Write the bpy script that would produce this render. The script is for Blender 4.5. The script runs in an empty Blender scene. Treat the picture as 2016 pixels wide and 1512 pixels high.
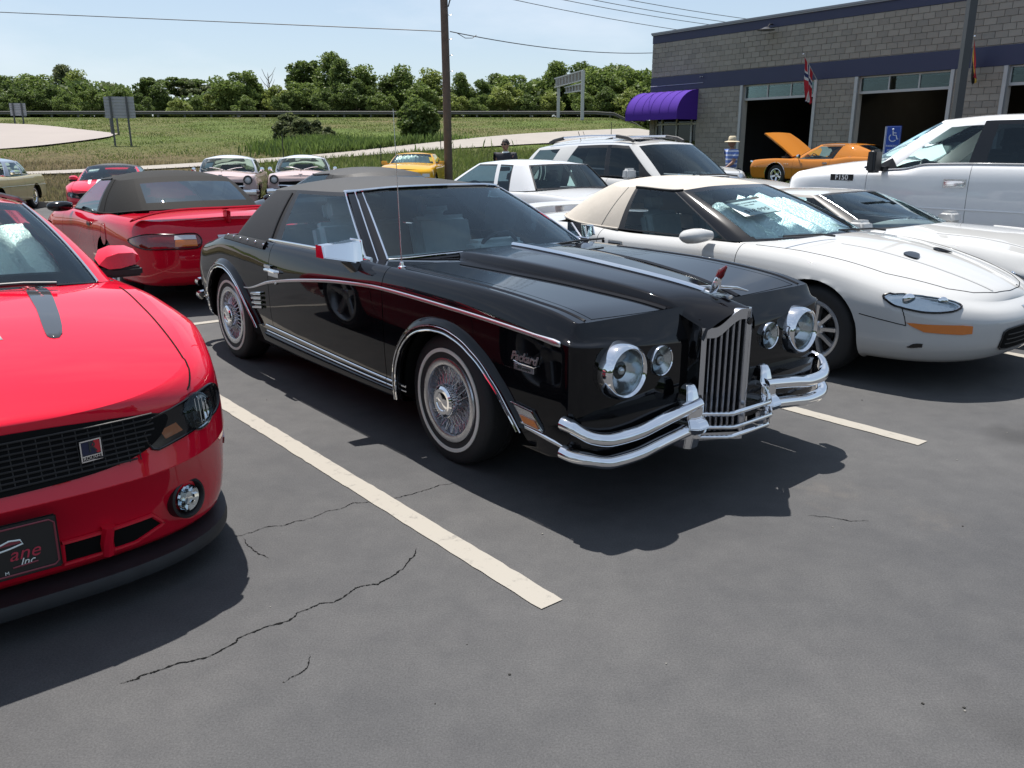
import bpy, bmesh, math, random
import numpy as np
from math import sin, cos, pi, radians, sqrt, atan2, tan
from mathutils import Vector, Matrix
random.seed(7); rng = np.random.default_rng(7)
SC = bpy.context.scene
COL = SC.collection
# ------------------------------------------------------------------ camera, sky, sun, exposure
CAM_H = 1.573
cd = bpy.data.cameras.new('camera'); cam = bpy.data.objects.new('camera', cd); COL.objects.link(cam)
cd.sensor_width = 36.0; cd.lens = 1640.0/2016.0*36.0; cd.clip_start = 0.05; cd.clip_end = 3000
cam.location = (0, 0, CAM_H); cam.rotation_euler = (radians(90)-math.atan((756-292)/1640.0), 0, 0)
SC.camera = cam
HO = np.array([-0.5814, 5.7240]); HYAW = radians(-50.889)      # the black coupe: mid-wheelbase and heading
EX = np.array([cos(HYAW), sin(HYAW)]); EY = np.array([-sin(HYAW), cos(HYAW)])
def H2W(hx, hy): p = HO + EX*hx + EY*hy; return float(p[0]), float(p[1])
# sun: shadows run 0.37 m forward and 0.06 m to the right of the coupe per metre of height
sd = EX*0.37 + EY*(-0.06); SUN = Vector((sd[0], sd[1], -1.0)).normalized()
sun_el = math.asin(-SUN.z); sun_az = atan2(-SUN.x, -SUN.y)
sl = bpy.data.lights.new('sun', 'SUN'); so = bpy.data.objects.new('sun', sl); COL.objects.link(so)
sl.energy = 4.6; sl.angle = radians(0.53); sl.color = (1.0, 0.955, 0.90)
so.rotation_euler = SUN.to_track_quat('-Z', 'Y').to_euler(); so.location = (0, 0, 40)
W = bpy.data.worlds.new('World'); SC.world = W; W.use_nodes = True
wt = W.node_tree; bg = wt.nodes['Background']
sky = wt.nodes.new('ShaderNodeTexSky'); sky.sky_type = 'NISHITA'; sky.sun_disc = False
sky.sun_elevation = sun_el; sky.sun_rotation = sun_az; sky.air_density = 1.0; sky.dust_density = 0.6; sky.ozone_density = 1.0
tc = wt.nodes.new('ShaderNodeTexCoord'); mp = wt.nodes.new('ShaderNodeMapping'); mp.inputs['Scale'].default_value = (1, 1, 3.2)
nz = wt.nodes.new('ShaderNodeTexNoise'); nz.inputs['Scale'].default_value = 3.1; nz.inputs['Detail'].default_value = 7; nz.inputs['Roughness'].default_value = 0.55
cr = wt.nodes.new('ShaderNodeValToRGB'); cr.color_ramp.elements[0].position = 0.50; cr.color_ramp.elements[1].position = 0.78
cr.color_ramp.elements[0].color = (0, 0, 0, 1); cr.color_ramp.elements[1].color = (0.6, 0.6, 0.6, 1)
mx = wt.nodes.new('ShaderNodeMix'); mx.data_type = 'RGBA'; mx.inputs[7].default_value = (6.2, 6.7, 7.4, 1)
wt.links.new(tc.outputs['Generated'], mp.inputs[0]); wt.links.new(mp.outputs[0], nz.inputs['Vector'])
wt.links.new(nz.outputs['Fac'], cr.inputs[0]); wt.links.new(cr.outputs[0], mx.inputs[0])
hz = wt.nodes.new('ShaderNodeMix'); hz.data_type = 'RGBA'; hz.inputs[0].default_value = 0.5; hz.inputs[7].default_value = (3.9, 4.6, 5.5, 1); wt.links.new(sky.outputs[0], hz.inputs[6]); wt.links.new(hz.outputs[2], mx.inputs[6]); wt.links.new(mx.outputs[2], bg.inputs[0])
bg.inputs[1].default_value = 0.088
SC.view_settings.view_transform = 'Standard'; SC.view_settings.look = 'None'
SC.view_settings.exposure = 0.72; SC.view_settings.gamma = 1.0; SC.view_settings.use_curve_mapping = False
SC.render.engine = 'CYCLES'
SC.cycles.use_denoising = True; SC.cycles.max_bounces = 8; SC.cycles.transparent_max_bounces = 24
SC.cycles.glossy_bounces = 4; SC.cycles.diffuse_bounces = 3; SC.cycles.caustics_reflective = False; SC.cycles.caustics_refractive = False
SC.cycles.sample_clamp_indirect = 8.0

# ------------------------------------------------------------------ helpers
def tag(o, label=None, cat=None, group=None, kind=None):
    if label: o['label'] = label
    if cat: o['category'] = cat
    if group: o['group'] = group
    if kind: o['kind'] = kind
    return o
def empty(name, loc=(0, 0, 0), rz=0.0, parent=None):
    o = bpy.data.objects.new(name, None); COL.objects.link(o); o.location = loc; o.rotation_euler = (0, 0, rz)
    o.empty_display_size = 0.3
    if parent: o.parent = parent
    return o
def link(name, me, parent=None, mat=None, loc=None, rot=None):
    o = bpy.data.objects.new(name, me); COL.objects.link(o)
    if parent: o.parent = parent
    if mat is not None and len(me.materials) == 0: me.materials.append(mat)
    if loc is not None: o.location = loc
    if rot is not None: o.rotation_euler = rot
    return o
def mesh(name, V, F, mat=None, parent=None, smooth=True, ang=40, mi=None, normals=None, loc=None, rot=None):
    me = bpy.data.meshes.new(name)
    me.from_pydata([tuple(map(float, v)) for v in V], [], [tuple(int(i) for i in f) for f in F])
    if isinstance(mat, (list, tuple)):
        for m in mat: me.materials.append(m)
    elif mat is not None: me.materials.append(mat)
    if mi is not None: me.polygons.foreach_set('material_index', np.asarray(mi, dtype=np.int32))
    if smooth:
        me.polygons.foreach_set('use_smooth', np.ones(len(F), dtype=bool))
        if normals is None and ang: me.set_sharp_from_angle(angle=radians(ang))
    me.update()
    if normals is not None:
        me.normals_split_custom_set_from_vertices([tuple(map(float, n)) for n in normals])
    return link(name, me, parent, None, loc, rot)
class MB:
    """collects simple solids into one mesh"""
    def __init__(s): s.V = []; s.F = []; s.M = []
    def add(s, V, F, m=0):
        b = len(s.V); s.V += [tuple(map(float, v)) for v in V]; s.F += [tuple(int(i)+b for i in f) for f in F]; s.M += [m]*len(F); return s
    def box(s, c, size, m=0, rot=None, taper=None):
        hx, hy, hz = [q/2 for q in size]
        P = [(-hx,-hy,-hz),(hx,-hy,-hz),(hx,hy,-hz),(-hx,hy,-hz),(-hx,-hy,hz),(hx,-hy,hz),(hx,hy,hz),(-hx,hy,hz)]
        if taper: P = [(x*(taper[0] if z > 0 else 1), y*(taper[1] if z > 0 else 1), z) for x, y, z in P]
        if rot is not None: P = [tuple(rot @ Vector(p)) for p in P]
        P = [(p[0]+c[0], p[1]+c[1], p[2]+c[2]) for p in P]
        return s.add(P, [(0,3,2,1),(4,5,6,7),(0,1,5,4),(1,2,6,5),(2,3,7,6),(3,0,4,7)], m)
    def tube(s, pts, r, n=8, m=0, cap=True, flat=None, up=(0, 0, 1)):
        V, F = tube_geo(pts, r, n, cap, flat, up); return s.add(V, F, m)
    def lathe(s, prof, n=32, m=0, axis='y', c=(0, 0, 0), rot=None):
        V, F = lathe_geo(prof, n, axis)
        if rot is not None: V = [tuple(rot @ Vector(v)) for v in V]
        V = [(v[0]+c[0], v[1]+c[1], v[2]+c[2]) for v in V]
        return s.add(V, F, m)
    def ball(s, c, r, n=12, m=0, sc=(1, 1, 1)):
        prof = [(r*sin(pi*i/n), -r*cos(pi*i/n)) for i in range(n+1)]
        V, F = lathe_geo(prof, 2*n, 'z'); V = [(v[0]*sc[0]+c[0], v[1]*sc[1]+c[1], v[2]*sc[2]+c[2]) for v in V]
        return s.add(V, F, m)
    def build(s, name, mat, parent=None, smooth=True, ang=35, loc=None, rot=None, bevel=None, seg=2):
        o = mesh(name, s.V, s.F, mat, parent, False, None, s.M if isinstance(mat, (list, tuple)) else None, None, loc, rot)
        me = o.data
        if bevel:
            bm = bmesh.new(); bm.from_mesh(me); bmesh.ops.remove_doubles(bm, verts=bm.verts, dist=1e-6)
            es = [e for e in bm.edges if len(e.link_faces) == 2 and e.calc_face_angle(0) > radians(28)]
            bmesh.ops.bevel(bm, geom=es, offset=bevel, segments=seg, affect='EDGES', clamp_overlap=True)
            bm.to_mesh(me); bm.free()
        if smooth:
            me.polygons.foreach_set('use_smooth', np.ones(len(me.polygons), dtype=bool)); me.set_sharp_from_angle(angle=radians(ang))
        me.update(); return o
def tube_geo(pts, r, n=8, cap=True, flat=None, up=(0, 0, 1)):
    P = [Vector(p) for p in pts]; N = len(P); V = []; F = []
    rr = r if hasattr(r, '__len__') else [r]*N
    up = Vector(up); prev = None
    for i in range(N):
        t = (P[min(i+1, N-1)]-P[max(i-1, 0)]); t = t.normalized() if t.length > 1e-9 else Vector((1, 0, 0))
        a = up - t*up.dot(t)
        if a.length < 0.15:
            q = prev if prev is not None else Vector((1, 0, 0) if abs(t.x) < .9 else (0, 1, 0)); a = q - t*q.dot(t)
        a.normalize(); b = t.cross(a); prev = a
        for k in range(n):
            th = 2*pi*k/n + (pi/n if n == 4 else 0); ca, sa = cos(th)*rr[i], sin(th)*rr[i]
            if flat: sa *= flat
            V.append(tuple(P[i]+a*ca+b*sa))
    for i in range(N-1):
        for k in range(n):
            F.append((i*n+k, i*n+(k+1) % n, (i+1)*n+(k+1) % n, (i+1)*n+k))
    if cap:
        F.append(tuple(range(n-1, -1, -1))); F.append(tuple((N-1)*n+k for k in range(n)))
    return V, F
def lathe_geo(prof, n=32, axis='y'):
    V = []; F = []; m = len(prof)
    for k in range(n):
        a = 2*pi*k/n
        for (r, h) in prof:
            r = max(r, 1e-5)
            if axis == 'y': V.append((r*cos(a), h, r*sin(a)))
            elif axis == 'x': V.append((h, r*cos(a), r*sin(a)))
            else: V.append((r*cos(a), r*sin(a), h))
    for k in range(n):
        for j in range(m-1):
            a, b = k*m+j, ((k+1) % n)*m+j
            F.append((a, a+1, b+1, b) if axis == 'y' else (a, b, b+1, a+1))
    return V, F
def pchip(xk, yk, x):
    xk = np.asarray(xk, float); yk = np.asarray(yk, float); x = np.asarray(x, float)
    if len(xk) == 1: return np.full_like(x, yk[0])
    h = np.diff(xk); d = np.diff(yk)/h; n = len(xk); m = np.zeros(n)
    if n == 2: m[:] = d[0]
    else:
        for i in range(1, n-1):
            if d[i-1]*d[i] > 0:
                w1 = 2*h[i]+h[i-1]; w2 = h[i]+2*h[i-1]; m[i] = (w1+w2)/(w1/d[i-1]+w2/d[i])
        def end(h0, h1, d0, d1):
            v = ((2*h0+h1)*d0-h0*d1)/(h0+h1)
            if v*d0 <= 0: return 0.0
            if d0*d1 <= 0 and abs(v) > 3*abs(d0): return 3*d0
            return v
        m[0] = end(h[0], h[1], d[0], d[1]); m[-1] = end(h[-1], h[-2], d[-1], d[-2])
    i = np.clip(np.searchsorted(xk, x)-1, 0, n-2); t = np.clip((x-xk[i])/h[i], 0, 1)
    return (2*t**3-3*t**2+1)*yk[i]+(t**3-2*t**2+t)*h[i]*m[i]+(-2*t**3+3*t**2)*yk[i+1]+(t**3-t**2)*h[i]*m[i+1]
def tab(T, x):
    T = sorted(T); return pchip([p[0] for p in T], [p[1] for p in T], x)
def smooth01(a, b, x):
    t = np.clip((np.asarray(x, float)-a)/(b-a), 0, 1); return t*t*(3-2*t)
def text_mesh(name, s, size, mat, parent=None, extrude=0.002, shear=0.0, loc=(0,0,0), rot=(0,0,0), M=None, align='CENTER', bold=0.0):
    c = bpy.data.curves.new(name, 'FONT'); c.body = s; c.size = size; c.extrude = extrude; c.shear = shear; c.align_x = align; c.align_y = 'CENTER'; c.offset = bold
    c.resolution_u = 3
    o = bpy.data.objects.new(name+'_tmp', c); COL.objects.link(o)
    dg = bpy.context.evaluated_depsgraph_get(); me = bpy.data.meshes.new_from_object(o.evaluated_get(dg))
    bpy.data.objects.remove(o); bpy.data.curves.remove(c); me.name = name; me.materials.clear()
    r = link(name, me, parent, mat, loc, rot)
    if M is not None: r.matrix_local = M
    return r
# ------------------------------------------------------------------ materials
def mat_new(name):
    m = bpy.data.materials.new(name); m.use_nodes = True; nt = m.node_tree; return m, nt, nt.nodes['Principled BSDF']
def setp(b, **k):
    for n, v in k.items():
        n = n.replace('_', ' ')
        if n in b.inputs:
            b.inputs[n].default_value = (*v, 1) if hasattr(v, '__len__') and len(v) == 3 and b.inputs[n].type == 'RGBA' else v
def M(name, col, rough=0.5, metal=0.0, coat=0.0, spec=0.5, noise=None, bump=None, nscale=20, **k):
    m, nt, b = mat_new(name); setp(b, Base_Color=col, Roughness=rough, Metallic=metal, Coat_Weight=coat, Specular_IOR_Level=spec, **k)
    if noise or bump:
        t = nt.nodes.new('ShaderNodeTexCoord'); n = nt.nodes.new('ShaderNodeTexNoise'); n.inputs['Scale'].default_value = nscale; n.inputs['Detail'].default_value = 5
        nt.links.new(t.outputs['Object'], n.inputs['Vector'])
        if noise:
            r = nt.nodes.new('ShaderNodeMix'); r.data_type = 'RGBA'
            r.inputs[6].default_value = (*[c*(1-noise) for c in col], 1); r.inputs[7].default_value = (*[min(1, c*(1+noise)) for c in col], 1)
            nt.links.new(n.outputs['Fac'], r.inputs[0]); nt.links.new(r.outputs[2], b.inputs['Base Color'])
        if bump:
            u = nt.nodes.new('ShaderNodeBump'); u.inputs['Strength'].default_value = bump; u.inputs['Distance'].default_value = 0.01
            nt.links.new(n.outputs['Fac'], u.inputs['Height']); nt.links.new(u.outputs[0], b.inputs['Normal'])
    return m
def paint(name, col, rough=0.35, flake=0.0, dust=0.04, metal=0.0, peel=0.0, cior=1.5):
    """car paint: base coat under a clear coat, a little road dust in the roughness"""
    m, nt, b = mat_new(name); setp(b, Base_Color=col, Roughness=rough, Metallic=metal, Coat_Weight=1.0, Coat_Roughness=0.03, Coat_IOR=cior, Specular_IOR_Level=(0.0 if metal == 0 else .5))
    t = nt.nodes.new('ShaderNodeTexCoord'); n = nt.nodes.new('ShaderNodeTexNoise'); n.inputs['Scale'].default_value = 9; n.inputs['Detail'].default_value = 8; n.inputs['Roughness'].default_value = .7
    nt.links.new(t.outputs['Object'], n.inputs['Vector'])
    mr = nt.nodes.new('ShaderNodeMapRange'); mr.inputs[1].default_value = .35; mr.inputs[2].default_value = .75; mr.inputs[3].default_value = .015; mr.inputs[4].default_value = .015+dust
    nt.links.new(n.outputs['Fac'], mr.inputs[0]); nt.links.new(mr.outputs[0], b.inputs['Coat Roughness'])
    if peel:
        n2 = nt.nodes.new('ShaderNodeTexNoise'); n2.inputs['Scale'].default_value = 3.0; n2.inputs['Detail'].default_value = 1
        nt.links.new(t.outputs['Object'], n2.inputs['Vector'])
        u = nt.nodes.new('ShaderNodeBump'); u.inputs['Strength'].default_value = peel; u.inputs['Distance'].default_value = 0.02
        nt.links.new(n2.outputs['Fac'], u.inputs['Height']); nt.links.new(u.outputs[0], b.inputs['Coat Normal'])
    return m
def glassmat(name, tint=(0.55, 0.62, 0.60), rough=0.0, ior=1.5, refl=1.0):
    m = bpy.data.materials.new(name); m.use_nodes = True; nt = m.node_tree; nt.nodes.clear()
    out = nt.nodes.new('ShaderNodeOutputMaterial'); mix = nt.nodes.new('ShaderNodeMixShader'); fr = nt.nodes.new('ShaderNodeFresnel'); fr.inputs[0].default_value = ior
    tr = nt.nodes.new('ShaderNodeBsdfTransparent'); tr.inputs[0].default_value = (*tint, 1)
    gl = nt.nodes.new('ShaderNodeBsdfGlossy'); gl.inputs[0].default_value = (refl*.80, refl*.94, refl, 1); gl.inputs[1].default_value = rough
    ad = nt.nodes.new('ShaderNodeMath'); ad.operation = 'MULTIPLY_ADD'; ad.inputs[1].default_value = 1.0; ad.inputs[2].default_value = 0.0; ad.use_clamp = True
    nt.links.new(fr.outputs[0], ad.inputs[0]); nt.links.new(ad.outputs[0], mix.inputs[0])
    nt.links.new(tr.outputs[0], mix.inputs[1]); nt.links.new(gl.outputs[0], mix.inputs[2]); nt.links.new(mix.outputs[0], out.inputs[0])
    return m
MT = {}
MT['chrome'] = M('chrome', (0.83, 0.84, 0.86), 0.05, 1.0)
MT['chrome_dull'] = M('chrome_dull', (0.62, 0.63, 0.66), 0.22, 1.0)
MT['alu'] = M('alu', (0.62, 0.63, 0.65), 0.3, 0.85)
MT['black_trim'] = M('black_trim', (0.012, 0.012, 0.013), 0.45)
MT['black_gloss'] = M('black_gloss', (0.006, 0.006, 0.007), 0.12)
MT['dark'] = M('dark_cavity', (0.008, 0.008, 0.008), 0.9, spec=0.1)
MT['rubber'] = M('rubber', (0.016, 0.016, 0.017), 0.7, bump=0.2, nscale=60)
MT['whitewall'] = M('whitewall', (0.72, 0.69, 0.62), 0.6, noise=0.05)
MT['fabric_black'] = M('fabric_black', (0.008, 0.008, 0.0085), 0.62, noise=0.25, bump=0.25, nscale=140)
MT['fabric_grey'] = M('fabric_grey', (0.011, 0.0105, 0.0098), 0.8, spec=.25, noise=0.2, bump=0.25, nscale=120)
MT['fabric_beige'] = M('fabric_beige', (0.44, 0.40, 0.345), 0.85, noise=0.10, bump=0.2, nscale=9)
MT['seat_dark'] = M('seat_dark', (0.06, 0.063, 0.066), 0.6, noise=.2)
MT['seat_grey'] = M('seat_grey', (0.30, 0.33, 0.33), 0.6, noise=.15)
MT['seat_pale'] = M('seat_pale', (0.52, 0.57, 0.57), 0.6, noise=.12)
MT['seat_tan'] = M('seat_tan', (0.30, 0.26, 0.2), 0.6, noise=.15)
MT['dash'] = M('dash', (0.10, 0.11, 0.11), 0.6, noise=.15)
MT['glass'] = glassmat('glass_green', (0.78, 0.88, 0.86))
MT['glass_blue'] = glassmat('glass_blue', (0.78, 0.91, 0.93))
MT['glass_rear'] = glassmat('glass_rear', (0.05, 0.06, 0.07), ior=2.6); MT['glass_mid'] = glassmat('glass_mid', (0.30, 0.38, 0.42), ior=1.8)
MT['glass_dark'] = glassmat('glass_dark', (0.10, 0.13, 0.15))
MT['glass_clear'] = glassmat('glass_clear', (0.9, 0.93, 0.93))
MT['lens_red'] = M('lens_red', (0.16, 0.004, 0.006), 0.1, coat=1)
MT['lens_amber'] = M('lens_amber', (0.62, 0.17, 0.015), 0.12, coat=1)
MT['lens_clear'] = M('lens_clear', (0.55, 0.57, 0.58), 0.08, coat=1)
MT['reflector'] = M('reflector', (0.66, 0.68, 0.71), 0.16, .85, bump=0.22, nscale=30)
MT['plate_white'] = M('plate_white', (0.6, 0.62, 0.66), 0.4, coat=.4)
MT['white_paper'] = M('white_paper', (0.75, 0.80, 0.78), 0.5)
MT['ink'] = M('ink', (0.03, 0.035, 0.03), 0.6)
MT['red_ink'] = M('red_ink', (0.5, 0.02, 0.03), 0.5)
MT['blue_ink'] = M('blue_ink', (0.02, 0.05, 0.35), 0.5)
# ------------------------------------------------------------------ car body machinery
def _hermite_cols(T, Y, js, ts, br):
    """T (nu,k) knots, Y (nu,k,3); samples in interval js at local ts; br = knots where the tangent breaks"""
    nu, k = T.shape; h = np.maximum(np.diff(T, axis=1), 1e-9); d = np.diff(Y, axis=1)/h[:, :, None]
    segs = []; a = 0
    for b in sorted(set(list(br)+[k-1])):
        if b > a: segs.append((a, b)); a = b
    ML = np.zeros((nu, k, 3)); MR = np.zeros((nu, k, 3))
    for a, b in segs:
        m = np.zeros((nu, b-a+1, 3)); dd = d[:, a:b]; hh = h[:, a:b, None]
        if b-a == 1: m[:, 0] = m[:, 1] = dd[:, 0]
        else:
            d0, d1 = dd[:, :-1], dd[:, 1:]; h0, h1 = hh[:, :-1], hh[:, 1:]
            w1 = 2*h1+h0; w2 = h1+2*h0; ok = d0*d1 > 0
            with np.errstate(divide='ignore', invalid='ignore'):
                mm = np.where(ok, (w1+w2)/(w1/np.where(ok, d0, 1)+w2/np.where(ok, d1, 1)), 0)
            m[:, 1:-1] = mm
            def end(h0, h1, d0, d1):
                v = ((2*h0+h1)*d0-h0*d1)/(h0+h1); v = np.where(v*d0 <= 0, 0, v)
                return np.where((d0*d1 <= 0) & (np.abs(v) > 3*np.abs(d0)), 3*d0, v)
            m[:, 0] = end(hh[:, 0], hh[:, 1], dd[:, 0], dd[:, 1]); m[:, -1] = end(hh[:, -1], hh[:, -2], dd[:, -1], dd[:, -2])
        MR[:, a:b] = m[:, :-1]; ML[:, a+1:b+1] = m[:, 1:]
    out = np.zeros((nu, len(js), 3))
    for q, (j, t) in enumerate(zip(js, ts)):
        if j >= k-1: out[:, q] = Y[:, k-1]; continue
        hh = h[:, j, None]; t2, t3 = t*t, t*t*t
        out[:, q] = (2*t3-3*t2+1)*Y[:, j]+(t3-2*t2+t)*hh*MR[:, j]+(-2*t3+3*t2)*Y[:, j+1]+(t3-t2)*hh*ML[:, j+1]
    return out
def grid_mesh(P, lab, normals_out=True):
    """P (nu,nv,3), lab (nu-1,nv-1) object labels or None -> {label: (V,F,N)} with shared smooth normals"""
    nu, nv = P.shape[:2]; flat = P.reshape(-1, 3)
    key = np.round(flat/2e-5).astype(np.int64)
    _, first, inv = np.unique(key, axis=0, return_index=True, return_inverse=True); inv = inv.reshape(-1)
    V = flat[first]; N = np.zeros_like(V)
    pieces = {}
    I = inv.reshape(nu, nv)
    a, b, c, d = I[:-1, :-1], I[1:, :-1], I[1:, 1:], I[:-1, 1:]
    n = np.cross(V[c]-V[a], V[d]-V[b])
    for q in (a, b, c, d): np.add.at(N, q.reshape(-1), n.reshape(-1, 3))
    L = np.linalg.norm(N, axis=1); L[L == 0] = 1; N = N/L[:, None]
    for i in range(nu-1):
        for j in range(nv-1):
            l = lab[i, j]
            if l is None: continue
            f = [a[i, j], b[i, j], c[i, j], d[i, j]]; g = []
            for x in f:
                if x not in g: g.append(x)
            if len(g) >= 3: pieces.setdefault(l, []).append(g)
    out = {}
    for l, F in pieces.items():
        used = sorted({x for f in F for x in f}); mp = {x: k for k, x in enumerate(used)}
        out[l] = (V[used], [[mp[x] for x in f] for f in F], N[used])
    return out
def arch_r(a, th):
    xw, zw, R, sl = a[:4]; th = np.asarray(th, float); d = np.degrees(th)
    c, s_ = np.abs(np.cos(th)), np.abs(np.sin(th))
    base = np.where(np.sin(th) >= 0, R, R/np.maximum(c-sl*s_, 0.08))
    if len(a) > 4 and a[4] is not None:
        T = a[4]; f = np.interp(d, [p[0] for p in T], [p[1] for p in T]); base = np.where((d > -75) & (d < T[-1][0]), f, base)
    return base
def shell(G, XA, XB, zc, fr=(0.97, 0.85, 0.65, 0.42, 0.2, 0.0), step=0.03, ncap=18, creases=(), gaps=(), panels=(), hole=None, arches=(), archv=99, nv=5, deckp=2.0, gap=0.006, skip=None, fine=None, vfine={}):
    ng = len(G); X = list(np.arange(XA, XB+1e-6, (XB-XA)/max(2, round((XB-XA)/step))))
    for p in panels:
        for x in (p['x0'], p['x1']): X += [x-gap/2, x+gap/2]
    if hole: X += [hole[0], hole[1]]
    for a in arches: X += list(np.arange(a[0]-a[2]-.06, a[0]+a[2]+(.36 if len(a) > 4 else .06), 0.014))
    X = [x for x in X if XA <= x <= XB]; X = np.array(sorted(X)); X = X[np.concatenate([[True], np.diff(X) > 0.002])]
    th0 = np.linspace(0, pi/2, 400); e = 2/4.0; rx, ry = 0.35*np.sin(th0)**e, 0.9*np.cos(th0)**e
    s = np.concatenate([[0], np.cumsum(np.hypot(np.diff(rx), np.diff(ry)))]); th = np.interp(np.linspace(0, s[-1], ncap+1), s, th0)
    nu = len(X)+2*ncap; C = np.zeros((nu, ng, 3)); Xp = np.concatenate([np.full(ncap, XA-9), X, np.full(ncap, XB+9)])
    for j, g in enumerate(G):
        nr, nf = g.get('nr', 4.0), g.get('nf', 4.0)
        xr = XA-(XA-g['xr'])*np.sin(th[1:])**(2/nr); cr_ = np.cos(th[1:])**(2/nr); cr_[-1] = 0
        xf = XB+(g['xf']-XB)*np.sin(th[1:])**(2/nf); cf_ = np.cos(th[1:])**(2/nf); cf_[-1] = 0
        x = np.concatenate([xr[::-1], X, xf]); c = np.concatenate([cr_[::-1], np.ones(len(X)), cf_])
        C[:, j, 0] = x; C[:, j, 1] = tab(g['w'], x)*c; C[:, j, 2] = tab(g['z'], x)
        if 'cz' in g:   # height change towards the middle of the nose
            C[-ncap:, j, 2] += g['cz']*(1-cf_)
        if 'czr' in g: C[:ncap, j, 2] += g['czr']*(1-cr_[::-1])
    E = C[:, -1]; D = []
    zmid = tab(zc, E[:, 0]); zmid = E[:, 2]+(zmid-E[:, 2])*smooth01(0, .45, E[:, 1])
    for f in fr:
        q = E.copy(); q[:, 1] = E[:, 1]*f; q[:, 2] = E[:, 2]+(zmid-E[:, 2])*(1-f**deckp); D.append(q)
    C = np.concatenate([C, np.stack(D, 1)], 1); k = C.shape[1]
    T = np.concatenate([np.zeros((nu, 1)), np.cumsum(np.maximum(np.linalg.norm(np.diff(C, axis=1), axis=2), 1e-6), axis=1)], 1)
    mid = len(X)//2+ncap; hm = np.diff(T[mid]); js = []; ts = []
    for j in range(k-1):
        n = vfine.get(j, nv); t = list(np.linspace(0, 1, n+1)[:-1]); ep = min(.3, 0.003/max(hm[j], 1e-3))
        if j in gaps or j in creases: t.append(ep)
        if j+1 in gaps or j+1 in creases: t.append(1-ep)
        t = sorted(t); js += [j]*len(t); ts += t
    js.append(k-1); ts.append(0.0)
    P = _hermite_cols(T, C, js, ts, creases); vp = np.array(js)+np.array(ts)
    # wheel openings
    inside = np.zeros(P.shape[:2], bool); aid = np.full(P.shape[:2], -1)
    for ai, ar in enumerate(arches):
        dx, dz = P[..., 0]-ar[0], P[..., 2]-ar[1]
        ins = (np.hypot(dx, dz) < arch_r(ar, np.arctan2(dz, dx))) & (vp[None, :] < archv) & (P[..., 1] > 0.4) & (np.abs(dx) < 1.0)
        inside |= ins; aid[ins] = ai
    nvv = len(vp)
    full = np.concatenate([P*[1, 1, 1], P[:, -2::-1]*[1, -1, 1]], 1)   # left half (+y) rocker..centre, then right half
    insf = np.concatenate([inside, inside[:, -2::-1]], 1); aidf = np.concatenate([aid, aid[:, -2::-1]], 1); vf = np.concatenate([vp, vp[-2::-1]])
    cellin = insf[:-1, :-1] & insf[1:, :-1] & insf[1:, 1:] & insf[:-1, 1:]
    for i, j in zip(*np.where(insf)):
        c = [cellin[a, b] for a in (i-1, i) for b in (j-1, j) if 0 <= a < cellin.shape[0] and 0 <= b < cellin.shape[1]]
        if all(c): continue
        ar = arches[aidf[i, j]]; p = full[i, j]; dx, dz = p[0]-ar[0], p[2]-ar[1]
        r = math.hypot(dx, dz); tgt = float(arch_r(ar, atan2(dz, dx)))
        if r > 1e-4 and abs(tgt-r) < 0.08: full[i, j, 0] = ar[0]+dx*tgt/r; full[i, j, 2] = ar[1]+dz*tgt/r
    lab = np.empty((nu-1, full.shape[1]-1), object); eps = 1e-4
    Xc = (Xp[:-1]+Xp[1:])/2; Xc[ncap-1] = XA-5; Xc[nu-1-ncap] = XB+5
    vc = (vf[:-1]+vf[1:])/2; half = len(vp)-1
    gi = {}
    for g in gaps: gi[g] = 0.3
    for i in range(nu-1):
        for j in range(full.shape[1]-1):
            if cellin[i, j]: continue
            x, v, side = Xc[i], vc[j], ('L' if j < half else 'R')
            if hole and hole[0] < x < hole[1] and v > hole[2]: continue
            if skip and skip(x, v): continue
            l = 'body'
            for p in panels:
                if p['x0']-gap/2 < x < p['x1']+gap/2:
                    e0 = 0.003/hm[int(p['v0'])] if p['v0'] < k-1 else 0; 
                    lo_out = p['v0']-min(.3, 0.003/max(hm[max(int(p['v0'])-1, 0)], 1e-3))-1e-6 if p['v0'] in gaps else p['v0']
                    lo_in = p['v0']+min(.3, 0.003/max(hm[min(int(p['v0']), k-2)], 1e-3)) if p['v0'] in gaps else p['v0']
                    hi = p['v1']
                    if lo_out < v < hi:
                        inn = p['x0']+gap/2 < x < p['x1']-gap/2 and v > lo_in
                        l = ((p['name'], side) if p.get('sides', True) else (p['name'], '')) if inn else None
                        break
            lab[i, j] = l
    return grid_mesh(full, lab), dict(P=P, vp=vp, Xp=Xp, C=C)
def surf_pt(info, x, v, side=1, off=0.0):
    """point on the shell at station x and guide coordinate v, pushed out by off"""
    P, vp, Xp = info['P'], info['vp'], info['Xp']
    i = int(np.argmin(np.abs(Xp-x))); 
    if Xp[i] > x and i > 0: i -= 1
    i = min(i, len(Xp)-2); a = 0 if abs(Xp[i+1]-Xp[i]) > 5 else (x-Xp[i])/(Xp[i+1]-Xp[i])
    j = int(np.clip(np.searchsorted(vp, v)-1, 0, len(vp)-2)); b = (v-vp[j])/(vp[j+1]-vp[j])
    A = P[i]*(1-a)+P[i+1]*a; p = A[j]*(1-b)+A[j+1]*b
    du = P[i+1, j]-P[i, j]; dv = A[j+1]-A[j]; n = np.cross(du, dv); L = np.linalg.norm(n)
    n = n/L if L > 0 else np.array([0, 1, 0]);  n = n if n[1] >= 0 or n[2] > 0 else -n
    if n[1] < 0 and abs(n[1]) > abs(n[2]): n = -n
    p = p+n*off; return np.array([p[0], p[1]*side, p[2]])
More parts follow.
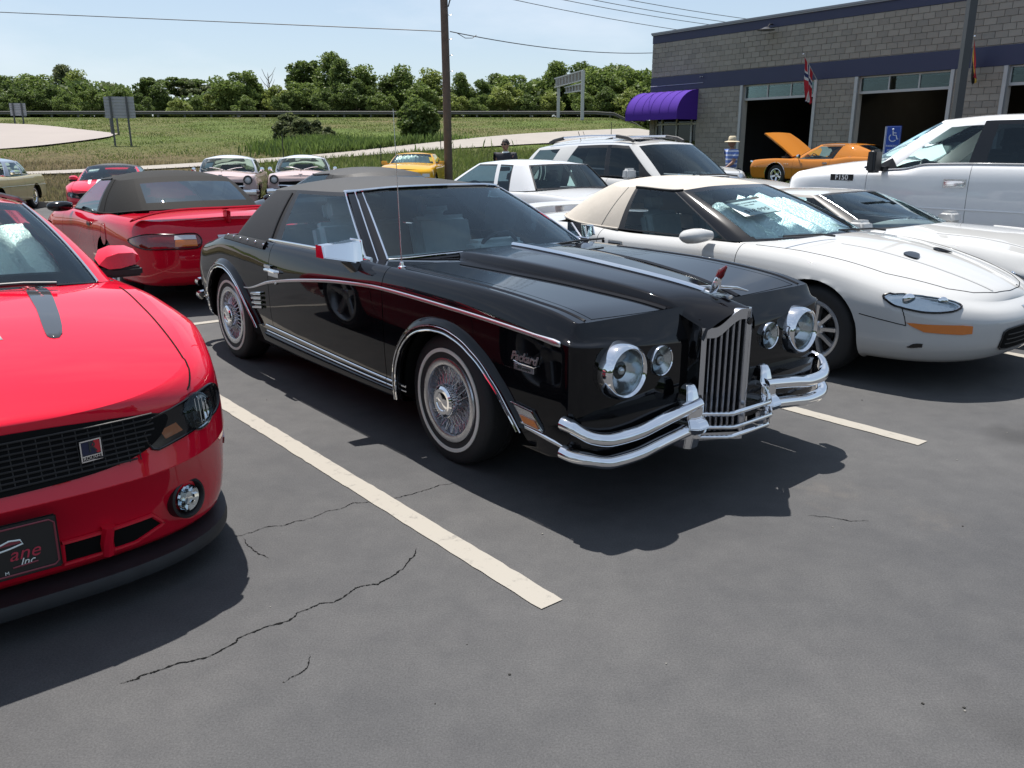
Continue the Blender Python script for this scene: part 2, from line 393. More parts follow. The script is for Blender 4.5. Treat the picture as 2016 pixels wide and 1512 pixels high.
def side_y(info, x, z, off=0.0):
    """half width of the body side at (x, z)"""
    P, vp, Xp = info['P'], info['vp'], info['Xp']; i = int(np.argmin(np.abs(Xp-x))); col = P[i]
    m = int(np.argmax(col[:, 2])) + 1; c = col[:max(m, 2)]; zz = np.maximum.accumulate(c[:, 2]+np.arange(len(c))*1e-7)
    return float(np.interp(z, zz, c[:, 1]))+off
def nose_x(info, y, z):
    """x of the front face at (y, z)"""
    P = info['P']; n = len(info['Xp']); best = None; col = []
    F = P[n-20:]; pts = F.reshape(-1, 3); d = (pts[:, 1]-abs(y))**2+(pts[:, 2]-z)**2
    k = np.argsort(d)[:6]; w = 1/(d[k]+1e-6); return float((pts[k, 0]*w).sum()/w.sum())
class Green:
    def __init__(s, kb, kt, crown, bulge=0.0, creases=(), n=8, nt=12, fr=(0.985, 0.94, 0.8, 0.6, 0.4, 0.2, 0.0), marg=(), tm=(), deckp=2.2):
        s.kb = np.array(kb, float); s.kt = np.array(kt, float); k = len(kb)
        s.S = np.concatenate([[0], np.cumsum(np.linalg.norm(np.diff(s.kb, axis=0), axis=1)*.5+np.linalg.norm(np.diff(s.kt, axis=0), axis=1)*.5)])
        s.cre = list(creases); u = set()
        for i in range(k-1):
            for q in np.linspace(s.S[i], s.S[i+1], n+1): u.add(round(float(q), 5))
        for (key, d) in marg: u.add(round(float(s.S[key]+d), 5))
        s.u = np.array(sorted(u)); s.bulge = bulge
        t = set(np.round(np.linspace(0, 1, nt+1), 5)); t |= {round(float(q), 5) for q in tm}; s.t = np.array(sorted(t))
        B, Tp = s.ev(s.kb, s.u), s.ev(s.kt, s.u); s.B, s.T = B, Tp
        d = Tp-B; tang = np.gradient(B, axis=0); nrm = np.cross(tang, d); L = np.linalg.norm(nrm, axis=1); L[L == 0] = 1; nrm /= L[:, None]
        cen = B[:, :2].mean(0); sg = np.sign((nrm[:, 0]*(B[:, 0]-cen[0])+nrm[:, 1]*B[:, 1])); nrm *= np.where(sg == 0, 1, sg)[:, None]
        tt = s.t[None, :, None]; s.P = B[:, None]*(1-tt)+Tp[:, None]*tt+nrm[:, None]*(bulge*4*tt*(1-tt))
        s.nrm = nrm
        D = []
        xh, xr_ = Tp[0, 0], Tp[-1, 0]; q_ = np.clip((Tp[:, 0]-xh)/(xr_-xh), 0, 1)
        zmid = Tp[0, 2]+(Tp[-1, 2]-Tp[0, 2])*q_+crown*(1-np.abs(2*q_-1)**3.0)
        for f in fr[0:]:
            q = Tp.copy(); q[:, 1] *= f; q[:, 2] = Tp[:, 2]+(zmid-Tp[:, 2])*(1-f**deckp); D.append(q)
        s.D = np.stack([Tp]+D, 1)
    def ev(s, K, u):
        u = np.clip(u, 0, s.S[-1]); out = np.zeros((len(u), 3)); br = [0]+sorted(s.cre)+[len(K)-1]
        for a, b in zip(br[:-1], br[1:]):
            m = (u >= s.S[a]-1e-9) & (u <= s.S[b]+1e-9)
            for c in range(3): out[m, c] = pchip(s.S[a:b+1], K[a:b+1, c], u[m])
        return out
    def at(s, u, t, side=1, off=0.0):
        b = s.ev(s.kb, np.array([u]))[0]; p = s.ev(s.kt, np.array([u]))[0]; i = int(np.argmin(np.abs(s.u-u)))
        q = b*(1-t)+p*t+s.nrm[i]*(s.bulge*4*t*(1-t)+off); return np.array([q[0], q[1]*side, q[2]])
    def pieces(s, segs, frame='frame'):
        """segs: dicts k0,k1,name,m0,m1,t0,t1,frame,cr(corner radius)"""
        nu, nt = len(s.u), len(s.t); uc = (s.u[:-1]+s.u[1:])/2; tc_ = (s.t[:-1]+s.t[1:])/2
        out = {}
        for side in (1, -1):
            lab = np.empty((nu-1, nt-1), object)
            for i in range(nu-1):
                for g in segs:
                    a, b = s.S[g['k0']], s.S[g['k1']]
                    if a <= uc[i] <= b:
                        for j in range(nt-1):
                            l = g.get('frame', frame)
                            if g.get('name') and a+g.get('m0', 0) < uc[i] < b-g.get('m1', 0) and g.get('t0', 0) < tc_[j] < g.get('t1', 1):
                                ok = True; c = g.get('cr', 0)
                                if c:
                                    hgt = np.linalg.norm(s.T[i]-s.B[i]); x0 = 9 if g['k0'] == 0 else uc[i]-a-g.get('m0', 0); x1 = 9 if g['k1'] == len(s.S)-1 else b-g.get('m1', 0)-uc[i]; y0 = (tc_[j]-g.get('t0', 0))*hgt; y1 = (g.get('t1', 1)-tc_[j])*hgt
                                    dx, dy = min(x0, x1), min(y0, y1)
                                    if dx < c and dy < c and math.hypot(c-dx, c-dy) > c: ok = False
                                if ok: l = g['name'] if g.get('whole') else (g['name'], 'L' if side > 0 else 'R')
                            lab[i, j] = l
                        break
            P = s.P*[1, side, 1]
            if side > 0: P = P[:, ::-1]; lab = lab[:, ::-1]
            for l, (V, F, N) in grid_mesh(P, lab).items():
                if l in out:
                    V0, F0, N0 = out[l]; b0 = len(V0); out[l] = (np.concatenate([V0, V]), F0+[[x+b0 for x in f] for f in F], np.concatenate([N0, N]))
                else: out[l] = (V, F, N)
        D = np.concatenate([s.D*[1, 1, 1], s.D[:, -2::-1]*[1, -1, 1]], 1)
        lab = np.full((nu-1, D.shape[1]-1), 'roof', object)
        out['roof'] = grid_mesh(D, lab)['roof']
        return out
def fixn(V, F, N, up=None):
    """flip faces whose winding disagrees with outward normals"""
    V = np.asarray(V); c = V.mean(0); s = 0
    for f in F[::max(1, len(F)//200)]:
        n = np.cross(V[f[1]]-V[f[0]], V[f[2]]-V[f[0]]); s += np.dot(n, V[f[0]]-c-np.array([0, 0, -.3]))
    return F if s >= 0 else [f[::-1] for f in F]
def emit(name, piece, mat, parent, solid=None):
    V, F, N = piece
    Vy = np.asarray(V)[:, 1]
    if (np.abs(Vy) > 1e-3).all() and Vy.min() < 0 < Vy.max():      # left and right pieces become two objects
        for sg in (1, -1):
            idx = np.where(Vy*sg > 0)[0]; mp = {int(k): i for i, k in enumerate(idx)}; Fs = [[mp[x] for x in f] for f in F if f[0] in mp]
            r = emit(name, (np.asarray(V)[idx], Fs, np.asarray(N)[idx]), mat, parent)
        return r
    V = np.asarray(V); N = np.asarray(N).copy()
    # orient: each face normal should look away from the car's inner axis
    FN = [np.cross(V[f[2]]-V[f[0]], V[f[-1]]-V[f[1]]) if len(f) == 4 else np.cross(V[f[1]]-V[f[0]], V[f[2]]-V[f[0]]) for f in F]
    F2 = []; s = 0.0
    for f, n in zip(F, FN): s += float(np.dot(n, N[f[0]]))
    c = np.array([np.clip(V[:, 0].mean(), -1.2, 1.2), 0, 0.55]); o = float(((V-c)*N).sum())
    if o < 0: N = -N; s = -s
    if s < 0: F = [f[::-1] for f in F]
    return mesh(name, V, F, mat, parent, True, None, None, N)
# ---------------- wheels
WHEELS = {}
MT['spoke'] = M('spoke', (0.60, 0.61, 0.64), .26, 1.0)
def wheel_data(style, R, rr, wd):
    """meshes of one wheel, axis along y, outer face at -y; list of (name, mesh)"""
    key = (style, R, rr, wd)
    if key in WHEELS: return WHEELS[key]
    parts = []; h = wd/2
    sw = R-rr
    prof = [(rr-.012, h*.82), (rr+.006, h*.9), (rr+sw*.35, h), (R-.035, h*.97), (R-.012, h*.86), (R-.004, h*.72)]
    for q in (.55, .30): prof += [(R, h*(q+.05)), (R, h*(q-.02)), (R-.008, h*(q-.03)), (R-.008, h*(q-.08)), (R, h*(q-.09))]
    prof += [(R, -h*.1), (R, -h*.62), (R-.004, -h*.72), (R-.012, -h*.86), (R-.035, -h*.97), (rr+sw*.35, -h), (rr+.006, -h*.9), (rr-.012, -h*.82)]
    t = MB().lathe(prof, 48); o = t.build('wheel', MT['rubber'], None, True, 50); parts.append(('wheel', o.data, MT['rubber'])); bpy.data.objects.remove(o)
    def part(name, mb, mat, **k):
        o = mb.build(name, mat, None, **k); parts.append((name, o.data, mat)); bpy.data.objects.remove(o)
    if style == 'wire':
        b = MB(); y0 = -h-.0025; a0, a1 = rr+.048, rr+.068
        b.lathe([(a0, y0+.002), (a0+.001, y0-.002), (a1-.001, y0-.0015), (a1, y0+.003)], 64); part('whitewall', b, MT['whitewall'])
        b = MB(); b.lathe([(rr-.02, h*.6), (rr-.03, -h*.2), (rr-.028, -h*.75), (rr-.018, -h*.98), (rr-.002, -h*1.03), (rr+.016, -h*1.0), (rr+.02, -h*.93)], 64)
        b.lathe([(0.02, -h*.15), (rr*.6, -h*.05), (rr-.03, -h*.2)], 40)
        part('rim', b, MT['spoke'])
        b = MB(); n = 24
        for k in range(n):
            for sgn in (1, -1):
                for (ri, ro, yi, yo, tw) in ((.056, rr-.026, -h*1.02, -h*.60, .42), (.06, rr-.028, -h*.45, -h*.86, .30)):
                    a = 2*pi*k/n+(0 if sgn > 0 else pi/n); a2 = a+sgn*tw
                    b.tube([(ri*cos(a), yi, ri*sin(a)), (ro*cos(a2), yo, ro*sin(a2))], .0024, 5, cap=False)
        part('wire_spokes', b, MT['spoke'])
        b = MB(); b.lathe([(.085, -h*.70), (.083, -h*1.12), (.078, -h*1.28), (.066, -h*1.37), (.05, -h*1.36), (.046, -h*1.32), (.03, -h*1.34), (0, -h*1.36)], 40)
        for k in range(40):
            a = 2*pi*k/40; b.box((.0845*cos(a), -h*1.05, .0845*sin(a)), (.004, h*.4, .005), rot=Matrix.Rotation(-a, 3, 'Y'))
        part('hubcap', b, MT['chrome'])
    elif style in ('five', 'ten', 'magnum', 'seven'):
        mt = MT['alu'] if style != 'magnum' else MT['chrome_dull']
        b = MB(); b.lathe([(rr-.03, h*.7), (rr-.045, -h*.3), (rr-.03, -h*.8), (rr-.012, -h*.95), (rr+.004, -h*.93), (rr+.008, -h*.88)], 48)
        n = {'five': 5, 'ten': 10, 'magnum': 5, 'seven': 7}[style]
        b.lathe([(0, -h*.62), (.035, -h*.64), (.055, -h*.60), (.07, -h*.5), (.075, -h*.3)], 28)
        for k in range(n):
            a = 2*pi*k/n; Rm = Matrix.Rotation(-a, 3, 'Y')
            wi, wo = {'five': (.075, .06), 'ten': (.03, .032), 'magnum': (.06, .075), 'seven': (.045, .04)}[style]
            offs = (-.022, .022) if style == 'ten' else (0,)
            pts = []
            prof = [(.05, -h*.60), (rr*.5, -h*.66), (rr-.03, -h*.80)]
            V = []; F = []
            for (r, y) in prof:
                w = wi+(wo-wi)*(r/rr); 
                for (sx, dy) in ((-w/2, .012), (-w/2*.8, 0), (w/2*.8, 0), (w/2, .012), (w/2*.9, .04), (-w/2*.9, .04)): V.append(tuple(Rm @ Vector((r, y+dy, sx))))
            for q in range(2):
                for z in range(6): F.append((q*6+z, q*6+(z+1) % 6, (q+1)*6+(z+1) % 6, (q+1)*6+z))
            b.add(V, F)
        part('rim', b, mt)
        b = MB(); b.lathe([(0, h*.1), (rr-.05, h*.1)], 32); b.lathe([(0.0, -.02), (rr*.62, -.02), (rr*.62, 0.02), (0, .02)], 32); part('brake_disc', b, MT['black_trim'])
        if style == 'magnum':
            b = MB(); b.lathe([(rr-.012, -h*.96), (rr-.006, -h*1.0), (rr+.006, -h*.98), (rr+.010, -h*.9)], 48); part('trim_ring', b, MT['chrome'])
    elif style == 'dish':
        b = MB(); b.lathe([(rr+.008, -h*.88), (rr-.01, -h*.98), (rr-.03, -h*.8), (rr*.55, -h*.95), (rr*.3, -h*.8), (.05, -h*1.05), (0, -h*1.1)], 40); part('hubcap', b, MT['chrome'])
        b = MB(); y0 = -h-.0025; b.lathe([(rr+.02, y0+.004), (rr+.021, y0-.001), (rr+.055, y0-.001), (rr+.056, y0+.004)], 48); part('whitewall', b, MT['whitewall'])
    WHEELS[key] = parts; return parts
def add_wheels(root, xs, yt, style, R, rr, wd, steer=0.0, only=None):
    for i, x in enumerate(xs):
        for sd_ in (-1, 1):
            parts = wheel_data(style, R, rr, wd); first = None
            for nm, me, mt in parts:
                o = link(nm, me, first or root, None)
                if first is None:
                    first = o; o.location = (x, sd_*yt, R*0.985); o.rotation_euler = (random.uniform(0, 1.2)*0, 0, (0 if sd_ < 0 else pi)+(steer if i == 0 else 0))
                    o.rotation_euler[1] = random.uniform(0, 6)
def tub(root, info, arches, zf, zb, xc, xr, hw, xa, xb, R, yin=0.50, name='underbody'):
    """floor pan, firewall, trunk wall and wheel wells: dark sheet metal that closes the body from below and inside"""
    b = MB()
    b.box(((xa+xb)/2, 0, zf-.04), (xb-xa, 2*yin, .08)); b.box(((xc+xr)/2, 0, zf-.03), (xc-xr, 2*hw, .06))
    b.box((xc+.03, 0, (zf+zb)/2), (.05, 2*hw, zb-zf)); b.box((xr-.03, 0, (zf+zb)/2), (.05, 2*hw, zb-zf))
    for s in (1, -1):
        b.box(((xc+xr)/2, s*(hw+.01), (zf+zb)/2-.02), (xc-xr, .03, zb-zf-.04))
        for ar in arches:
            xw, zw, Ra = ar[:3]; yo = min(side_y(info, xw, zw+Ra*.9), side_y(info, xw+Ra, .32), side_y(info, xw-Ra, .32), side_y(info, xw+Ra*.8, .30))-.03; V = []; F = []; n = 20
            for k in range(n+1):
                a = -0.35+(pi+.7)*k/n; ra = min(float(arch_r(ar, a if a < pi else a-2*pi)), Ra+.35)+.02; x, z = xw+ra*cos(a), max(zw+ra*sin(a), .27)
                V += [(x, s*yo, z), (x, s*yin, z)]
            V.append((xw, s*yin, zw))
            for k in range(n): F += [(2*k, 2*k+1, 2*k+3, 2*k+2), (2*k+1, 2*n+2, 2*k+3)]
            b.add(V, F)
    return b.build(name, MT['dark'], root, False)
def seat(root, x, y, z, w, mat, h=0.62, name='seat', head=True, rake=0.28):
    b = MB(); b.box((x+.05, y, z+.12), (.50, w, .16)); b.box((x-.24-h*.5*sin(rake)*.8, y, z+.16+h*.5), (.14, w*.96, h), rot=Matrix.Rotation(-rake, 3, 'Y'))
    if head: b.box((x-.30-h*sin(rake), y, z+.22+h), (.10, w*.5, .17), rot=Matrix.Rotation(-rake, 3, 'Y'))
    return b.build(name, mat, root, True, 40, bevel=.045, seg=3)
def steering(root, x, y, z, r=0.185, mat=None, tilt=0.42):
    b = MB(); Rm = Matrix.Rotation(-(pi/2-tilt)+pi/2, 3, 'Y'); pts = []
    for k in range(25):
        a = 2*pi*k/24; pts.append(tuple(Vector((x, y, z))+Matrix.Rotation(tilt, 3, 'Y') @ Vector((0, r*cos(a), r*sin(a)))))
    b.tube(pts, .014, 8, cap=False); q = Matrix.Rotation(tilt, 3, 'Y')
    for a in (0.1, pi-.1, -pi/2): b.tube([tuple(Vector((x, y, z))+q @ Vector((.02, 0, 0))), tuple(Vector((x, y, z))+q @ Vector((0, r*cos(a), r*sin(a))))], .016, 6)
    b.tube([tuple(Vector((x, y, z))+q @ Vector((.0, 0, 0))), tuple(Vector((x, y, z))+q @ Vector((.4, 0, -.05)))], .03, 8)
    return b.build('steering_wheel', mat or MT['black_trim'], root)
def dashboard(root, x0, x1, hw, z, mat, y0=0):
    b = MB(); b.box(((x0+x1)/2, 0, z-.07), (x1-x0, 2*hw, .14)); b.box((x0+.03, 0, z-.22), (.12, 2*hw*.96, .34)); b.box((x0-.01, y0, z+.0), (.16, .42, .10))
    return b.build('dashboard', mat, root, True, 40, bevel=.03, seg=3)
def arch_pts(info, ar, side, a0, a1, n, dr=0.0, off=0.0):
    out = []
    for k in range(n+1):
        a = radians(a0+(a1-a0)*k/n); r = float(arch_r(ar, a if a <= pi else a-2*pi))+dr; x, z = ar[0]+r*cos(a), ar[1]+r*sin(a)
        out.append((x, side*(side_y(info, x, max(z, .28))+off), z))
    return out
def strip(name, rows, mat, parent, smooth=True, ang=60, thick=None):
    V = [p for r in rows for p in r]; m = len(rows[0]); F = []
    for i in range(len(rows)-1):
        for j in range(m-1): F.append((i*m+j, i*m+j+1, (i+1)*m+j+1, (i+1)*m+j))
    return mesh(name, V, F, mat, parent, smooth, ang)
def flare(info, ar, a0, a1, side, parent, mat, w=0.06, out=0.035, name='fender_flare', n=40):
    rows = [arch_pts(info, ar, side, a0, a1, n, d, o) for d, o in ((.004, -.02), (.0, out*.8), (.006, out), (.02, out*.97), (w*.6, out*.75), (w*.9, out*.2), (w*1.02, -.01))]
    return strip(name, rows, mat, parent)
def seam(root, pts, r=.003, name='panel_seam'):
    return MB().tube(pts, r, 5).build(name, MT['dark'], root)
# ------------------------------------------------------------------ ground, lot, slope
def hero_xy(x, y): d = np.stack([np.asarray(x, float)-HO[0], np.asarray(y, float)-HO[1]], -1); return d@EX, d@EY
LOT_Y = 26.6
def lot_z(x, y):
    hx, hy = hero_xy(x, y)
    return .40*smooth01(12, 23, hy) - .20*smooth01(2, 9, -np.asarray(x, float))*smooth01(12, 20, y)
def hill(y): return np.interp(y, [0, 27, 33, 40, 46, 53, 60, 68, 76, 85, 92, 110, 160, 400, 1500], [-.1, -.1, .05, .36, .95, 1.62, 2.3, 3.1, 3.85, 4.45, 4.6, 4.8, 5.5, 8, 14])
def gz(x, y):
    x = np.asarray(x, float); y = np.asarray(y, float)
    h = hill(y)*smooth01(-70, -45, -np.abs(x-5)*.5) if False else hill(y)
    hx, hy = hero_xy(x, y); base = lot_z(x, y)
    m = smooth01(26.6, 30, y)
    r = smooth01(9, 16, x)            # the building stands on level ground
    return base*(1-m)+(h*(1-r*.6)+base*r*.6*(hy < 60))*m
def node_ground():
    m, nt, b = mat_new('asphalt'); t = nt.nodes.new('ShaderNodeTexCoord'); L = nt.links.new
    def noise(sc, det=6, ro=.6, d=0):
        n = nt.nodes.new('ShaderNodeTexNoise'); n.inputs['Scale'].default_value = sc; n.inputs['Detail'].default_value = det; n.inputs['Roughness'].default_value = ro; n.inputs['Distortion'].default_value = d
        L(t.outputs['Object'], n.inputs['Vector']); return n
    def ramp(n, a, b_, c0, c1):
        r = nt.nodes.new('ShaderNodeValToRGB'); r.color_ramp.elements[0].position = a; r.color_ramp.elements[1].position = b_; r.color_ramp.elements[0].color = (*c0, 1); r.color_ramp.elements[1].color = (*c1, 1); L(n.outputs['Fac'], r.inputs[0]); return r
    def mix(mode, f, a, c):
        x = nt.nodes.new('ShaderNodeMix'); x.data_type = 'RGBA'; x.blend_type = mode
        if isinstance(f, float): x.inputs[0].default_value = f
        else: L(f, x.inputs[0])
        L(a, x.inputs[6]); 
        if isinstance(c, tuple): x.inputs[7].default_value = (*c, 1)
        else: L(c, x.inputs[7])
        return x.outputs[2]
    base = ramp(noise(.55, 8, .62), .3, .7, (.054, .055, .058), (.088, .087, .086)).outputs[0]
    fine = ramp(noise(150, 3, .85), .35, .72, (.70, .70, .70), (1.32, 1.32, 1.32)).outputs[0]
    c = mix('MULTIPLY', 1.0, base, fine)
    mid = ramp(noise(6, 7, .7), .32, .7, (.84, .84, .85), (1.12, 1.11, 1.1)).outputs[0]; c = mix('MULTIPLY', .9, c, mid)
    tan_ = ramp(noise(.9, 6, .65, .4), .60, .74, (0, 0, 0), (1, 1, 1)); tan2 = ramp(noise(9, 5, .7), .4, .75, (0, 0, 0), (.75, .75, .75)); f = mix('MULTIPLY', 1.0, tan_.outputs[0], tan2.outputs[0])
    c = mix('MIX', f, c, (.14, .12, .10))
    scuff = ramp(noise(2.3, 9, .72, 1.2), .66, .74, (0, 0, 0), (.5, .5, .5)); c = mix('MIX', scuff.outputs[0], c, (.14, .14, .14))
    oil = ramp(noise(.8, 3, .5), .28, .36, (.45, .45, .45), (1, 1, 1)); c = mix('MULTIPLY', .7, c, oil.outputs[0])
    L(c, b.inputs['Base Color']); b.inputs['Roughness'].default_value = .82; b.inputs['Specular IOR Level'].default_value = .35
    u = nt.nodes.new('ShaderNodeBump'); u.inputs['Strength'].default_value = .3; u.inputs['Distance'].default_value = .004
    L(noise(170, 4, .8).outputs['Fac'], u.inputs['Height']); L(u.outputs[0], b.inputs['Normal']); return m
def node_grass():
    m, nt, b = mat_new('grass'); t = nt.nodes.new('ShaderNodeTexCoord'); L = nt.links.new
    def noise(sc, det=6, ro=.6, sx=1):
        mp_ = nt.nodes.new('ShaderNodeMapping'); mp_.inputs['Scale'].default_value = (sx, 1, 1); L(t.outputs['Object'], mp_.inputs[0])
        n = nt.nodes.new('ShaderNodeTexNoise'); n.inputs['Scale'].default_value = sc; n.inputs['Detail'].default_value = det; n.inputs['Roughness'].default_value = ro; L(mp_.outputs[0], n.inputs['Vector']); return n
    r = nt.nodes.new('ShaderNodeValToRGB'); E_ = r.color_ramp.elements; E_[0].position = .30; E_[0].color = (.19, .15, .085, 1); E_[1].position = .68; E_[1].color = (.14, .195, .045, 1)
    e = E_.new(.44); e.color = (.15, .155, .06, 1); e = E_.new(.55); e.color = (.115, .165, .04, 1)
    L(noise(.11, 8, .68, .55).outputs['Fac'], r.inputs[0])
    r2 = nt.nodes.new('ShaderNodeValToRGB'); r2.color_ramp.elements[0].position = .3; r2.color_ramp.elements[1].position = .72; r2.color_ramp.elements[0].color = (.45, .45, .42, 1); r2.color_ramp.elements[1].color = (1.45, 1.4, 1.3, 1); L(noise(2.2, 9, .78).outputs['Fac'], r2.inputs[0])
    x = nt.nodes.new('ShaderNodeMix'); x.data_type = 'RGBA'; x.blend_type = 'MULTIPLY'; x.inputs[0].default_value = 1; sp = nt.nodes.new('ShaderNodeSeparateXYZ'); L(t.outputs['Object'], sp.inputs[0])
    def mr(o, a, c):
        q = nt.nodes.new('ShaderNodeMapRange'); q.interpolation_type = 'SMOOTHSTEP'; q.inputs[1].default_value = a; q.inputs[2].default_value = c; q.inputs[3].default_value = 1; q.inputs[4].default_value = 0; L(o, q.inputs[0]); return q.outputs[0]
    mu_ = nt.nodes.new('ShaderNodeMath'); mu_.operation = 'MULTIPLY'; L(mr(sp.outputs[0], -19, -4), mu_.inputs[0]); L(mr(sp.outputs[1], 44, 62), mu_.inputs[1]); mv = nt.nodes.new('ShaderNodeMath'); mv.operation = 'MULTIPLY'; L(mu_.outputs[0], mv.inputs[0]); nb = noise(.35, 7, .7); L(nb.outputs['Fac'], mv.inputs[1]); mw = nt.nodes.new('ShaderNodeMath'); mw.operation = 'MULTIPLY'; mw.use_clamp = True; mw.inputs[1].default_value = 1.6; L(mv.outputs[0], mw.inputs[0])
    dry = nt.nodes.new('ShaderNodeMix'); dry.data_type = 'RGBA'; L(mw.outputs[0], dry.inputs[0]); L(r.outputs[0], dry.inputs[6]); dry.inputs[7].default_value = (.165, .125, .07, 1)
    L(dry.outputs[2], x.inputs[6]); L(r2.outputs[0], x.inputs[7]); L(x.outputs[2], b.inputs['Base Color'])
    b.inputs['Roughness'].default_value = .9; b.inputs['Specular IOR Level'].default_value = .15
    u = nt.nodes.new('ShaderNodeBump'); u.inputs['Strength'].default_value = 1; u.inputs['Distance'].default_value = .25; L(noise(5, 6, .8).outputs['Fac'], u.inputs['Height']); L(u.outputs[0], b.inputs['Normal']); return m
MT['asphalt'] = node_ground(); MT['grass'] = node_grass()
MT['concrete'] = M('concrete', (.27, .245, .215), .85, noise=.14, nscale=1.2)
MT['concrete_pink'] = M('concrete_pink', (.27, .235, .212), .85, noise=.10, nscale=.3)
MT['kerb'] = M('kerb', (.36, .34, .29), .85, noise=.2, nscale=3)
def height_grid(name, xs, ys, fz, mat):
    X, Y = np.meshgrid(xs, ys, indexing='ij'); Z = fz(X, Y); V = np.stack([X, Y, Z], -1).reshape(-1, 3); n, m = len(xs), len(ys)
    F = [(i*m+j, (i+1)*m+j, (i+1)*m+j+1, i*m+j+1) for i in range(n-1) for j in range(m-1)]
    o = mesh(name, V, F, mat, None, True, None); return o
xs = np.concatenate([np.linspace(-300, -40, 12), np.linspace(-36, 40, 77), np.linspace(45, 300, 10)]); ys = np.concatenate([np.linspace(-200, -12, 12), np.linspace(-10, 26.6, 60)])
tag(height_grid('parking_lot', xs, ys, lambda X, Y: lot_z(X, Y), MT['asphalt']), kind='structure')
xs2 = np.concatenate([np.linspace(-900, -80, 14), np.linspace(-75, 60, 100), np.linspace(65, 900, 14)]); ys2 = np.concatenate([np.linspace(26.6, 95, 90), np.linspace(100, 160, 12), np.array([220, 400, 800, 1500])])
def slope_z(X, Y):
    r = np.random.default_rng(3); bump = .045*np.sin(X*.9+1.3*np.sin(Y*.5))*np.sin(Y*.7+.8*np.cos(X*.35))*smooth01(29, 36, Y)*(1-smooth01(80, 86, Y)); return gz(X, Y)+bump-.012*(Y < 26.7)
tag(height_grid('grass_slope', xs2, ys2, slope_z, MT['grass']), kind='structure')
# asphalt continues beside the building
# kerb along the far edge of the lot
b = MB()
for i in range(60):
    x0, x1 = -50+i*.9, -50+(i+1)*.9-.012; z = float(lot_z((x0+x1)/2, 26.4)); b.box(((x0+x1)/2, 26.55, z+.07), (x1-x0, .18, .20))
tag(b.build('kerb', MT['kerb'], None, True, 30, bevel=.02), kind='structure')
ROADS = []
def strip_road(name, path, mat, lift=.06, nsub=12):
    P = np.array(path, float); k = len(P); tt = np.linspace(0, k-1, (k-1)*nsub+1); C = np.stack([pchip(range(k), P[:, c], tt) for c in range(4)], 1); rows = []
    for f in np.linspace(0, 1, 5): x = C[:, 0]*(1-f)+C[:, 2]*f; y = C[:, 1]*(1-f)+C[:, 3]*f; rows.append([(a, c, float(gz(a, c))+lift) for a, c in zip(x, y)])
    ROADS.append([p[:2] for p in rows[0]]+[p[:2] for p in rows[-1]][::-1])
    return tag(strip(name, rows, mat, None, True, None), kind='structure')
strip_road('ramp_road', [(-23, 39.3, -23.5, 40.4), (-17.4, 41.6, -18, 43), (-10.1, 46.0, -11, 48), (-4, 51.0, -5.2, 55.2), (2.5, 55, .5, 61.5), (10, 58.5, 9, 66.5), (20, 63, 19, 71)], MT['concrete'], .10)
strip_road('loop_road', [(-27.6, 59.6, -28.0, 61.8), (-28.6, 54.5, -33, 66), (-31, 50.5, -40, 71), (-45, 47, -48, 73), (-80, 44, -80, 74)], MT['concrete_pink'], .10)
# highway beyond: deck edge and guard rail
strip_road('highway', [(-160, 86, -160, 95), (0, 86, 0, 95), (160, 86, 160, 95)], M('old_road', (.20, .195, .19), .9), .12, 20)
gr = empty('guard_rail', (0, 85.4, 0)); tag(gr, 'long galvanised guard rail along the top of the grass slope', 'guard rail')
rail = M('galvanised', (.10, .098, .092), .7, .2); z = float(gz(0, 85.4))
rows = [[(x, 0+o, float(gz(x, 85.4))+.45+h) for x in np.linspace(-120, 60, 91)] for o, h in ((0, -.16), (-.05, -.10), (0, 0), (-.05, .10), (0, .16))]
strip('rail', rows, rail, gr, True, 30)
for i in range(60): x = -110+i*2.6; MB().box((x, .1, float(gz(x, 85.4))+.25), (.14, .14, .75)).build('post', rail, gr, False)
# parking lines: painted sheets 4 mm above the asphalt
ml, nt, bb = mat_new('line_paint'); tcn = nt.nodes.new('ShaderNodeTexCoord'); nn = nt.nodes.new('ShaderNodeTexNoise'); nn.inputs['Scale'].default_value = 14; nn.inputs['Detail'].default_value = 10; nn.inputs['Roughness'].default_value = .75; nt.links.new(tcn.outputs['Object'], nn.inputs['Vector'])
rr_ = nt.nodes.new('ShaderNodeValToRGB'); rr_.color_ramp.elements[0].position = .24; rr_.color_ramp.elements[1].position = .44; rr_.color_ramp.elements[0].color = (.11, .105, .10, 1); rr_.color_ramp.elements[1].color = (.30, .278, .24, 1); nt.links.new(nn.outputs['Fac'], rr_.inputs[0]); nt.links.new(rr_.outputs[0], bb.inputs['Base Color']); bb.inputs['Roughness'].default_value = .8
def line(hx0, hx1, hy, w=.105, seed=0):
    r = random.Random(seed); V = []; n = int((hx1-hx0)/.05)
    for i in range(n+1):
        h = hx0+(hx1-hx0)*i/n
        for s in (-1, 1): x, y = H2W(h, hy+s*(w/2+r.uniform(-.003, .003))); V.append((x, y, float(lot_z(x, y))+.004))
    tag(mesh('parking_line', V, [(2*i, 2*i+2, 2*i+3, 2*i+1) for i in range(n)], ml, None, False), kind='structure')
for k_, (a, c, hy) in enumerate(((-2.9, 2.84, -1.375), (-2.9, 2.87, 1.345), (-2.9, 2.85, 3.97), (-2.9, 2.85, 6.75), (-2.9, 2.85, -4.1), (-8.6, -3.05, 1.36), (-8.6, -3.05, -1.36), (-8.6, -3.05, 4.0))): line(a, c, hy, seed=k_)
V = []; 
for hy0, hy1 in ((-4.2, 7),):
    n = 120
    for i in range(n+1):
        for s in (-1, 1): x, y = H2W(-2.95+s*.05, hy0+(hy1-hy0)*i/n); V.append((x, y, .0042))
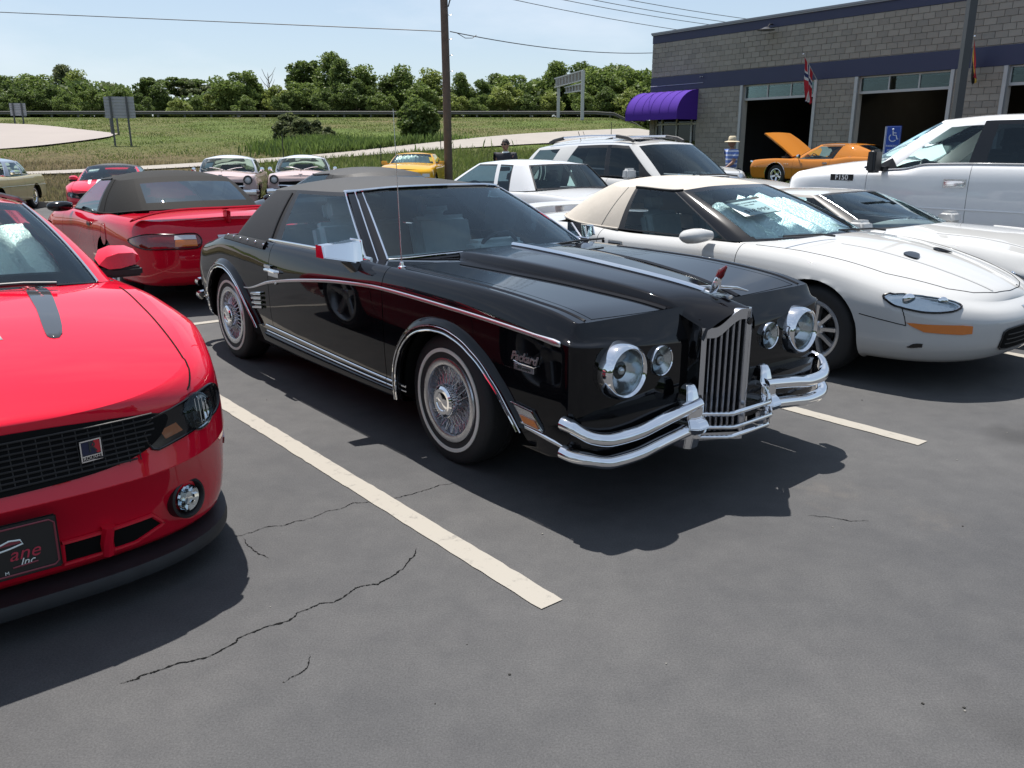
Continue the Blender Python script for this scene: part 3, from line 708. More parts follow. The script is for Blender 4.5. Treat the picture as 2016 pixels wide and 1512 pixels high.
tag(mesh('parking_line', V, [(2*i, 2*i+2, 2*i+3, 2*i+1) for i in range(120)], ml, None, False), kind='structure')
# cracks: thin dark ragged ribbons
MT['crack'] = M('crack', (.006, .006, .006), .95, spec=.1)
def px2g(px, py):
    d = np.array([(px-1008)/1640, -(py-756)/1640, 1.0]); p = math.atan(464/1640); w = np.array([d[0], d[2]*cos(p)+d[1]*sin(p), -d[2]*sin(p)+d[1]*cos(p)]); t = -CAM_H/w[2]; return w[0]*t, w[1]*t
def crack(name, pts, w=.009, seed=1):
    r = random.Random(seed); P = [px2g(*p) for p in pts]; Q = []
    def sub(a, c, n):
        if n == 0: Q.append(a); return
        L_ = math.hypot(c[0]-a[0], c[1]-a[1]); m = ((a[0]+c[0])/2+r.gauss(0, .07)*L_, (a[1]+c[1])/2+r.gauss(0, .07)*L_); sub(a, m, n-1); sub(m, c, n-1)
    for a, c in zip(P[:-1], P[1:]): sub(a, c, 5)
    Q.append(P[-1]); V = []; F = []
    for i, q in enumerate(Q):
        a, c = Q[max(i-1, 0)], Q[min(i+1, len(Q)-1)]; tx, ty = c[0]-a[0], c[1]-a[1]; L_ = math.hypot(tx, ty)+1e-9; ww = w*(.25+.9*abs(r.gauss(.3, .5)))*min(1, .25+min(i, len(Q)-1-i)/20)
        V += [(q[0]-ty/L_*ww/2, q[1]+tx/L_*ww/2, .0022), (q[0]+ty/L_*ww/2, q[1]-tx/L_*ww/2, .0022)]
    F = [(2*i, 2*i+2, 2*i+3, 2*i+1) for i in range(len(Q)-1)]; tag(mesh(name, V, F, MT['crack'], None, False), kind='structure')
crack('pavement_crack', [(235, 1346), (290, 1327), (390, 1298), (500, 1245), (610, 1198), (700, 1158), (745, 1152), (800, 1110), (820, 1080)], .007, 2)
crack('pavement_crack', [(455, 1055), (560, 1035), (640, 1008), (700, 990), (760, 985), (830, 968), (912, 946)], .005, 5)
crack('pavement_crack', [(480, 1060), (500, 1085), (530, 1100)], .005, 6); crack('pavement_crack', [(610, 1290), (600, 1320), (560, 1345)], .004, 8)
crack('pavement_crack', [(1590, 1015), (1650, 1022), (1710, 1026)], .006, 9)
# grit and small stones on the asphalt
r_ = np.random.default_rng(12); b = MB()
for i in range(110):
    x, y = r_.uniform(-3.5, 4.5), 1.3+r_.uniform(0, 1)**1.5*6; s_ = r_.uniform(.0015, .004); b.box((x, y, s_*.4), (s_*2, s_*1.5, s_), 0 if r_.random() < .6 else 1, rot=Matrix.Rotation(r_.uniform(0, 3), 3, 'Z'))
tag(b.build('grit', [M('grit_pale', (.20, .19, .17), .9), M('grit_dark', (.02, .018, .015), .9)], None, False), kind='stuff')
# ------------------------------------------------------------------ building
BO = np.array([6.4, 40.5]); BD = np.array([.571, -.8209]); BN = np.array([-.8209, -.571]); BYAW = atan2(BD[1], BD[0])
# local frame of the building: x along the front (to the right), y into the building (+), z up
BR = empty('garage_building', (BO[0], BO[1], 0), BYAW); tag(BR, 'grey concrete block garage with dark blue bands and open service bays', 'building')
MT['block'] = M('block', (.265, .243, .216), .9, noise=.14, bump=.6, nscale=3)
MT['block_b'] = M('block_b', (.288, .265, .236), .9, noise=.14, bump=.6, nscale=3); MT['block_c'] = M('block_c', (.238, .220, .198), .9, noise=.14, bump=.6, nscale=3)
MT['mortar'] = M('mortar', (.50, .475, .44), .95, noise=.1); MT['navy'] = M('navy', (.030, .036, .085), .6, noise=.08, nscale=.7)
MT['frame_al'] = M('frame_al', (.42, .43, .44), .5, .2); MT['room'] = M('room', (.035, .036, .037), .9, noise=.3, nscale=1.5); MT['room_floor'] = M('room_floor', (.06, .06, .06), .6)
ZB = .34; LEN = 24.0; DEP = 14
bays = [(5.38, 8.80), (10.62, 14.0), (15.80, 19.2)]; ent = (.32, 2.90)
b = MB()
def wall(x0, x1, z0, z1): b.box(((x0+x1)/2, .16, (z0+z1)/2), (x1-x0, .28, z1-z0))
wall(0, LEN, 4.06, 6.50); edges = [0, ent[0], ent[1], bays[0][0], bays[0][1], bays[1][0], bays[1][1], bays[2][0], bays[2][1], LEN]
for i in range(0, len(edges), 2): wall(edges[i], edges[i+1], ZB-.2, 4.06)
wall(ent[0], ent[1], 3.2, 4.06)
b.box((.14, DEP/2+.3, 3.2), (.28, DEP, 6.6)); b.box((LEN-.14, DEP/2+.3, 3.2), (.28, DEP, 6.6)); b.box((LEN/2, DEP+.4, 3.2), (LEN, .28, 6.6))
b.build('wall', MT['mortar'], BR, False)
b = MB(); b.box((LEN/2, DEP/2+.2, 6.42), (LEN-.3, DEP, .12)); b.build('roof', M('roof_gravel', (.25, .24, .23), .9), BR, False)
b = MB(); b.box((LEN/2, -.03, 6.53), (LEN+.1, .16, .07)); b.box((LEN/2, -.035, 6.47), (LEN+.06, .1, .05)); b.build('coping', M('coping', (.25, .26, .29), .5, .3), BR, False)
MB().box((LEN/2, -.006, 6.28), (LEN+.012, .05, .34)).build('upper_band', MT['navy'], BR, False)
MB().box((LEN/2, -.006, 4.355), (LEN+.012, .05, .60)).build('lower_band', MT['navy'], BR, False)
b = MB(); b.tube([(0, -.05, 4.28), (3.2, -.05, 4.28)], .015, 6); b.build('conduit', M('conduit', (.3, .32, .4), .5), BR)
b = MB(); b.tube([(3.0, -.05, 4.52), (3.1, -.12, 4.52)], .02, 6); b.tube([(3.15, -.05, 4.52), (3.2, -.12, 4.52)], .02, 6); b.build('bracket', MT['frame_al'], BR)
# the blocks themselves: recessed joints, each block proud of the mortar
bw, bh = .406, .2036; blocks = []
def course(z0, z1, x0, x1, ph):
    k = 0; z = z1
    while z-bh > z0-.1:
        zz0 = max(z-bh, z0); off = (k % 2)*bw/2+ph; x = math.floor((x0-off)/bw)*bw+off
        while x < x1:
            a, c = max(x, x0), min(x+bw, x1)
            if c-a > .06 and z-zz0 > .06: blocks.append(((a+c)/2, (z+zz0)/2, c-a-.012, z-zz0-.012))
            x += bw
        z -= bh; k += 1
course(4.66, 6.10, 0, LEN, .0)
for x0, x1 in ((0, ent[0]), (ent[1], bays[0][0]-.12), (bays[0][1]+.12, bays[1][0]-.12), (bays[1][1]+.12, bays[2][0]-.12), (bays[2][1], LEN)): course(ZB, 4.05, x0, x1, x0 % bw)
bm_ = {}
def bmesh_for(w, h):
    key = (round(w, 2), round(h, 2))
    if key not in bm_:
        o = MB().box((0, 0, 0), (w, .05, h)).build('concrete_block', None, None, False, bevel=.006, seg=1); bm_[key] = o.data; bpy.data.objects.remove(o)
    return bm_[key]
def seen(bk):  # rough apparent size: nearer blocks show larger; drop what the cars or the frame hide
    x, z, w, h = bk; p = BO+BD*x; return (w > .3)*10-float(np.hypot(*p))*.1-(20 if (x > 16.6 or z < 1.3) else 0)
blocks.sort(key=seen, reverse=True); rnd = random.Random(4); rest = MB()
for i, (x, z, w, h) in enumerate(blocks):
    if i < 296:
        me = bmesh_for(w, h); o = bpy.data.objects.new('concrete_block', me); COL.objects.link(o); o.parent = BR; o.location = (x, .002+rnd.uniform(-.002, .003), z)
        if len(me.materials) == 0: me.materials.append(MT['block'])
        o.material_slots[0].link = 'OBJECT'; o.material_slots[0].material = rnd.choice((MT['block'], MT['block'], MT['block_b'], MT['block_c']))
    else: rest.box((x, .002, z), (w, .05, h), rnd.choice((0, 0, 1, 2)))
tag(rest.build('block_courses', [MT['block'], MT['block_b'], MT['block_c']], BR, False), kind='stuff')
b = MB(); b.box((.0, DEP/2, 5.4), (.02, DEP, 1.4)); 
# bays: steel jambs, raised sectional doors, dark rooms behind
for x0, x1 in bays:
    for xx in (x0-.06, x1+.06): MB().box((xx, -.01, (ZB+4.05)/2), (.12, .12, 4.05-ZB)).build('jamb', MT['frame_al'], BR, False)
    MB().box(((x0+x1)/2, .12, 3.50), (x1-x0-.02, .06, .09)).build('door_rail', MT['frame_al'], BR, False)
    MB().box(((x0+x1)/2, .12, 4.02), (x1-x0-.02, .06, .05)).build('door_rail', MT['frame_al'], BR, False)
    for i in range(4): MB().box((x0+.03+(x1-x0-.06)*i/3, .12, 3.77), (.05, .055, .46)).build('mullion', MT['frame_al'], BR, False)
    for i in range(3): MB().box((x0+.03+(x1-x0-.06)*(i+.5)/3, .125, 3.77), ((x1-x0)/3-.06, .01, .44)).build('pane', MT['glass'], BR, False)
    b = MB(); b.box(((x0+x1)/2, 1.9, 3.95), (x1-x0, 3.4, .05)); b.build('raised_door', M('raised_door', (.10, .105, .11), .7), BR, False)
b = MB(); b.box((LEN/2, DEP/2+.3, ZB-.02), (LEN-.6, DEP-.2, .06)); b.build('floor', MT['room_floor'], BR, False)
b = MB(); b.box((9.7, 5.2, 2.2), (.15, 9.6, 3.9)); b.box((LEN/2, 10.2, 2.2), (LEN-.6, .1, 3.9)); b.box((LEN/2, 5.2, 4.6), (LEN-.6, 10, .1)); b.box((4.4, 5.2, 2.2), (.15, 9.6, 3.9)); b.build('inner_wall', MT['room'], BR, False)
# posters and a door at the back of the first bay
for i in range(26):
    r1, r2 = rnd.uniform(4.7, 9.2), rnd.uniform(1.5, 3.4); w, h = rnd.uniform(.25, .5), rnd.uniform(.25, .45)
    MB().box((r1+1.0*0, 9.9-rnd.random()*.05, r2), (w, .02, h)).build('poster', rnd.choice((M('poster', (.30, .30, .27), .7), MT['room'], M('poster_b', (.16, .17, .16), .7))), BR, False)
b = MB(); b.box((5.3, 9.88, 1.6), (.9, .03, 2.4)); b.build('back_door', M('back_door', (.02, .02, .025), .7), BR, False)
b = MB(); b.box((4.8, 9.86, 1.7), (.1, .06, 2.7)); b.box((5.8, 9.86, 1.7), (.1, .06, 2.7)); b.box((5.3, 9.86, 3.0), (1.1, .06, .12)); b.build('door_frame', M('door_frame', (.12, .125, .13), .7), BR, False)
for x in (11.6, 12.55, 13.1): MB().box((x, 5.0, 4.50), (.75 if x > 12 else .5, .3, .05)).build('ceiling_lamp', (lambda m: (setp(m[2], Emission_Color=(1, .85, .6), Emission_Strength=6.0), m[0])[1])(mat_new('tube_glow')), BR, False)
# glazed entrance
b = MB()
for x in (ent[0]+.04, ent[0]+.40, (ent[0]+ent[1])/2+.03, ent[1]-.36, ent[1]-.04): b.box((x, .10, 1.75), (.07, .08, 2.9))
b.box(((ent[0]+ent[1])/2, .10, 2.62), (ent[1]-ent[0], .08, .08)); b.box(((ent[0]+ent[1])/2, .10, 3.18), (ent[1]-ent[0], .08, .07)); b.build('entrance_frame', MT['frame_al'], BR, False)
xx = [ent[0]+.07, ent[0]+.37, (ent[0]+ent[1])/2, ent[1]-.39, ent[1]-.07]
for a, c in zip(xx[:-1], xx[1:]):
    for z0, z1 in ((.4, 2.57), (2.67, 3.14)): MB().box(((a+c)/2, .12, (z0+z1)/2), (c-a-.03, .012, z1-z0)).build('glass_pane', MT['glass_dark'], BR, False)
b = MB(); b.box((1.6, 1.6, 1.8), (3, .05, 3.2)); b.build('lobby_wall', MT['room'], BR, False)
# barrel awning
aw = empty('awning', (*(BO+BD*1.32-BN*-.0), 0), BYAW); tag(aw, 'purple rounded canvas awning over the glass entrance', 'awning')
pur = M('purple_canvas', (.075, .028, .275), .9, spec=.2, noise=.08, bump=.15, nscale=40); rows = []; zt, zl, prj = 4.02, 2.78, 1.25
for k in range(17):
    a = pi/2*k/16; rows.append([(-1.62+3.24*i/40, -(.02+prj*sin(a)) - .015*(1 if i % 8 == 0 else 0)*0, 3.02+(zt-3.02)*cos(a)-.012*abs(sin(pi*i/40*6))*sin(2*a)) for i in range(41)])
rows.append([(-1.62+3.24*i/40, -(.02+prj), zl) for i in range(41)])
strip('canopy', rows, pur, aw, True, 40)
for sx in (-1.62, 1.62):
    V = [(sx, -.02, zl)]+[(sx, -(.02+prj*sin(pi/2*k/16)), 3.02+(zt-3.02)*cos(pi/2*k/16)) for k in range(17)]+[(sx, -(.02+prj), zl)]; MB().add(V, [tuple(range(len(V)))]).build('end_panel', pur, aw, False)
for i in range(7):
    x = -1.62+3.24*i/6; MB().tube([(x, -(.02+prj*sin(pi/2*k/12)), 3.02+(zt-3.02)*cos(pi/2*k/12)+.004) for k in range(13)], .014, 5).build('rib', pur, aw)
# wall lamp
wl_ = empty('wall_lamp', (*(BO+BD*6.62), 0), BYAW); tag(wl_, 'dark saucer floodlight high on the block wall', 'lamp')
b = MB(); b.tube([(0, -.02, 6.22), (.08, -.30, 6.20), (.08, -.42, 6.06)], .025, 6); b.build('arm', MT['black_trim'], wl_)
b = MB(); b.lathe([(0, .12), (.08, .10), (.20, .04), (.34, 0), (.32, -.01), (0, .02)], 24, axis='z'); b.build('shade', M('lamp_shade', (.05, .05, .055), .35), wl_, loc=(.05, -.45, 5.98))
# flags on the wall
def flag(name, label, x, z0, L, H, cols, ang, seed, lean):
    root = empty(name, (*(BO+BD*x), 0), BYAW); tag(root, label, 'flag'); tip = (lean, -.75, z0+.75)
    p0 = Vector((0, -.03, z0)); p1 = Vector((lean, -.85, z0+.95)); MB().tube([tuple(p0), tuple(p1)], .014, 8).build('pole', MT['frame_al'], root); MB().ball(tuple(p1), .035, 8).build('finial', MT['chrome'], root)
    n, m = 40, 26; V = []; F = []; mi = []; r = random.Random(seed)
    for i in range(n+1):
        u = i/n
        for j in range(m+1):
            v = j/m; base = p1+(p0-p1)*(.06+.62*v*.9); drop = u*L*(.97-.1*v); fold = sin(u*5+v*9+seed)*.05*u+.04*sin(v*17+seed)*u
            V.append((base.x+fold+.22*lean*u, base.y*(1-.35*u)-.0+.06*cos(v*14+u*3)*u, base.z-drop*(1-.15*v)))
    for i in range(n):
        for j in range(m): F.append((i*(m+1)+j, (i+1)*(m+1)+j, (i+1)*(m+1)+j+1, i*(m+1)+j+1)); mi.append(cols(( i+.5)/n, (j+.5)/m))
    return root, V, F, mi
FR, FW_, FB = M('flag_red', (.42, .015, .03), .8), M('flag_white', (.6, .6, .62), .8), M('flag_blue', (.015, .025, .11), .8); FY, FK = M('flag_gold', (.50, .33, .05), .8), M('flag_black', (.012, .012, .012), .8)
def norway(u, v):
    a, c = abs(u-.38), abs(v-.5)
    return 2 if (a < .055 or c < .075) else (1 if (a < .11 or c < .15) else 0)
r_, V, F, mi = flag('wall_flag', 'red flag with blue and white cross hanging from a wall pole', 8.95, 3.95, 1.55, .95, norway, 0, 2, -.15); mesh('cloth', V, F, [FR, FW_, FB], r_, True, None, mi)
r_, V, F, mi = flag('wall_flag', 'gold, red and black flag drooping beside the dark lamp post', 14.62, 3.95, 1.15, .9, lambda u, v: 2 if v > .66 else (0 if v < .33 else 1), 0, 5, .42); mesh('cloth', V, F, [FR, FY, FK], r_, True, None, mi)
# ------------------------------------------------------------------ poles, wires, signs
WOOD = M('pole_wood', (.115, .085, .066), .9, noise=.3, bump=.5, nscale=6)
PX, PY = -2.21, 30.0; pz = float(gz(PX, PY)); up = empty('utility_pole', (PX, PY, pz)); tag(up, 'weathered wooden utility pole with a lamp bracket, rising from the grass', 'utility pole')
MB().tube([(0, 0, -.3), (-.02, 0, 4), (-.10, 0, 11)], [.145, .135, .105], 14).build('shaft', WOOD, up)
b = MB(); b.tube([(.1, -.1, 6.1), (.16, -.12, 6.3), (.24, -.12, 6.35), (.5, -.12, 6.38)], .022, 6); b.build('lamp_arm', MT['black_trim'], up); b = MB(); b.box((.55, -.12, 6.62), (.30, .22, .36)); b.lathe([(0, .0), (.12, 0), (.06, .12)], 12, axis='z', c=(.42, -.12, 6.5)); b.build('floodlight', MT['black_trim'], up)
for z in (5.85, 4.6, 5.1, 4.1): MB().tube([(.08, -.08, z), (.20, -.1, z), (.22, -.1, z+.04)], .012, 5).build('pole_step', MT['alu'], up)
WIRE = M('wire', (.03, .03, .032), .6)
def wire(label, a, c, sag, r=.014, group=None, n=24):
    P = [tuple(np.array(a)*(1-t)+np.array(c)*t-np.array([0, 0, sag*4*t*(1-t)])) for t in np.linspace(0, 1, n)]; tag(MB().tube(P, r, 5).build('overhead_wire', WIRE, None), label, 'wire', group)
def P3(px, py, Y): return ((px-1008)/1705*Y*1.0, Y, CAM_H+(292-py)/1705*Y)
def pix(px, py, Y):   # point on the pixel's line of sight at depth Y (exact)
    p = math.atan(464/1640); d = np.array([(px-1008)/1640, cos(p)-(py-756)/1640*sin(p), -sin(p)-(py-756)/1640*cos(p)]); return tuple(d*Y/d[1]+np.array([0, 0, CAM_H]))
wire('low cable running from the left edge to the wooden pole', pix(-600, -2, 42), pix(876, 62, 30), .0, .016)
wire('low cable from the wooden pole down to the garage corner', pix(886, 62, 30), (BO[0]-.02, BO[1]+.05, pix(1278, 104, 40.5)[2]), .22, .016)
tag(MB().tube([pix(898, 64, 29.9), pix(908, 70, 30), pix(916, 75, 30.1), pix(930, 75, 30.2), pix(938, 69, 30.3)], .012, 5).build('cable_loop', WIRE, None), 'slack loop of cable hanging just right of the wooden pole', 'wire')
for k, (a, c) in enumerate((((985, -2), (1330, 62)), ((1035, -8), (1380, 48)), ((1092, -6), (1430, 44)), ((1150, -4), (1490, 38)))):
    wire('%s of the four power lines running behind the garage roof' % ('lowest', 'second lowest', 'second highest', 'highest')[k], pix(a[0]-500, a[1]-130, 40), pix(c[0]+300, c[1]+25, 70), .9, .018, 'power lines above the garage')
LP = M('lamp_post', (.045, .048, .05), .5); b = MB(); lx, ly, _ = pix(1881, 245, 18.0); b.box((lx, ly, 3.5), (.15, .15, 7.4)); b.box((lx, ly, .25), (.45, .45, .5)); tag(b.build('lamp_post', LP, None, True, 30, rot=(0, 0, 0)), 'dark square lamp post in front of the block garage', 'lamp post')
# accessible parking sign
sx, sy, _ = pix(1757, 280, 18.5); sg = empty('parking_sign', (sx, sy, .1), radians(-38)); tag(sg, 'blue accessible parking sign on a post in front of the garage', 'sign')
BL = M('sign_blue', (.012, .06, .33), .45); WH = M('sign_white', (.62, .66, .72), .5)
MB().tube([(.0, .04, -.1), (.0, .04, 1.9)], .03, 8).build('post', MT['alu'], sg); MB().box((0, .0, 1.56), (.31, .012, .74)).build('panel', BL, sg, False, bevel=.004)
b = MB(); pts = [(-.14, -.008, 1.205), (.14, -.008, 1.205), (.14, -.008, 1.915), (-.14, -.008, 1.915)]; b.tube(pts+[pts[0]], .005, 4); b.build('border', WH, sg)
b = MB(); b.ball((-.01, -.012, 1.86), .022, 8); b.tube([(-.01, -.01, 1.83), (0, -.01, 1.74), (.06, -.01, 1.74), (.085, -.01, 1.66), (.11, -.01, 1.665)], .011, 6); b.tube([(-.01, -.01, 1.79), (.06, -.01, 1.785)], .009, 6)
b.tube([(.0+.075*cos(a), -.01, 1.69+.075*sin(a)) for a in np.linspace(2.2, 5.6, 16)], .010, 6); b.build('wheelchair_symbol', WH, sg)
for s, zz, sz in (('PARKING', 1.52, .058), ('PERMIT', 1.43, .058), ('REQUIRED', 1.35, .045), ('ONLY', 1.26, .058)): text_mesh('lettering', s, sz, WH, sg, .001, loc=(0, -.008, zz), rot=(pi/2, 0, 0))
MB().box((-.17, .06, 1.56), (.02, .10, .72)).build('side_plate', MT['alu'], sg, False)
# backs of road signs
GA = M('sign_back', (.34, .35, .37), .5, .3); PO = M('sign_post', (.10, .105, .11), .6, .3)
def sign_back(label, px0, py0, px1, py1, pybase, Y, tilt, post=.09):
    x0, _, zt = pix(px0, py0, Y); x1, _, zb = pix(px1, py1, Y); r = empty('road_sign', ((x0+x1)/2, Y, zb), tilt); tag(r, label, 'road sign'); w, h = x1-x0, zt-zb; n = max(4, int(h/.16))
    for i in range(n): MB().box((0, .02, h*(i+.5)/n), (w, .03, h/n-.015)).build('panel_slat', GA, r, False)
    zg = float(gz((x0+x1)/2, Y))-zb
    for s in (-.28, .26): MB().box((s*w, -.06, (zg-.3+h)/2+.02), (post, .10, h-zg+.3)).build('post', PO, r, False)
    return r
sign_back('grey back of the larger road sign standing nearer on the slope', 204, 190, 266, 233, 288, 54, .12); sign_back('grey back of the small road sign at the far left edge', 18, 203, 52, 228, 250, 72, .10)
for px, py in ((219, 237), (232, 237)):
    x, _, z = pix(px, 250, 62); b = MB().box((x, 62, float(gz(x, 62))+.9), (.1, .1, 1.9)); tag(b.build('sign_post', PO, None, False), 'bare dark post behind the larger road sign, %s of two' % ('left' if px < 225 else 'right'), 'post', 'posts behind the road sign')
# truss sign seen from behind
x0, _, _ = pix(1097, 215, 84); x1, _, _ = pix(1147, 215, 78); ts = empty('gantry_sign', (0, 0, 0)); tag(ts, 'back of a big two-tier highway sign on steel posts', 'road sign')
for px, Y in ((1100, 84), (1148, 78)):
    x, _, zt = pix(px, 140 if px > 1120 else 155, Y); zg = float(gz(x, Y)); MB().box((x, Y, (zt+zg)/2-.1), (.28, .28, zt-zg+.2)).build('post', MT['frame_al'], ts, False)
def tier(ax, ay0, ay1, bx, by0, by1, ya, yb, n, name):
    a0, a1, b0, b1 = [np.array(pix(*q)) for q in ((ax, ay0, ya), (ax, ay1, ya), (bx, by0, yb), (bx, by1, yb))]
    off = np.array([.15, .25, 0]); V = [a0+off, b0+off, b1+off, a1+off]+[p+off+np.array([.02, .05, 0]) for p in (a0, b0, b1, a1)]; MB().add(V, [(0, 1, 2, 3), (7, 6, 5, 4), (0, 4, 5, 1), (1, 5, 6, 2), (2, 6, 7, 3), (3, 7, 4, 0)]).build(name, M('sign_panel', (.20, .19, .18), .7), ts, False)
    for k in range(n): t = (k+.5)/n; MB().tube([tuple(a0*(1-t)+b0*t), tuple(a1*(1-t)+b1*t)], .07, 4).build('stiffener', MT['frame_al'], ts, False)
    for p, q in ((a0, b0), (a1, b1)): MB().tube([tuple(p), tuple(q)], .07, 4).build('beam', MT['frame_al'], ts, False)
tier(1092, 155, 172, 1149, 138, 157, 84, 78, 9, 'sign_panel'); tier(1112, 172, 183, 1148, 164, 178, 82, 78, 6, 'sign_panel')
for k, (px, y0, y1, Y) in enumerate(((555, 263, 362, 31), (749, 285, 330, 40), (867, 255, 297, 50), (1204, 240, 262, 55))):
    x, _, zt = pix(px, y0, Y); zg = float(gz(x, Y)); tag(MB().tube([(x, Y, zg-.1), (x, Y, zt)], .022, 6).build('marker_stake', M('stake', (.05, .06, .035), .7), None), ('tall thin stake in the grass by the pink car', 'thin stake in the weeds below the ramp road', 'thin stake beside the round dark bush', 'thin stake near the garage corner')[k], 'stake', 'stakes along the ramp road')
# ------------------------------------------------------------------ vegetation
def leafmat(name, c0, c1, c2):
    m, nt, b = mat_new(name); L = nt.links.new; g = nt.nodes.new('ShaderNodeNewGeometry')
    r = nt.nodes.new('ShaderNodeValToRGB'); r.color_ramp.elements[0].color = (*c0, 1); r.color_ramp.elements[1].color = (*c2, 1); e = r.color_ramp.elements.new(.55); e.color = (*c1, 1)
    L(g.outputs['Random Per Island'], r.inputs[0]); L(r.outputs[0], b.inputs['Base Color']); b.inputs['Roughness'].default_value = .55; b.inputs['Specular IOR Level'].default_value = .3
    tr = nt.nodes.new('ShaderNodeBsdfTranslucent'); mx_ = nt.nodes.new('ShaderNodeMixShader'); mx_.inputs[0].default_value = .42; L(r.outputs[0], tr.inputs[0]); out = nt.nodes['Material Output']
    L(b.outputs[0], mx_.inputs[1]); L(tr.outputs[0], mx_.inputs[2]); L(mx_.outputs[0], out.inputs[0]); return m
LEAF = [leafmat('leaf_dark', (0.068, 0.102, 0.028), (0.105, 0.154, 0.039), (0.155, 0.205, 0.055)), leafmat('leaf_mid', (0.095, 0.141, 0.034), (0.142, 0.198, 0.048), (0.203, 0.262, 0.069)), leafmat('leaf_light', (0.149, 0.192, 0.046), (0.209, 0.256, 0.063), (0.284, 0.326, 0.086)), leafmat('leaf_grey', (0.088, 0.109, 0.052), (0.128, 0.154, 0.069), (0.176, 0.198, 0.090))]
BARK = M('bark', (.09, .075, .06), .9, noise=.3, nscale=3)
def crown_mesh(name, H, R, z0, nclump, leaf, per, seed, shape='round', gap=.0):
    r = np.random.default_rng(seed); V = []; 
    cl = []
    while len(cl) < nclump:
        p = r.uniform(-1, 1, 3)
        if np.linalg.norm(p) > 1: continue
        if shape == 'round': q = np.array([p[0]*R, p[1]*R, z0+(p[2]*.5+.5)*(H-z0)])
        elif shape == 'tall': w = .55+.45*sin(pi*min(1, (p[2]*.5+.5)+.25)); q = np.array([p[0]*R*w, p[1]*R*w, z0+(p[2]*.5+.5)*(H-z0)])
        elif shape == 'flat': q = np.array([p[0]*R, p[1]*R, z0+(.55+.45*p[2])*(H-z0)*(1-.25*(p[0]**2))])
        else: q = np.array([p[0]*R, p[1]*R, z0+abs(p[2])**.8*(H-z0)*sqrt(max(0, 1-p[0]**2*.6-p[1]**2*.6))])
        cl.append(q)
    A = []
    for q in cl:
        s = (H-z0)*r.uniform(.085, .175) if shape != 'flat' else R*r.uniform(.12, .24); n = int(per*r.uniform(.6, 1.3)); d = r.normal(size=(n, 3)); d /= np.linalg.norm(d, axis=1)[:, None]
        A.append(q+d*s*r.uniform(.55, 1.0, (n, 1))*np.array([1.15, 1.15, .8 if shape != 'flat' else .42]))
    A = np.concatenate(A); n = len(A); a = r.normal(size=(n, 3)); a[:, 2] *= .6; a /= np.linalg.norm(a, axis=1)[:, None]; b = np.cross(a, r.normal(size=(n, 3))); b /= np.linalg.norm(b, axis=1)[:, None]
    sz = leaf*r.uniform(.6, 1.4, (n, 1)); V = np.stack([A-a*sz-b*sz*.5, A+a*sz*.2-b*sz*.7, A+a*sz+b*sz*.2, A-a*sz*.1+b*sz*.75], 1).reshape(-1, 3)
    me = bpy.data.meshes.new(name); me.vertices.add(4*n); me.vertices.foreach_set('co', V.reshape(-1)); me.loops.add(4*n); me.loops.foreach_set('vertex_index', np.arange(4*n)); me.polygons.add(n); me.polygons.foreach_set('loop_start', np.arange(0, 4*n, 4)); me.polygons.foreach_set('loop_total', np.full(n, 4)); me.update(); me.validate(); return me
def trunk_mesh(H, R, z0, seed):
    r = random.Random(seed); b = MB(); t = .035*H*.55; b.tube([(0, 0, -.4), (r.gauss(0, .1), r.gauss(0, .1), z0), (r.gauss(0, .3), r.gauss(0, .3), z0+(H-z0)*.7)], [t, t*.8, t*.2], 7)
    for k in range(6):
        a = r.uniform(0, 2*pi); z = z0+(H-z0)*r.uniform(0, .45); b.tube([(0, 0, z), (cos(a)*R*.35, sin(a)*R*.35, z+(H-z0)*.12), (cos(a)*R*.75, sin(a)*R*.75, z+(H-z0)*.3)], [t*.45, t*.3, t*.1], 5)
    o = b.build('trunk', BARK, None); me = o.data; bpy.data.objects.remove(o); return me
PROTO = [('round', 11, 5.2, .8, 62, .27, 150), ('tall', 13, 3.4, 1.0, 50, .26, 150), ('round', 9, 4.4, .4, 52, .25, 150), ('tall', 15, 4.0, 2.0, 58, .27, 140), ('flat', 12, 6.5, 5.5, 42, .27, 150), ('tall', 10, 2.6, 4.0, 22, .26, 110)]
TM = [(crown_mesh('crown', H, R, z0, nc, lf, per, 10+i, sh), trunk_mesh(H, R, z0, 20+i), H) for i, (sh, H, R, z0, nc, lf, per) in enumerate(PROTO)]
def tree(px, ytop, D, proto, lm, label, group='trees beyond the highway', wide=1.0, name='tree', base=None):
    x, _, zt = pix(px, ytop, D); zb = float(gz(x, D)) if base is None else base; cm, tm, H = TM[proto]; s = (zt-zb)/H*1.03
    r = empty(name, (x, D, zb), random.uniform(0, 6.28)); r.scale = (s*wide, s*wide, s); tag(r, label, 'tree', group)
    t = link('trunk', tm, r); c = link('crown', cm, r)
    if len(cm.materials) == 0: cm.materials.append(LEAF[0])
    c.material_slots[0].link = 'OBJECT'; c.material_slots[0].material = LEAF[lm]; return r
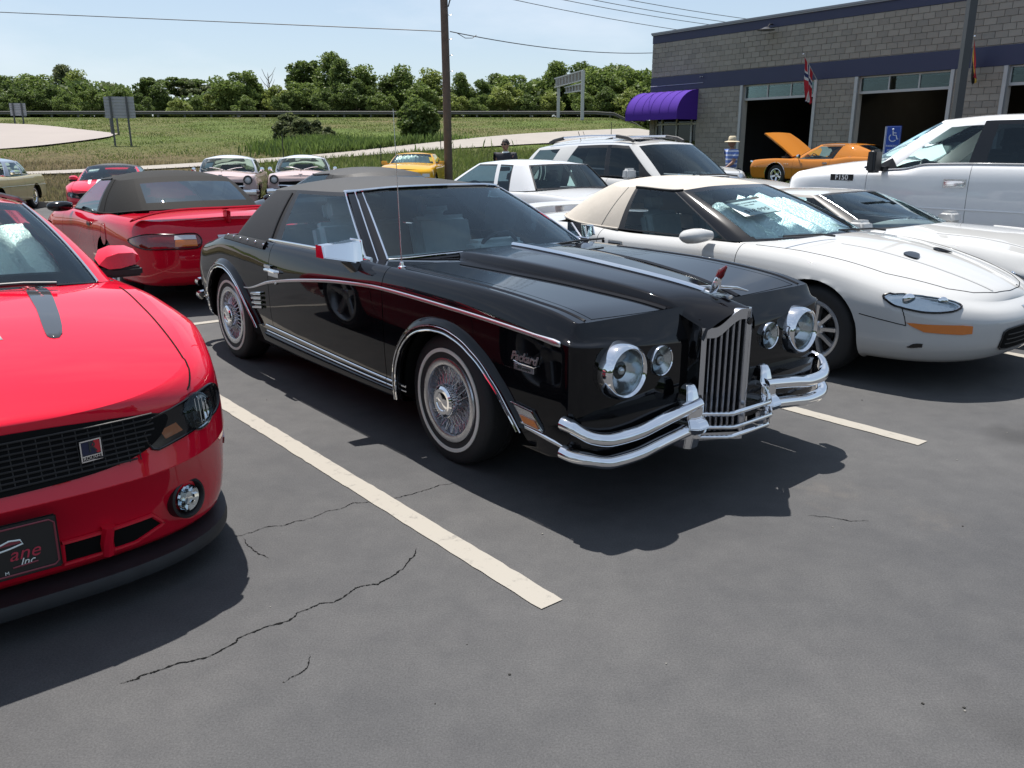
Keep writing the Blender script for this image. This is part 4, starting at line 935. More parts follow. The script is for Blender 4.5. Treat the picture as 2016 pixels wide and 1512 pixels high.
TR = [(12, 146, 100, 0, 0, 'broad dark tree at the far left edge of the tree line'), (60, 142, 104, 0, 1, 'wide round tree left of the small road sign'), (120, 136, 112, 3, 3, 'tall greyish tree rising behind the yellow-green one'), (98, 172, 96, 2, 0, 'dark bushy tree right of the small road sign'), (150, 140, 106, 1, 2, 'tall yellow-green tree near the left end of the tree line'), (182, 176, 96, 2, 1, 'medium green tree left of the larger road sign'), (212, 165, 104, 1, 3, 'thin pale tree behind the larger road sign'), (238, 172, 100, 2, 1, 'green tree just right of the larger road sign'),
      (287, 151, 100, 5, 0, 'slim dark tree with a tufted head'), (312, 166, 99, 1, 0, 'narrow dark tree beside the tufted one'), (345, 147, 106, 4, 0, 'flat-topped spreading tree over the low grey roof'), (388, 153, 106, 4, 3, 'smaller flat-topped tree right of the spreading one'), (425, 180, 97, 2, 2, 'light shrubby tree right of the grey roof'), (462, 138, 96, 0, 1, 'big rounded bright green tree'), (505, 168, 98, 2, 1, 'low green tree below the bare snag'), (540, 172, 97, 2, 2, 'pale green tree above the dull bushes'), (588, 118, 103, 5, 0, 'tall dark tree with two separate tufts on top'), (612, 117, 104, 5, 0, 'right-hand tuft-topped dark tree'), (600, 160, 96, 0, 1, 'full green tree under the tufted pair'),
      (650, 113, 102, 3, 1, 'tallest tree of the line with a ragged double top'), (668, 125, 98, 3, 0, 'dark tall tree next to the ragged one'), (715, 130, 98, 1, 1, 'tall oval green tree left of the round bush'), (702, 160, 95, 2, 0, 'short dark tree in front of the oval one'), (760, 150, 100, 1, 0, 'dark green tree between two taller ones'), (790, 131, 99, 1, 1, 'upright green tree above the round bush'), (846, 138, 100, 1, 2, 'light green tree left of the wooden pole'), (828, 165, 95, 2, 1, 'bushy tree directly over the round bush'), (905, 150, 99, 3, 1, 'green tree right of the wooden pole'), (940, 156, 101, 0, 0, 'rounded dark tree right of the pole'), (975, 152, 104, 3, 0, 'far dark tree behind the bright ones'), (1018, 145, 103, 0, 1, 'round-headed tree above the man in sunglasses'), (1000, 168, 95, 2, 2, 'bright yellowish tree above the white car roof'), (1060, 156, 105, 1, 0, 'dark pointed tree left of the gantry sign'),
      (1098, 130, 102, 3, 1, 'pale tree just behind the left gantry post'), (1132, 123, 106, 0, 0, 'dark round crown over the gantry sign'), (1085, 180, 94, 2, 2, 'low bright tree under the gantry sign'), (1178, 127, 99, 0, 1, 'large soft green tree right of the gantry sign'), (1205, 131, 102, 1, 1, 'oval tree behind the large soft one'), (1228, 140, 106, 3, 3, 'darker tree towards the garage'), (1262, 132, 100, 0, 1, 'green tree touching the garage corner'), (1195, 175, 94, 2, 0, 'low dark tree above the ramp road'), (1245, 178, 93, 2, 2, 'bright low tree beside the garage awning'), (1150, 185, 93, 2, 1, 'low green tree right of the gantry post'), (30, 175, 95, 2, 0, 'low dark tree behind the small road sign'), (560, 185, 94, 2, 0, 'low dark tree behind the dull bushes'), (750, 185, 94, 2, 1, 'low green tree left of the round bush'), (890, 186, 94, 2, 2, 'low light tree behind the pole'), (950, 188, 94, 2, 1, 'low green tree right of the pole'), (1040, 186, 94, 2, 0, 'low dark tree left of the gantry'), (350, 196, 93, 2, 2, 'low yellow-green shrub before the grey roof'), (385, 190, 96, 2, 1, 'low shrub in front of the grey roof'), (270, 186, 94, 2, 0, 'low dark shrub right of the larger sign'), (480, 190, 93, 2, 1, 'low green shrub under the rounded tree'), (640, 180, 94, 2, 0, 'low dark tree under the tallest one'), (130, 188, 93, 2, 1, 'low green shrub between the road signs')]
for t in TR: tree(t[0], t[1], t[2], t[3], t[4], t[5], wide=random.uniform(.95, 1.25))
for px, yt, D, pr, lm, lab in ((1300, 140, 110, 0, 1, 'tree hidden partly behind the garage corner'), (-40, 150, 104, 0, 0, 'dark tree cut by the left edge of the view')): tree(px, yt, D, pr, lm, lab)
# bare snag
x, _, zt = pix(527, 145, 100); zb = float(gz(x, 100)); b = MB(); b.tube([(0, 0, 0), (.1, 0, (zt-zb)*.6), (0, 0, zt-zb)], [.16, .09, .03], 6)
for k in range(9): a = k*2.4; z = (zt-zb)*(.5+.05*k); b.tube([(0, 0, z), (cos(a)*.5, sin(a)*.5, z+.5), (cos(a)*.9, sin(a)*.9, z+1.2)], [.05, .035, .015], 5)
tag(b.build('dead_tree', M('dead_wood', (.22, .2, .18), .9), None, loc=(x, 100, zb)), 'bare grey dead tree sticking up from the tree line', 'tree')
# understorey: one dense mass at the foot of the trees
me = crown_mesh('undergrowth', 4.6, 1, 0, 10, .4, 10, 5); r = np.random.default_rng(9); n = 30000; X = r.uniform(-105, 48, n); Y = r.uniform(99, 112, n); Z = gz(X, Y)+r.uniform(0, 1, n)**.8*(3.0+.8*np.sin(X*.35)+.7*np.sin(X*.11+1)); A = np.stack([X, Y, Z], 1)
a = r.normal(size=(n, 3)); a /= np.linalg.norm(a, axis=1)[:, None]; bb_ = np.cross(a, r.normal(size=(n, 3))); bb_ /= np.linalg.norm(bb_, axis=1)[:, None]; sz = r.uniform(.18, .36, (n, 1)); V = np.stack([A-a*sz-bb_*sz*.5, A+a*sz*.2-bb_*sz*.7, A+a*sz+bb_*sz*.2, A-a*sz*.1+bb_*sz*.75], 1).reshape(-1, 3)
def quads(name, V, mat):
    n = len(V)//4; me = bpy.data.meshes.new(name); me.vertices.add(4*n); me.vertices.foreach_set('co', np.asarray(V, float).reshape(-1)); me.loops.add(4*n); me.loops.foreach_set('vertex_index', np.arange(4*n)); me.polygons.add(n); me.polygons.foreach_set('loop_start', np.arange(0, 4*n, 4)); me.polygons.foreach_set('loop_total', np.full(n, 4)); me.update(); return link(name, me, None, mat)
bpy.data.meshes.remove(me); tag(quads('undergrowth', V, LEAF[0]), kind='stuff')
# low grey building behind the trees
x0, _, z0 = pix(320, 204, 118); x1, _, _ = pix(405, 204, 118); b = MB(); zg = float(gz(x0, 118)); b.box(((x0+x1)/2, 120, (z0+zg)/2), (x1-x0, 4, z0-zg)); hb = empty('low_building', (0, 0, 0)); tag(hb, 'long low building with grey roof behind the flat-topped tree', 'building'); b.build('wall', M('far_wall', (.3, .29, .28), .9), hb, False); MB().add([(x0-.5, 117.5, z0-.9), (x1+.5, 117.5, z0-.9), (x1+.5, 120.5, z0+.5), (x0-.5, 120.5, z0+.5)], [(0, 1, 2, 3)]).build('roof', M('far_roof', (.20, .19, .19), .9), hb, False)
# bushes on the slope
def bush(px, pyb, D, H, R, lm, label, seed, leaf=.13, nc=80, per=110, group=None, shape='dome'):
    x, _, _ = pix(px, pyb, D); zb = float(gz(x, D)); me = crown_mesh('bush', H, R, 0.0, nc, leaf, per, seed, shape); o = link('bush', me, None, LEAF[lm], (x, D, zb-.1)); return tag(o, label, 'bush', group)
bush(825, 272, 58, 2.55, 1.22, 0, 'big round dark bush standing alone on the slope', 41, .11, 150, 130, shape='round')
for k, (px, D, H, R, lab) in enumerate(((572, 58, 1.7, 1.1, 'dull olive bush, left of the clump on the slope'), (606, 57, 1.65, 1.2, 'dull olive bush, right of the clump on the slope'), (645, 56, 1.0, .7, 'small dull bush at the right of the clump'))): bush(px, 275, D, H, R, 3, lab, 50+k, .12, 70, 110, 'dull bushes on the slope')
# tall weeds and grass blades
def on_road(X, Y):
    hit = np.zeros(len(X), bool)
    for poly in ROADS:
        P = np.array(poly); ins = np.zeros(len(X), bool); j = len(P)-1
        for i in range(len(P)):
            a, b = P[i], P[j]; c = ((a[1] > Y) != (b[1] > Y)) & (X < (b[0]-a[0])*(Y-a[1])/(b[1]-a[1]+1e-12)+a[0]); ins ^= c; j = i
        hit |= ins
    return hit
def blades(name, n, fx, hmin, hmax, w, mat, seed):
    r = np.random.default_rng(seed); X, Y = fx(r, n); ok = ~on_road(X, Y); X, Y = X[ok], Y[ok]; Z = gz(X, Y)-.03; h = r.uniform(hmin, hmax, len(X)); a = r.uniform(0, 2*pi, len(X)); lx, ly = np.cos(a)*h*r.uniform(.1, .6, len(X)), np.sin(a)*h*r.uniform(.1, .6, len(X)); wx, wy = -np.sin(a)*w, np.cos(a)*w
    ww = r.uniform(.6, 1.4, len(X)); V = np.stack([np.stack([X-wx*ww, Y-wy*ww, Z], 1), np.stack([X+wx*ww, Y+wy*ww, Z], 1), np.stack([X+lx*.5+wx*.7*ww, Y+ly*.5+wy*.7*ww, Z+h*.7], 1), np.stack([X+lx, Y+ly, Z+h], 1)], 1).reshape(-1, 3)
    return tag(quads(name, V, mat), kind='stuff')
GRB = leafmat('grass_blade', (.13, .155, .045), (.125, .18, .04), (.21, .22, .09)); GRD = leafmat('grass_dry', (.19, .15, .085), (.21, .175, .095), (.16, .165, .07)); WEED = leafmat('weed', (.08, .125, .03), (.12, .18, .045), (.17, .235, .065))
blades('grass_blades', 60000, lambda r, n: (r.uniform(-13, 13, n), 28.5+r.uniform(0, 1, n)**1.3*22), .12, .42, .018, GRB, 1)
blades('dry_grass', 45000, lambda r, n: (r.uniform(-34, -9, n), 27.2+r.uniform(0, 1, n)**1.4*18), .06, .24, .016, GRD, 2)
blades('slope_grass', 60000, lambda r, n: (r.uniform(-45, 14, n), r.uniform(46, 84, n)), .05, .14, .03, GRB, 3)
blades('weeds', 15000, lambda r, n: ((lambda k: (np.array([-13, -10.5, -8, -6, -3.5, -1.5, -12])[k]+r.normal(0, 1.0, n), np.array([51, 50.5, 52, 53.5, 55, 56, 54])[k]+r.normal(0, 1.1, n)))(r.integers(0, 7, n))), .25, .75, .045, WEED, 4)
# trees on the other side of the lot: seen only as reflections in the paintwork
def back_mass():
    r = np.random.default_rng(77); n = 5200; th = r.uniform(radians(95), radians(420-95+5), n); D = r.uniform(62, 74, n); X = np.cos(th-pi/2+radians(0))*0; ang = r.uniform(radians(100), radians(262), n); X = np.sin(ang)*D; Y = np.cos(ang)*D; Z = r.uniform(0, 1, n)**.8*(8.5+2.5*np.sin(ang*9)+1.5*np.sin(ang*23)); A = np.stack([X, Y, Z], 1)
    a = r.normal(size=(n, 3)); a /= np.linalg.norm(a, axis=1)[:, None]; b = np.cross(a, r.normal(size=(n, 3))); b /= np.linalg.norm(b, axis=1)[:, None]; sz = r.uniform(.9, 1.9, (n, 1)); return np.stack([A-a*sz-b*sz*.5, A+a*sz*.2-b*sz*.7, A+a*sz+b*sz*.2, A-a*sz*.1+b*sz*.75], 1).reshape(-1, 3)
tag(quads('tree_belt', back_mass(), LEAF[0]), kind='stuff')
# ------------------------------------------------------------------ the black neoclassic coupe
MT['chrome_soft'] = M('chrome_soft', (.80, .81, .83), .28, 1.0)
PAINT_BLACK = paint('paint_black', (0.0035, 0.0035, 0.0045), 0.3, dust=.03, peel=.02, cior=1.42)
def build_black_coupe():
    root = empty('vintage_coupe', (HO[0], HO[1], 0), HYAW)
    tag(root, 'black neoclassic coupe with chrome wire wheels, round headlights and tall upright grille', 'car')
    P = PAINT_BLACK; CH = MT['chrome']
    T = [(-74, 1.3), (-40, 1.0), (-15, .80), (-5, .69), (4, .63), (12, .575), (27, .505), (45, .45), (64, .412), (84, .385), (100, .375), (140, .37), (180, .37)]
    ar = [(1.452, .335, .37, .1, T), (-1.452, .335, .37, .1, T)]
    G = [dict(w=[(-2.2, .70), (0, .80), (2.4, .76)], z=[(-2.3, .30), (-1.2, .25), (0, .235), (1.2, .24), (2.4, .29)], xf=2.40, xr=-2.24, nf=6, nr=5),
         dict(w=[(-2.2, .80), (-1.2, .87), (0, .885), (1.5, .89), (2.4, .865)], z=[(-2.3, .33), (-1.2, .27), (0, .25), (1.2, .26), (2.4, .32)], xf=2.425, xr=-2.26, nf=6, nr=5),
         dict(w=[(-2.2, .83), (-1.7, .87), (-1.0, .9), (0, .905), (1.5, .91), (2.4, .895)], z=[(-2.3, .44), (-1.2, .42), (-.6, .405), (1.2, .36), (2.4, .41)], xf=2.44, xr=-2.28, nf=6, nr=5),
         dict(w=[(-2.2, .84), (-1.7, .88), (-1.0, .912), (0, .918), (1.5, .92), (2.4, .905)], z=[(-2.3, .53), (-1.0, .52), (0, .60), (1, .63), (2.4, .60)], xf=2.452, xr=-2.285, nf=5, nr=5, cz=-.06),
         dict(w=[(-2.2, .845), (-1.7, .88), (-1.0, .912), (0, .92), (1.5, .92), (2.4, .905)], z=[(-2.3, .63), (-1.6, .615), (-.98, .62), (-.5, .715), (.02, .788), (.5, .835), (.95, .856), (1.6, .842), (2.43, .795)], xf=2.452, xr=-2.285, nf=5, nr=5, cz=-.11),
         dict(w=[(-2.2, .82), (-1.7, .855), (-1.0, .885), (0, .89), (1.5, .895), (2.4, .875)], z=[(-2.3, .755), (-1.9, .81), (-1.4, .88), (-.5, .90), (.3, .92), (.9, .935), (1.6, .922), (2.2, .872), (2.43, .80)], xf=2.428, xr=-2.25, nf=4.5, nr=5, cz=-.015),
         dict(w=[(-2.2, .77), (-1.7, .81), (-1.0, .84), (0, .845), (1.5, .85), (2.4, .835)], z=[(-2.2, .815), (-1.9, .865), (-1.4, .945), (-.5, .962), (.3, .968), (.9, .966), (1.6, .958), (2.2, .918), (2.41, .872)], xf=2.385, xr=-2.18, nf=4.5, nr=5)]
    zc = [(-2.2, .84), (-1.9, .90), (-1.4, .985), (-1.0, .99), (.7, .985), (.98, .968), (1.6, .942), (2.2, .892), (2.43, .855)]
    pan = [dict(name='door', x0=-.55, x1=.952, v0=2, v1=8.2), dict(name='hood', x0=.99, x1=2.355, v0=8, v1=99, sides=False), dict(name='trunk_lid', x0=-2.1, x1=-1.62, v0=8, v1=99, sides=False)]
    pcs, info = shell(G, -1.85, 2.365, zc, fr=(.985, .88, .7, .45, .2, 0), creases=(), gaps=(2, 8), panels=pan, hole=(-1.45, .70, 7.0), arches=ar, archv=5.5, step=.035)
    for k, pc in pcs.items(): emit(k if isinstance(k, str) else k[0], pc, P, root)
    tub(root, info, ar, .26, .90, .74, -1.40, .80, -2.0, 2.2, .37)
    # deck under the hood gaps
    b = MB(); b.box((1.6, 0, .78), (1.3, 1.4, .05)); b.build('inner_panel', MT['dark'], root, False); MB().box((-1.8, 0, .75), (.7, 1.4, .05)).build('inner_panel', MT['dark'], root, False)
    # greenhouse
    kb = [(.93, 0, .985), (.88, .45, .975), (.735, .775, .955), (.62, .815, .957), (-.62, .818, .958), (-1.30, .795, .955), (-1.50, .68, .965), (-1.60, .38, .985), (-1.62, 0, .99)]
    kt = [(.20, 0, 1.335), (.175, .33, 1.331), (.08, .548, 1.312), (-.03, .58, 1.306), (-.66, .605, 1.298), (-1.03, .59, 1.285), (-1.17, .49, 1.292), (-1.22, .28, 1.312), (-1.23, 0, 1.316)]
    g = Green(kb, kt, .055, bulge=.012, n=7, nt=14, marg=((2, -.035), (3, .012), (4, -.07), (6, .10)), tm=(.02, .035, .955, .93, .25, .85))
    segs = [dict(k0=0, k1=2, name='windshield', whole=True, m1=.035, t0=.035, t1=.955, frame='pillar'),
            dict(k0=2, k1=3, frame='pillar'),
            dict(k0=3, k1=4, name='side_window', m0=.012, m1=.07, t0=.02, t1=.93, frame='window_frame', cr=.05),
            dict(k0=4, k1=6, frame='fabric_top'),
            dict(k0=6, k1=8, name='rear_window', whole=True, m0=.10, t0=.25, t1=.85, frame='fabric_top', cr=.06)]
    pc = g.pieces(segs)
    rf = pc.pop('roof'); emit('soft_top', rf, MT['fabric_black'], root)
    emit('soft_top_quarter', pc.pop('fabric_top'), MT['fabric_black'], root)
    emit('windshield_pillar', pc.pop('pillar'), P, root); emit('window_frame', pc.pop('window_frame'), MT['black_trim'], root)
    for k, v in pc.items(): emit(k if isinstance(k, str) else k[0], v, MT['glass_blue'], root)
    # chrome round the windscreen, header strip, belt line
    S = g.S
    def gl(u0, t0, u1, t1, n, side, off): return [tuple(g.at(u0+(u1-u0)*i/n, t0+(t1-t0)*i/n, side, off)) for i in range(n+1)]
    b = MB()
    for sd_ in (1, -1):
        b.tube(gl(S[2]-.036, .03, S[2]-.036, .96, 14, sd_, .006), .006, 6)
        b.tube(gl(S[2]+.03, .0, S[2]+.03, 1.0, 14, sd_, .008), .005, 6)
        b.tube(gl(S[3]-.01, 0.0, S[3]-.01, .99, 14, sd_, .008), .008, 6)
        b.tube(gl(0, .035, S[2]-.036, .035, 20, sd_, .004), .005, 6)
        b.tube(gl(0, 1.0, S[3], 1.0, 24, sd_, .008), .009, 8)
        MB().tube(gl(S[3]+.98, .02, S[3]+1.0, .93, 10, sd_, .003), .008, 6).build('window_divider', MT['black_trim'], root)
        b.tube([tuple(surf_pt(info, x, 6.6, sd_, .010)) for x in np.linspace(-.66, .72, 30)], .014, 8, flat=.6)
    b.build('chrome_molding', CH, root)
    # soft top skirt with studs
    for sd_ in (1, -1):
        pts = [(x, v) for x, v in zip(np.linspace(-1.46, -.66, 12), np.linspace(6.15, 5.80, 12))]
        rows = [[tuple(surf_pt(info, x, v+dv, sd_, o)) for x, v in pts] for dv, o in ((-.62, -.002), (-.58, .010), (-.3, .014), (.04, .014), (.08, .0))]
        sk = strip('roof_skirt', rows, MT['fabric_black'], root)
        b = MB()
        for i, (x, v) in enumerate(pts[1:]): 
            if i % 2 == 0: p = surf_pt(info, x, v-.26, sd_, .016); b.ball(p, .009, 6)
        b.build('stud', CH, sk)
    # side trim
    for sd_ in (1, -1):
        def sp(x, v, o=.006): return tuple(surf_pt(info, x, v, sd_, o))
        b = MB(); xs = np.linspace(-.98, 2.43, 90); b.tube([sp(x, 4.0, .006) for x in xs], [max(.004, .0095*min(1, (x+1.2)/.6)) if x < 2.1 else .0095+.006*(1-abs(x-2.33)/.12 if abs(x-2.33) < .12 else 0)-.010*max(0, (x-2.33)/.1) for x in xs], 8, flat=.5)
        b.build('side_molding', MT['chrome_soft'], root)
        b = MB()
        for x0, x1 in ((-.66, .952), (.958, 1.15), (-2.2, -1.83)):
            MB().tube([sp(x, 1.95, .006) for x in np.linspace(x0, x1, 24)], .0065, 6, flat=.7).build('sill_molding', CH, root); MB().tube([sp(x, 1.72, .007) for x in np.linspace(x0, x1, 24)], .0045, 6, flat=.7).build('sill_molding', CH, root)
        rows = [[sp(x, v, o) for x in np.linspace(-.70, 1.10, 30)] for v, o in ((1.66, .0), (1.6, .016), (.7, .012), (.3, .0))]
        strip('rocker_panel', rows, MT['black_gloss'], root)
        for i in range(4):
            b = MB(); z = .60-.032*i; pts = [(x, sd_*(side_y(info, x, z+(x+.8)*.12)+.012), z+(x+.8)*.12) for x in np.linspace(-.835+.004*i, -.66, 6)]
            b.tube(pts, .011, 6, flat=.7); b.build('side_louver', CH, root)
        for ar_, a0, a1 in ((ar[0], 4, 190), (ar[1], 4, 190)):
            fl = flare(info, ar_, a0, a1, sd_, root, P, .065, .03)
            MB().tube(arch_pts(info, ar_, sd_, a0-2, a1, 60, .0, .028), .0055, 8).build('arch_molding', CH, fl)
            MB().tube(arch_pts(info, ar_, sd_, a0-2, a1, 60, .022, .030), .003, 6).build('arch_molding', CH, fl)
        # door handle and lock
        d = MB(); hx, hz = -.45, .80; y = sd_*(side_y(info, hx, hz)+.022)
        d.tube([(hx-.09, y-sd_*.02, hz-.012), (hx-.085, y+sd_*.004, hz-.004), (hx, y+sd_*.008, hz), (hx+.075, y+sd_*.006, hz-.004), (hx+.08, y-sd_*.02, hz-.006)], .011, 8)
        d.box((hx-.06, y-sd_*.015, hz+.018), (.10, .03, .018)); d.box((hx+.0, y-sd_*.018, hz-.02), (.16, .012, .05))
        d.build('door_handle', CH, root, bevel=.003)
        MB().lathe([(0, -.008), (.010, -.008), (.012, 0)], 16).build('key_lock', CH, root, loc=(hx+.04, sd_*(side_y(info, hx, .72)+.003), .72), rot=(0, 0, 0 if sd_ < 0 else pi))
        # side marker
        y = lambda x, z: sd_*(side_y(info, x, z)+.004)
        q = [(2.03, .485), (2.185, .47), (2.245, .395), (2.10, .405)]
        def slab(pts, d0, d1):
            V = [(x, y(x, z)+sd_*d0, z) for x, z in pts]+[(x, y(x, z)+sd_*d1, z) for x, z in pts]; n = len(pts)
            return V, [tuple(range(n)), tuple(range(2*n-1, n-1, -1))]+[(i, (i+1) % n, n+(i+1) % n, n+i) for i in range(n)]
        mk = MB(); mk.add(*slab(q, -.004, .006)); mo = mk.build('side_marker', MT['chrome_dull'], root)
        mk = MB(); mk.add(*slab([(2.105, .44), (2.20, .432), (2.225, .40), (2.125, .408)], .006, .010)); mk.build('lens', MT['lens_amber'], mo)
        mk = MB(); mk.tube([(x, y(x, z)+sd_*.007, z) for x, z in q+[q[0]]], .005, 6); mk.build('bezel', CH, mo)
        mk = MB(); mk.tube([(x, y(x, .372)+sd_*.004, .39-.13*(x-2.1)) for x in np.linspace(2.12, 2.40, 10)], .010, 6, flat=.5); mk.build('lower_molding', CH, root)
    # badges on the right fender
    y = -(side_y(info, 2.13, .69)+.006); Mx = Matrix.Translation((2.13, y, .70)) @ Matrix.Rotation(pi/2, 4, 'X')
    text_mesh('script_badge', 'Packard', .054, MT['chrome_soft'], root, .003, .35, M=Mx, bold=.0012)
    b = MB(); b.tube([(2.06, y, .679), (2.10, y, .672), (2.20, y, .671), (2.215, y, .678)], .0025, 5); b.build('script_underline', CH, root)
    pl = MB().box((2.13, y+.003, .655), (.135, .008, .030)).build('name_plate', MT['chrome_dull'], root, bevel=.002)
    text_mesh('lettering', '400 coupe', .022, MT['ink'], pl, .0006, .1, M=Matrix.Translation((2.13, y-.002, .655)) @ Matrix.Rotation(pi/2, 4, 'X'))
    # hood centre: tapered raised bulge running into the prow
    xs = np.linspace(.80, 2.52, 60); fr_ = np.linspace(-1, 1, 27); rows = []
    zc_ = lambda x: float(tab([(.80, .996), (.93, 1.016), (1.3, 1.004), (1.8, .975), (2.3, .932), (2.45, .905), (2.52, .885), (2.60, .868)], np.array([x]))[0])
    ze_ = lambda x: float(tab([(.80, .985), (.93, 1.0), (1.3, .993), (1.8, .962), (2.3, .900), (2.42, .84), (2.52, .79)], np.array([x]))[0])
    hw_ = lambda x: float(tab([(.80, .35), (.90, .385), (1.2, .375), (1.8, .31), (2.3, .235), (2.52, .19)], np.array([x]))[0])
    for f in fr_:
        r = []
        a = abs(f)
        for x in xs:
            w, zt, zl = hw_(x), zc_(x), ze_(x)-.05
            e = max(0, (a-.86)/.14); ridge = zt-(zt-ze_(x)-.005)*(min(a, .86)/.86)**1.5
            z = ridge-(ridge-zl)*(1-sqrt(max(0, 1-e*e))) if e < 1 else zl
            xx = x+(.09*(1-a)+.0)*max(0, (x-2.30)/.22)**1.5 if x > 2.3 else x
            k0 = float(smooth01(.795, .86, x)); r.append((xx, f*w, zl*(1-k0)+z*k0))
        rows.append(r)
    strip('hood_bulge', rows, P, root, True, 80)
    b = MB(); b.tube([(x, 0, zc_(x)+.006) for x in np.linspace(.93, 2.36, 30)], .014, 8, flat=.9); b.tube([(x, 0, zc_(x)+.004) for x in np.linspace(2.36, 2.55, 8)]+[(2.585, 0, .878), (2.606, 0, .86)], .007, 6)
    b.build('hood_molding', CH, root)
    for sd_ in (1, -1):
        sline(info, [(1.10, sd_*.50, .97), (1.6, sd_*.44, .95), (2.0, sd_*.36, .92), (2.36, sd_*.27, .88)], .016, P, root, 'hood_crease', -.004)
        sline(info, [(1.02, sd_*.80, .96), (1.6, sd_*.81, .955), (2.1, sd_*.80, .92), (2.36, sd_*.78, .885)], .010, P, root, 'fender_crease', -.004)
    # mascot
    m = MB(); m.box((2.41, 0, .918), (.20, .03, .016)); m.tube([(2.40, 0, .92), (2.425, 0, .965), (2.435, 0, 1.0)], [.014, .024, .016], 10)
    V = [(2.415, 0, .965), (2.425, 0, .99), (2.445, -.004, 1.045), (2.475, 0, 1.05), (2.465, .004, 1.0), (2.44, 0, .96)]
    mo = m.build('hood_ornament', CH, root, bevel=.003)
    MB().tube([(2.425, 0, .985), (2.445, 0, 1.02), (2.475, 0, 1.055)], [.016, .022, .006], 10, flat=.45).build('ornament_wing', MT['lens_red'], mo)
    MB().tube([(2.33, .0, .945), (2.42, .02, .95), (2.49, .07, .95), (2.53, .10, .938)], [.004, .009, .008, .004], 8, flat=.5).build('ornament_wing', CH, mo)
    # grille: V-shaped upright shell with vertical bars
    gw, xo, xr_ = .19, 2.495, 2.612; zb = .27
    top = lambda t: .785+.085*smooth01(.25, .85, 1-t)   # t=0 ridge .. 1 outer
    gr = MB(); bars = MB(); n = 6
    for sd_ in (1, -1):
        def fx(t): return xr_+(xo-xr_)*t
        def pt(t, z, o=0): return (fx(t)+o, sd_*gw*t, z)
        ts = np.linspace(0, 1, 25)
        for o0, z0f, z1f in ((.012, lambda t: float(top(t))-.035*(1 if t < .9 else 1), lambda t: float(top(t))+.012),):
            V = []
            for t in ts: V += [pt(t, z0f(t), .012), pt(t, z1f(t), .012), pt(t, z1f(t), -.12), pt(t, z0f(t), -.02)]
            F = [(4*i+a, 4*i+(a+1) % 4, 4*i+4+(a+1) % 4, 4*i+4+a) for i in range(24) for a in range(4)]; gr.add(V, F)
        for t0, t1 in ((0, .07), (.89, 1.0)):
            zt = lambda t: float(top(t))
            V = [pt(t0, zb, .012), pt(t1, zb, .012), pt(t1, zt(t1), .012), pt(t0, zt(t0), .012), pt(t0, zb, -.10), pt(t1, zb, -.10), pt(t1, zt(t1), -.10), pt(t0, zt(t0), -.10)]
            gr.add(V, [(0, 1, 2, 3), (7, 6, 5, 4), (0, 4, 5, 1), (1, 5, 6, 2), (3, 7, 4, 0)])
        V = [pt(0, zb-.005, .014), pt(1, zb-.005, .014), pt(1, zb+.03, .014), pt(0, zb+.03, .014), pt(0, zb-.005, -.1), pt(1, zb-.005, -.1)]
        gr.add(V, [(0, 1, 2, 3), (0, 4, 5, 1)])
    go = gr.build('grille_shell', MT['chrome_dull'], root, True, 40)
    for sd_ in (1, -1):
        for i in range(n):
            t = .12+.74*(i+.5)/n; x = xr_+(xo-xr_)*t; z1 = float(top(t))-.02
            V = [(x-.045, sd_*gw*(t-.02), zb), (x+.006, sd_*gw*(t-.028), zb), (x+.008, sd_*gw*(t+.028), zb), (x-.045, sd_*gw*(t+.02), zb)]
            V += [(p[0], p[1], z1) for p in V]
            MB().add(V, [(0, 1, 5, 4), (1, 2, 6, 5), (2, 3, 7, 6)]).build('grille_bar', MT['chrome_dull'], go, False)
    MB().box((2.455, 0, .55), (.04, .34, .56)).build('radiator_core', MT['dark'], root, False)
    MB().lathe([(0, -.006), (.016, -.005), (.018, 0)], 18, axis='x').build('grille_emblem', MT['black_gloss'], go, loc=(2.622, 0, .825), rot=(0, 0, pi))
    # cheeks beside the grille up to the hood bulge
    b = MB()
    for sd_ in (1, -1):
        b.add([(2.36, sd_*.235, .26), (2.505, sd_*.195, .26), (2.505, sd_*.195, .80), (2.36, sd_*.235, .87)], [(0, 1, 2, 3)])
    b.build('grille_cheek', P, root, False)
    # headlights
    for sd_ in (1, -1):
        for nm, yy, zz, R, xf, dp in (('headlight', .655, .668, .113, 2.50, .13), ('fog_light', .405, .674, .068, 2.468, .05)):
            b = MB()
            if nm == 'headlight': b.lathe([(R*1.10, -.13), (R*1.11, -.07), (R*1.07, -.02), (R*1.0, .004), (R*.93, .010), (R*.86, .004), (R*.82, -.012)], 48, axis='x')
            else: b.lathe([(R*.7, -.06), (R*1.0, -.03), (R*1.02, -.004), (R*.98, .004), (R*.93, 0)], 40, axis='x')
            o = b.build(nm, CH, root, True, 50, loc=(xf, sd_*yy, zz))
            b = MB()
            if nm == 'headlight':
                b.lathe([(R*.84, -.012), (R*.6, .004), (R*.3, .012), (0, .015)], 40, axis='x'); b.build('lens', MT['glass_clear'], o)
                b = MB(); b.lathe([(R*.82, -.014), (R*.55, -.035), (R*.3, -.055), (0, -.07)], 40, axis='x'); b.ball((-.045, 0, 0), .018, 8); b.build('reflector', MT['reflector'], o)
            else:
                b.lathe([(R*.95, -.002), (R*.5, -.012), (.02, -.02), (.018, -.006), (.008, -.004), (0, -.006)], 40, axis='x'); b.build('lens', MT['chrome_dull'], o)
                b = MB(); b.lathe([(R*.93, .0), (R*.4, .008), (0, .010)], 32, axis='x'); b.build('cover_glass', MT['glass_clear'], o)
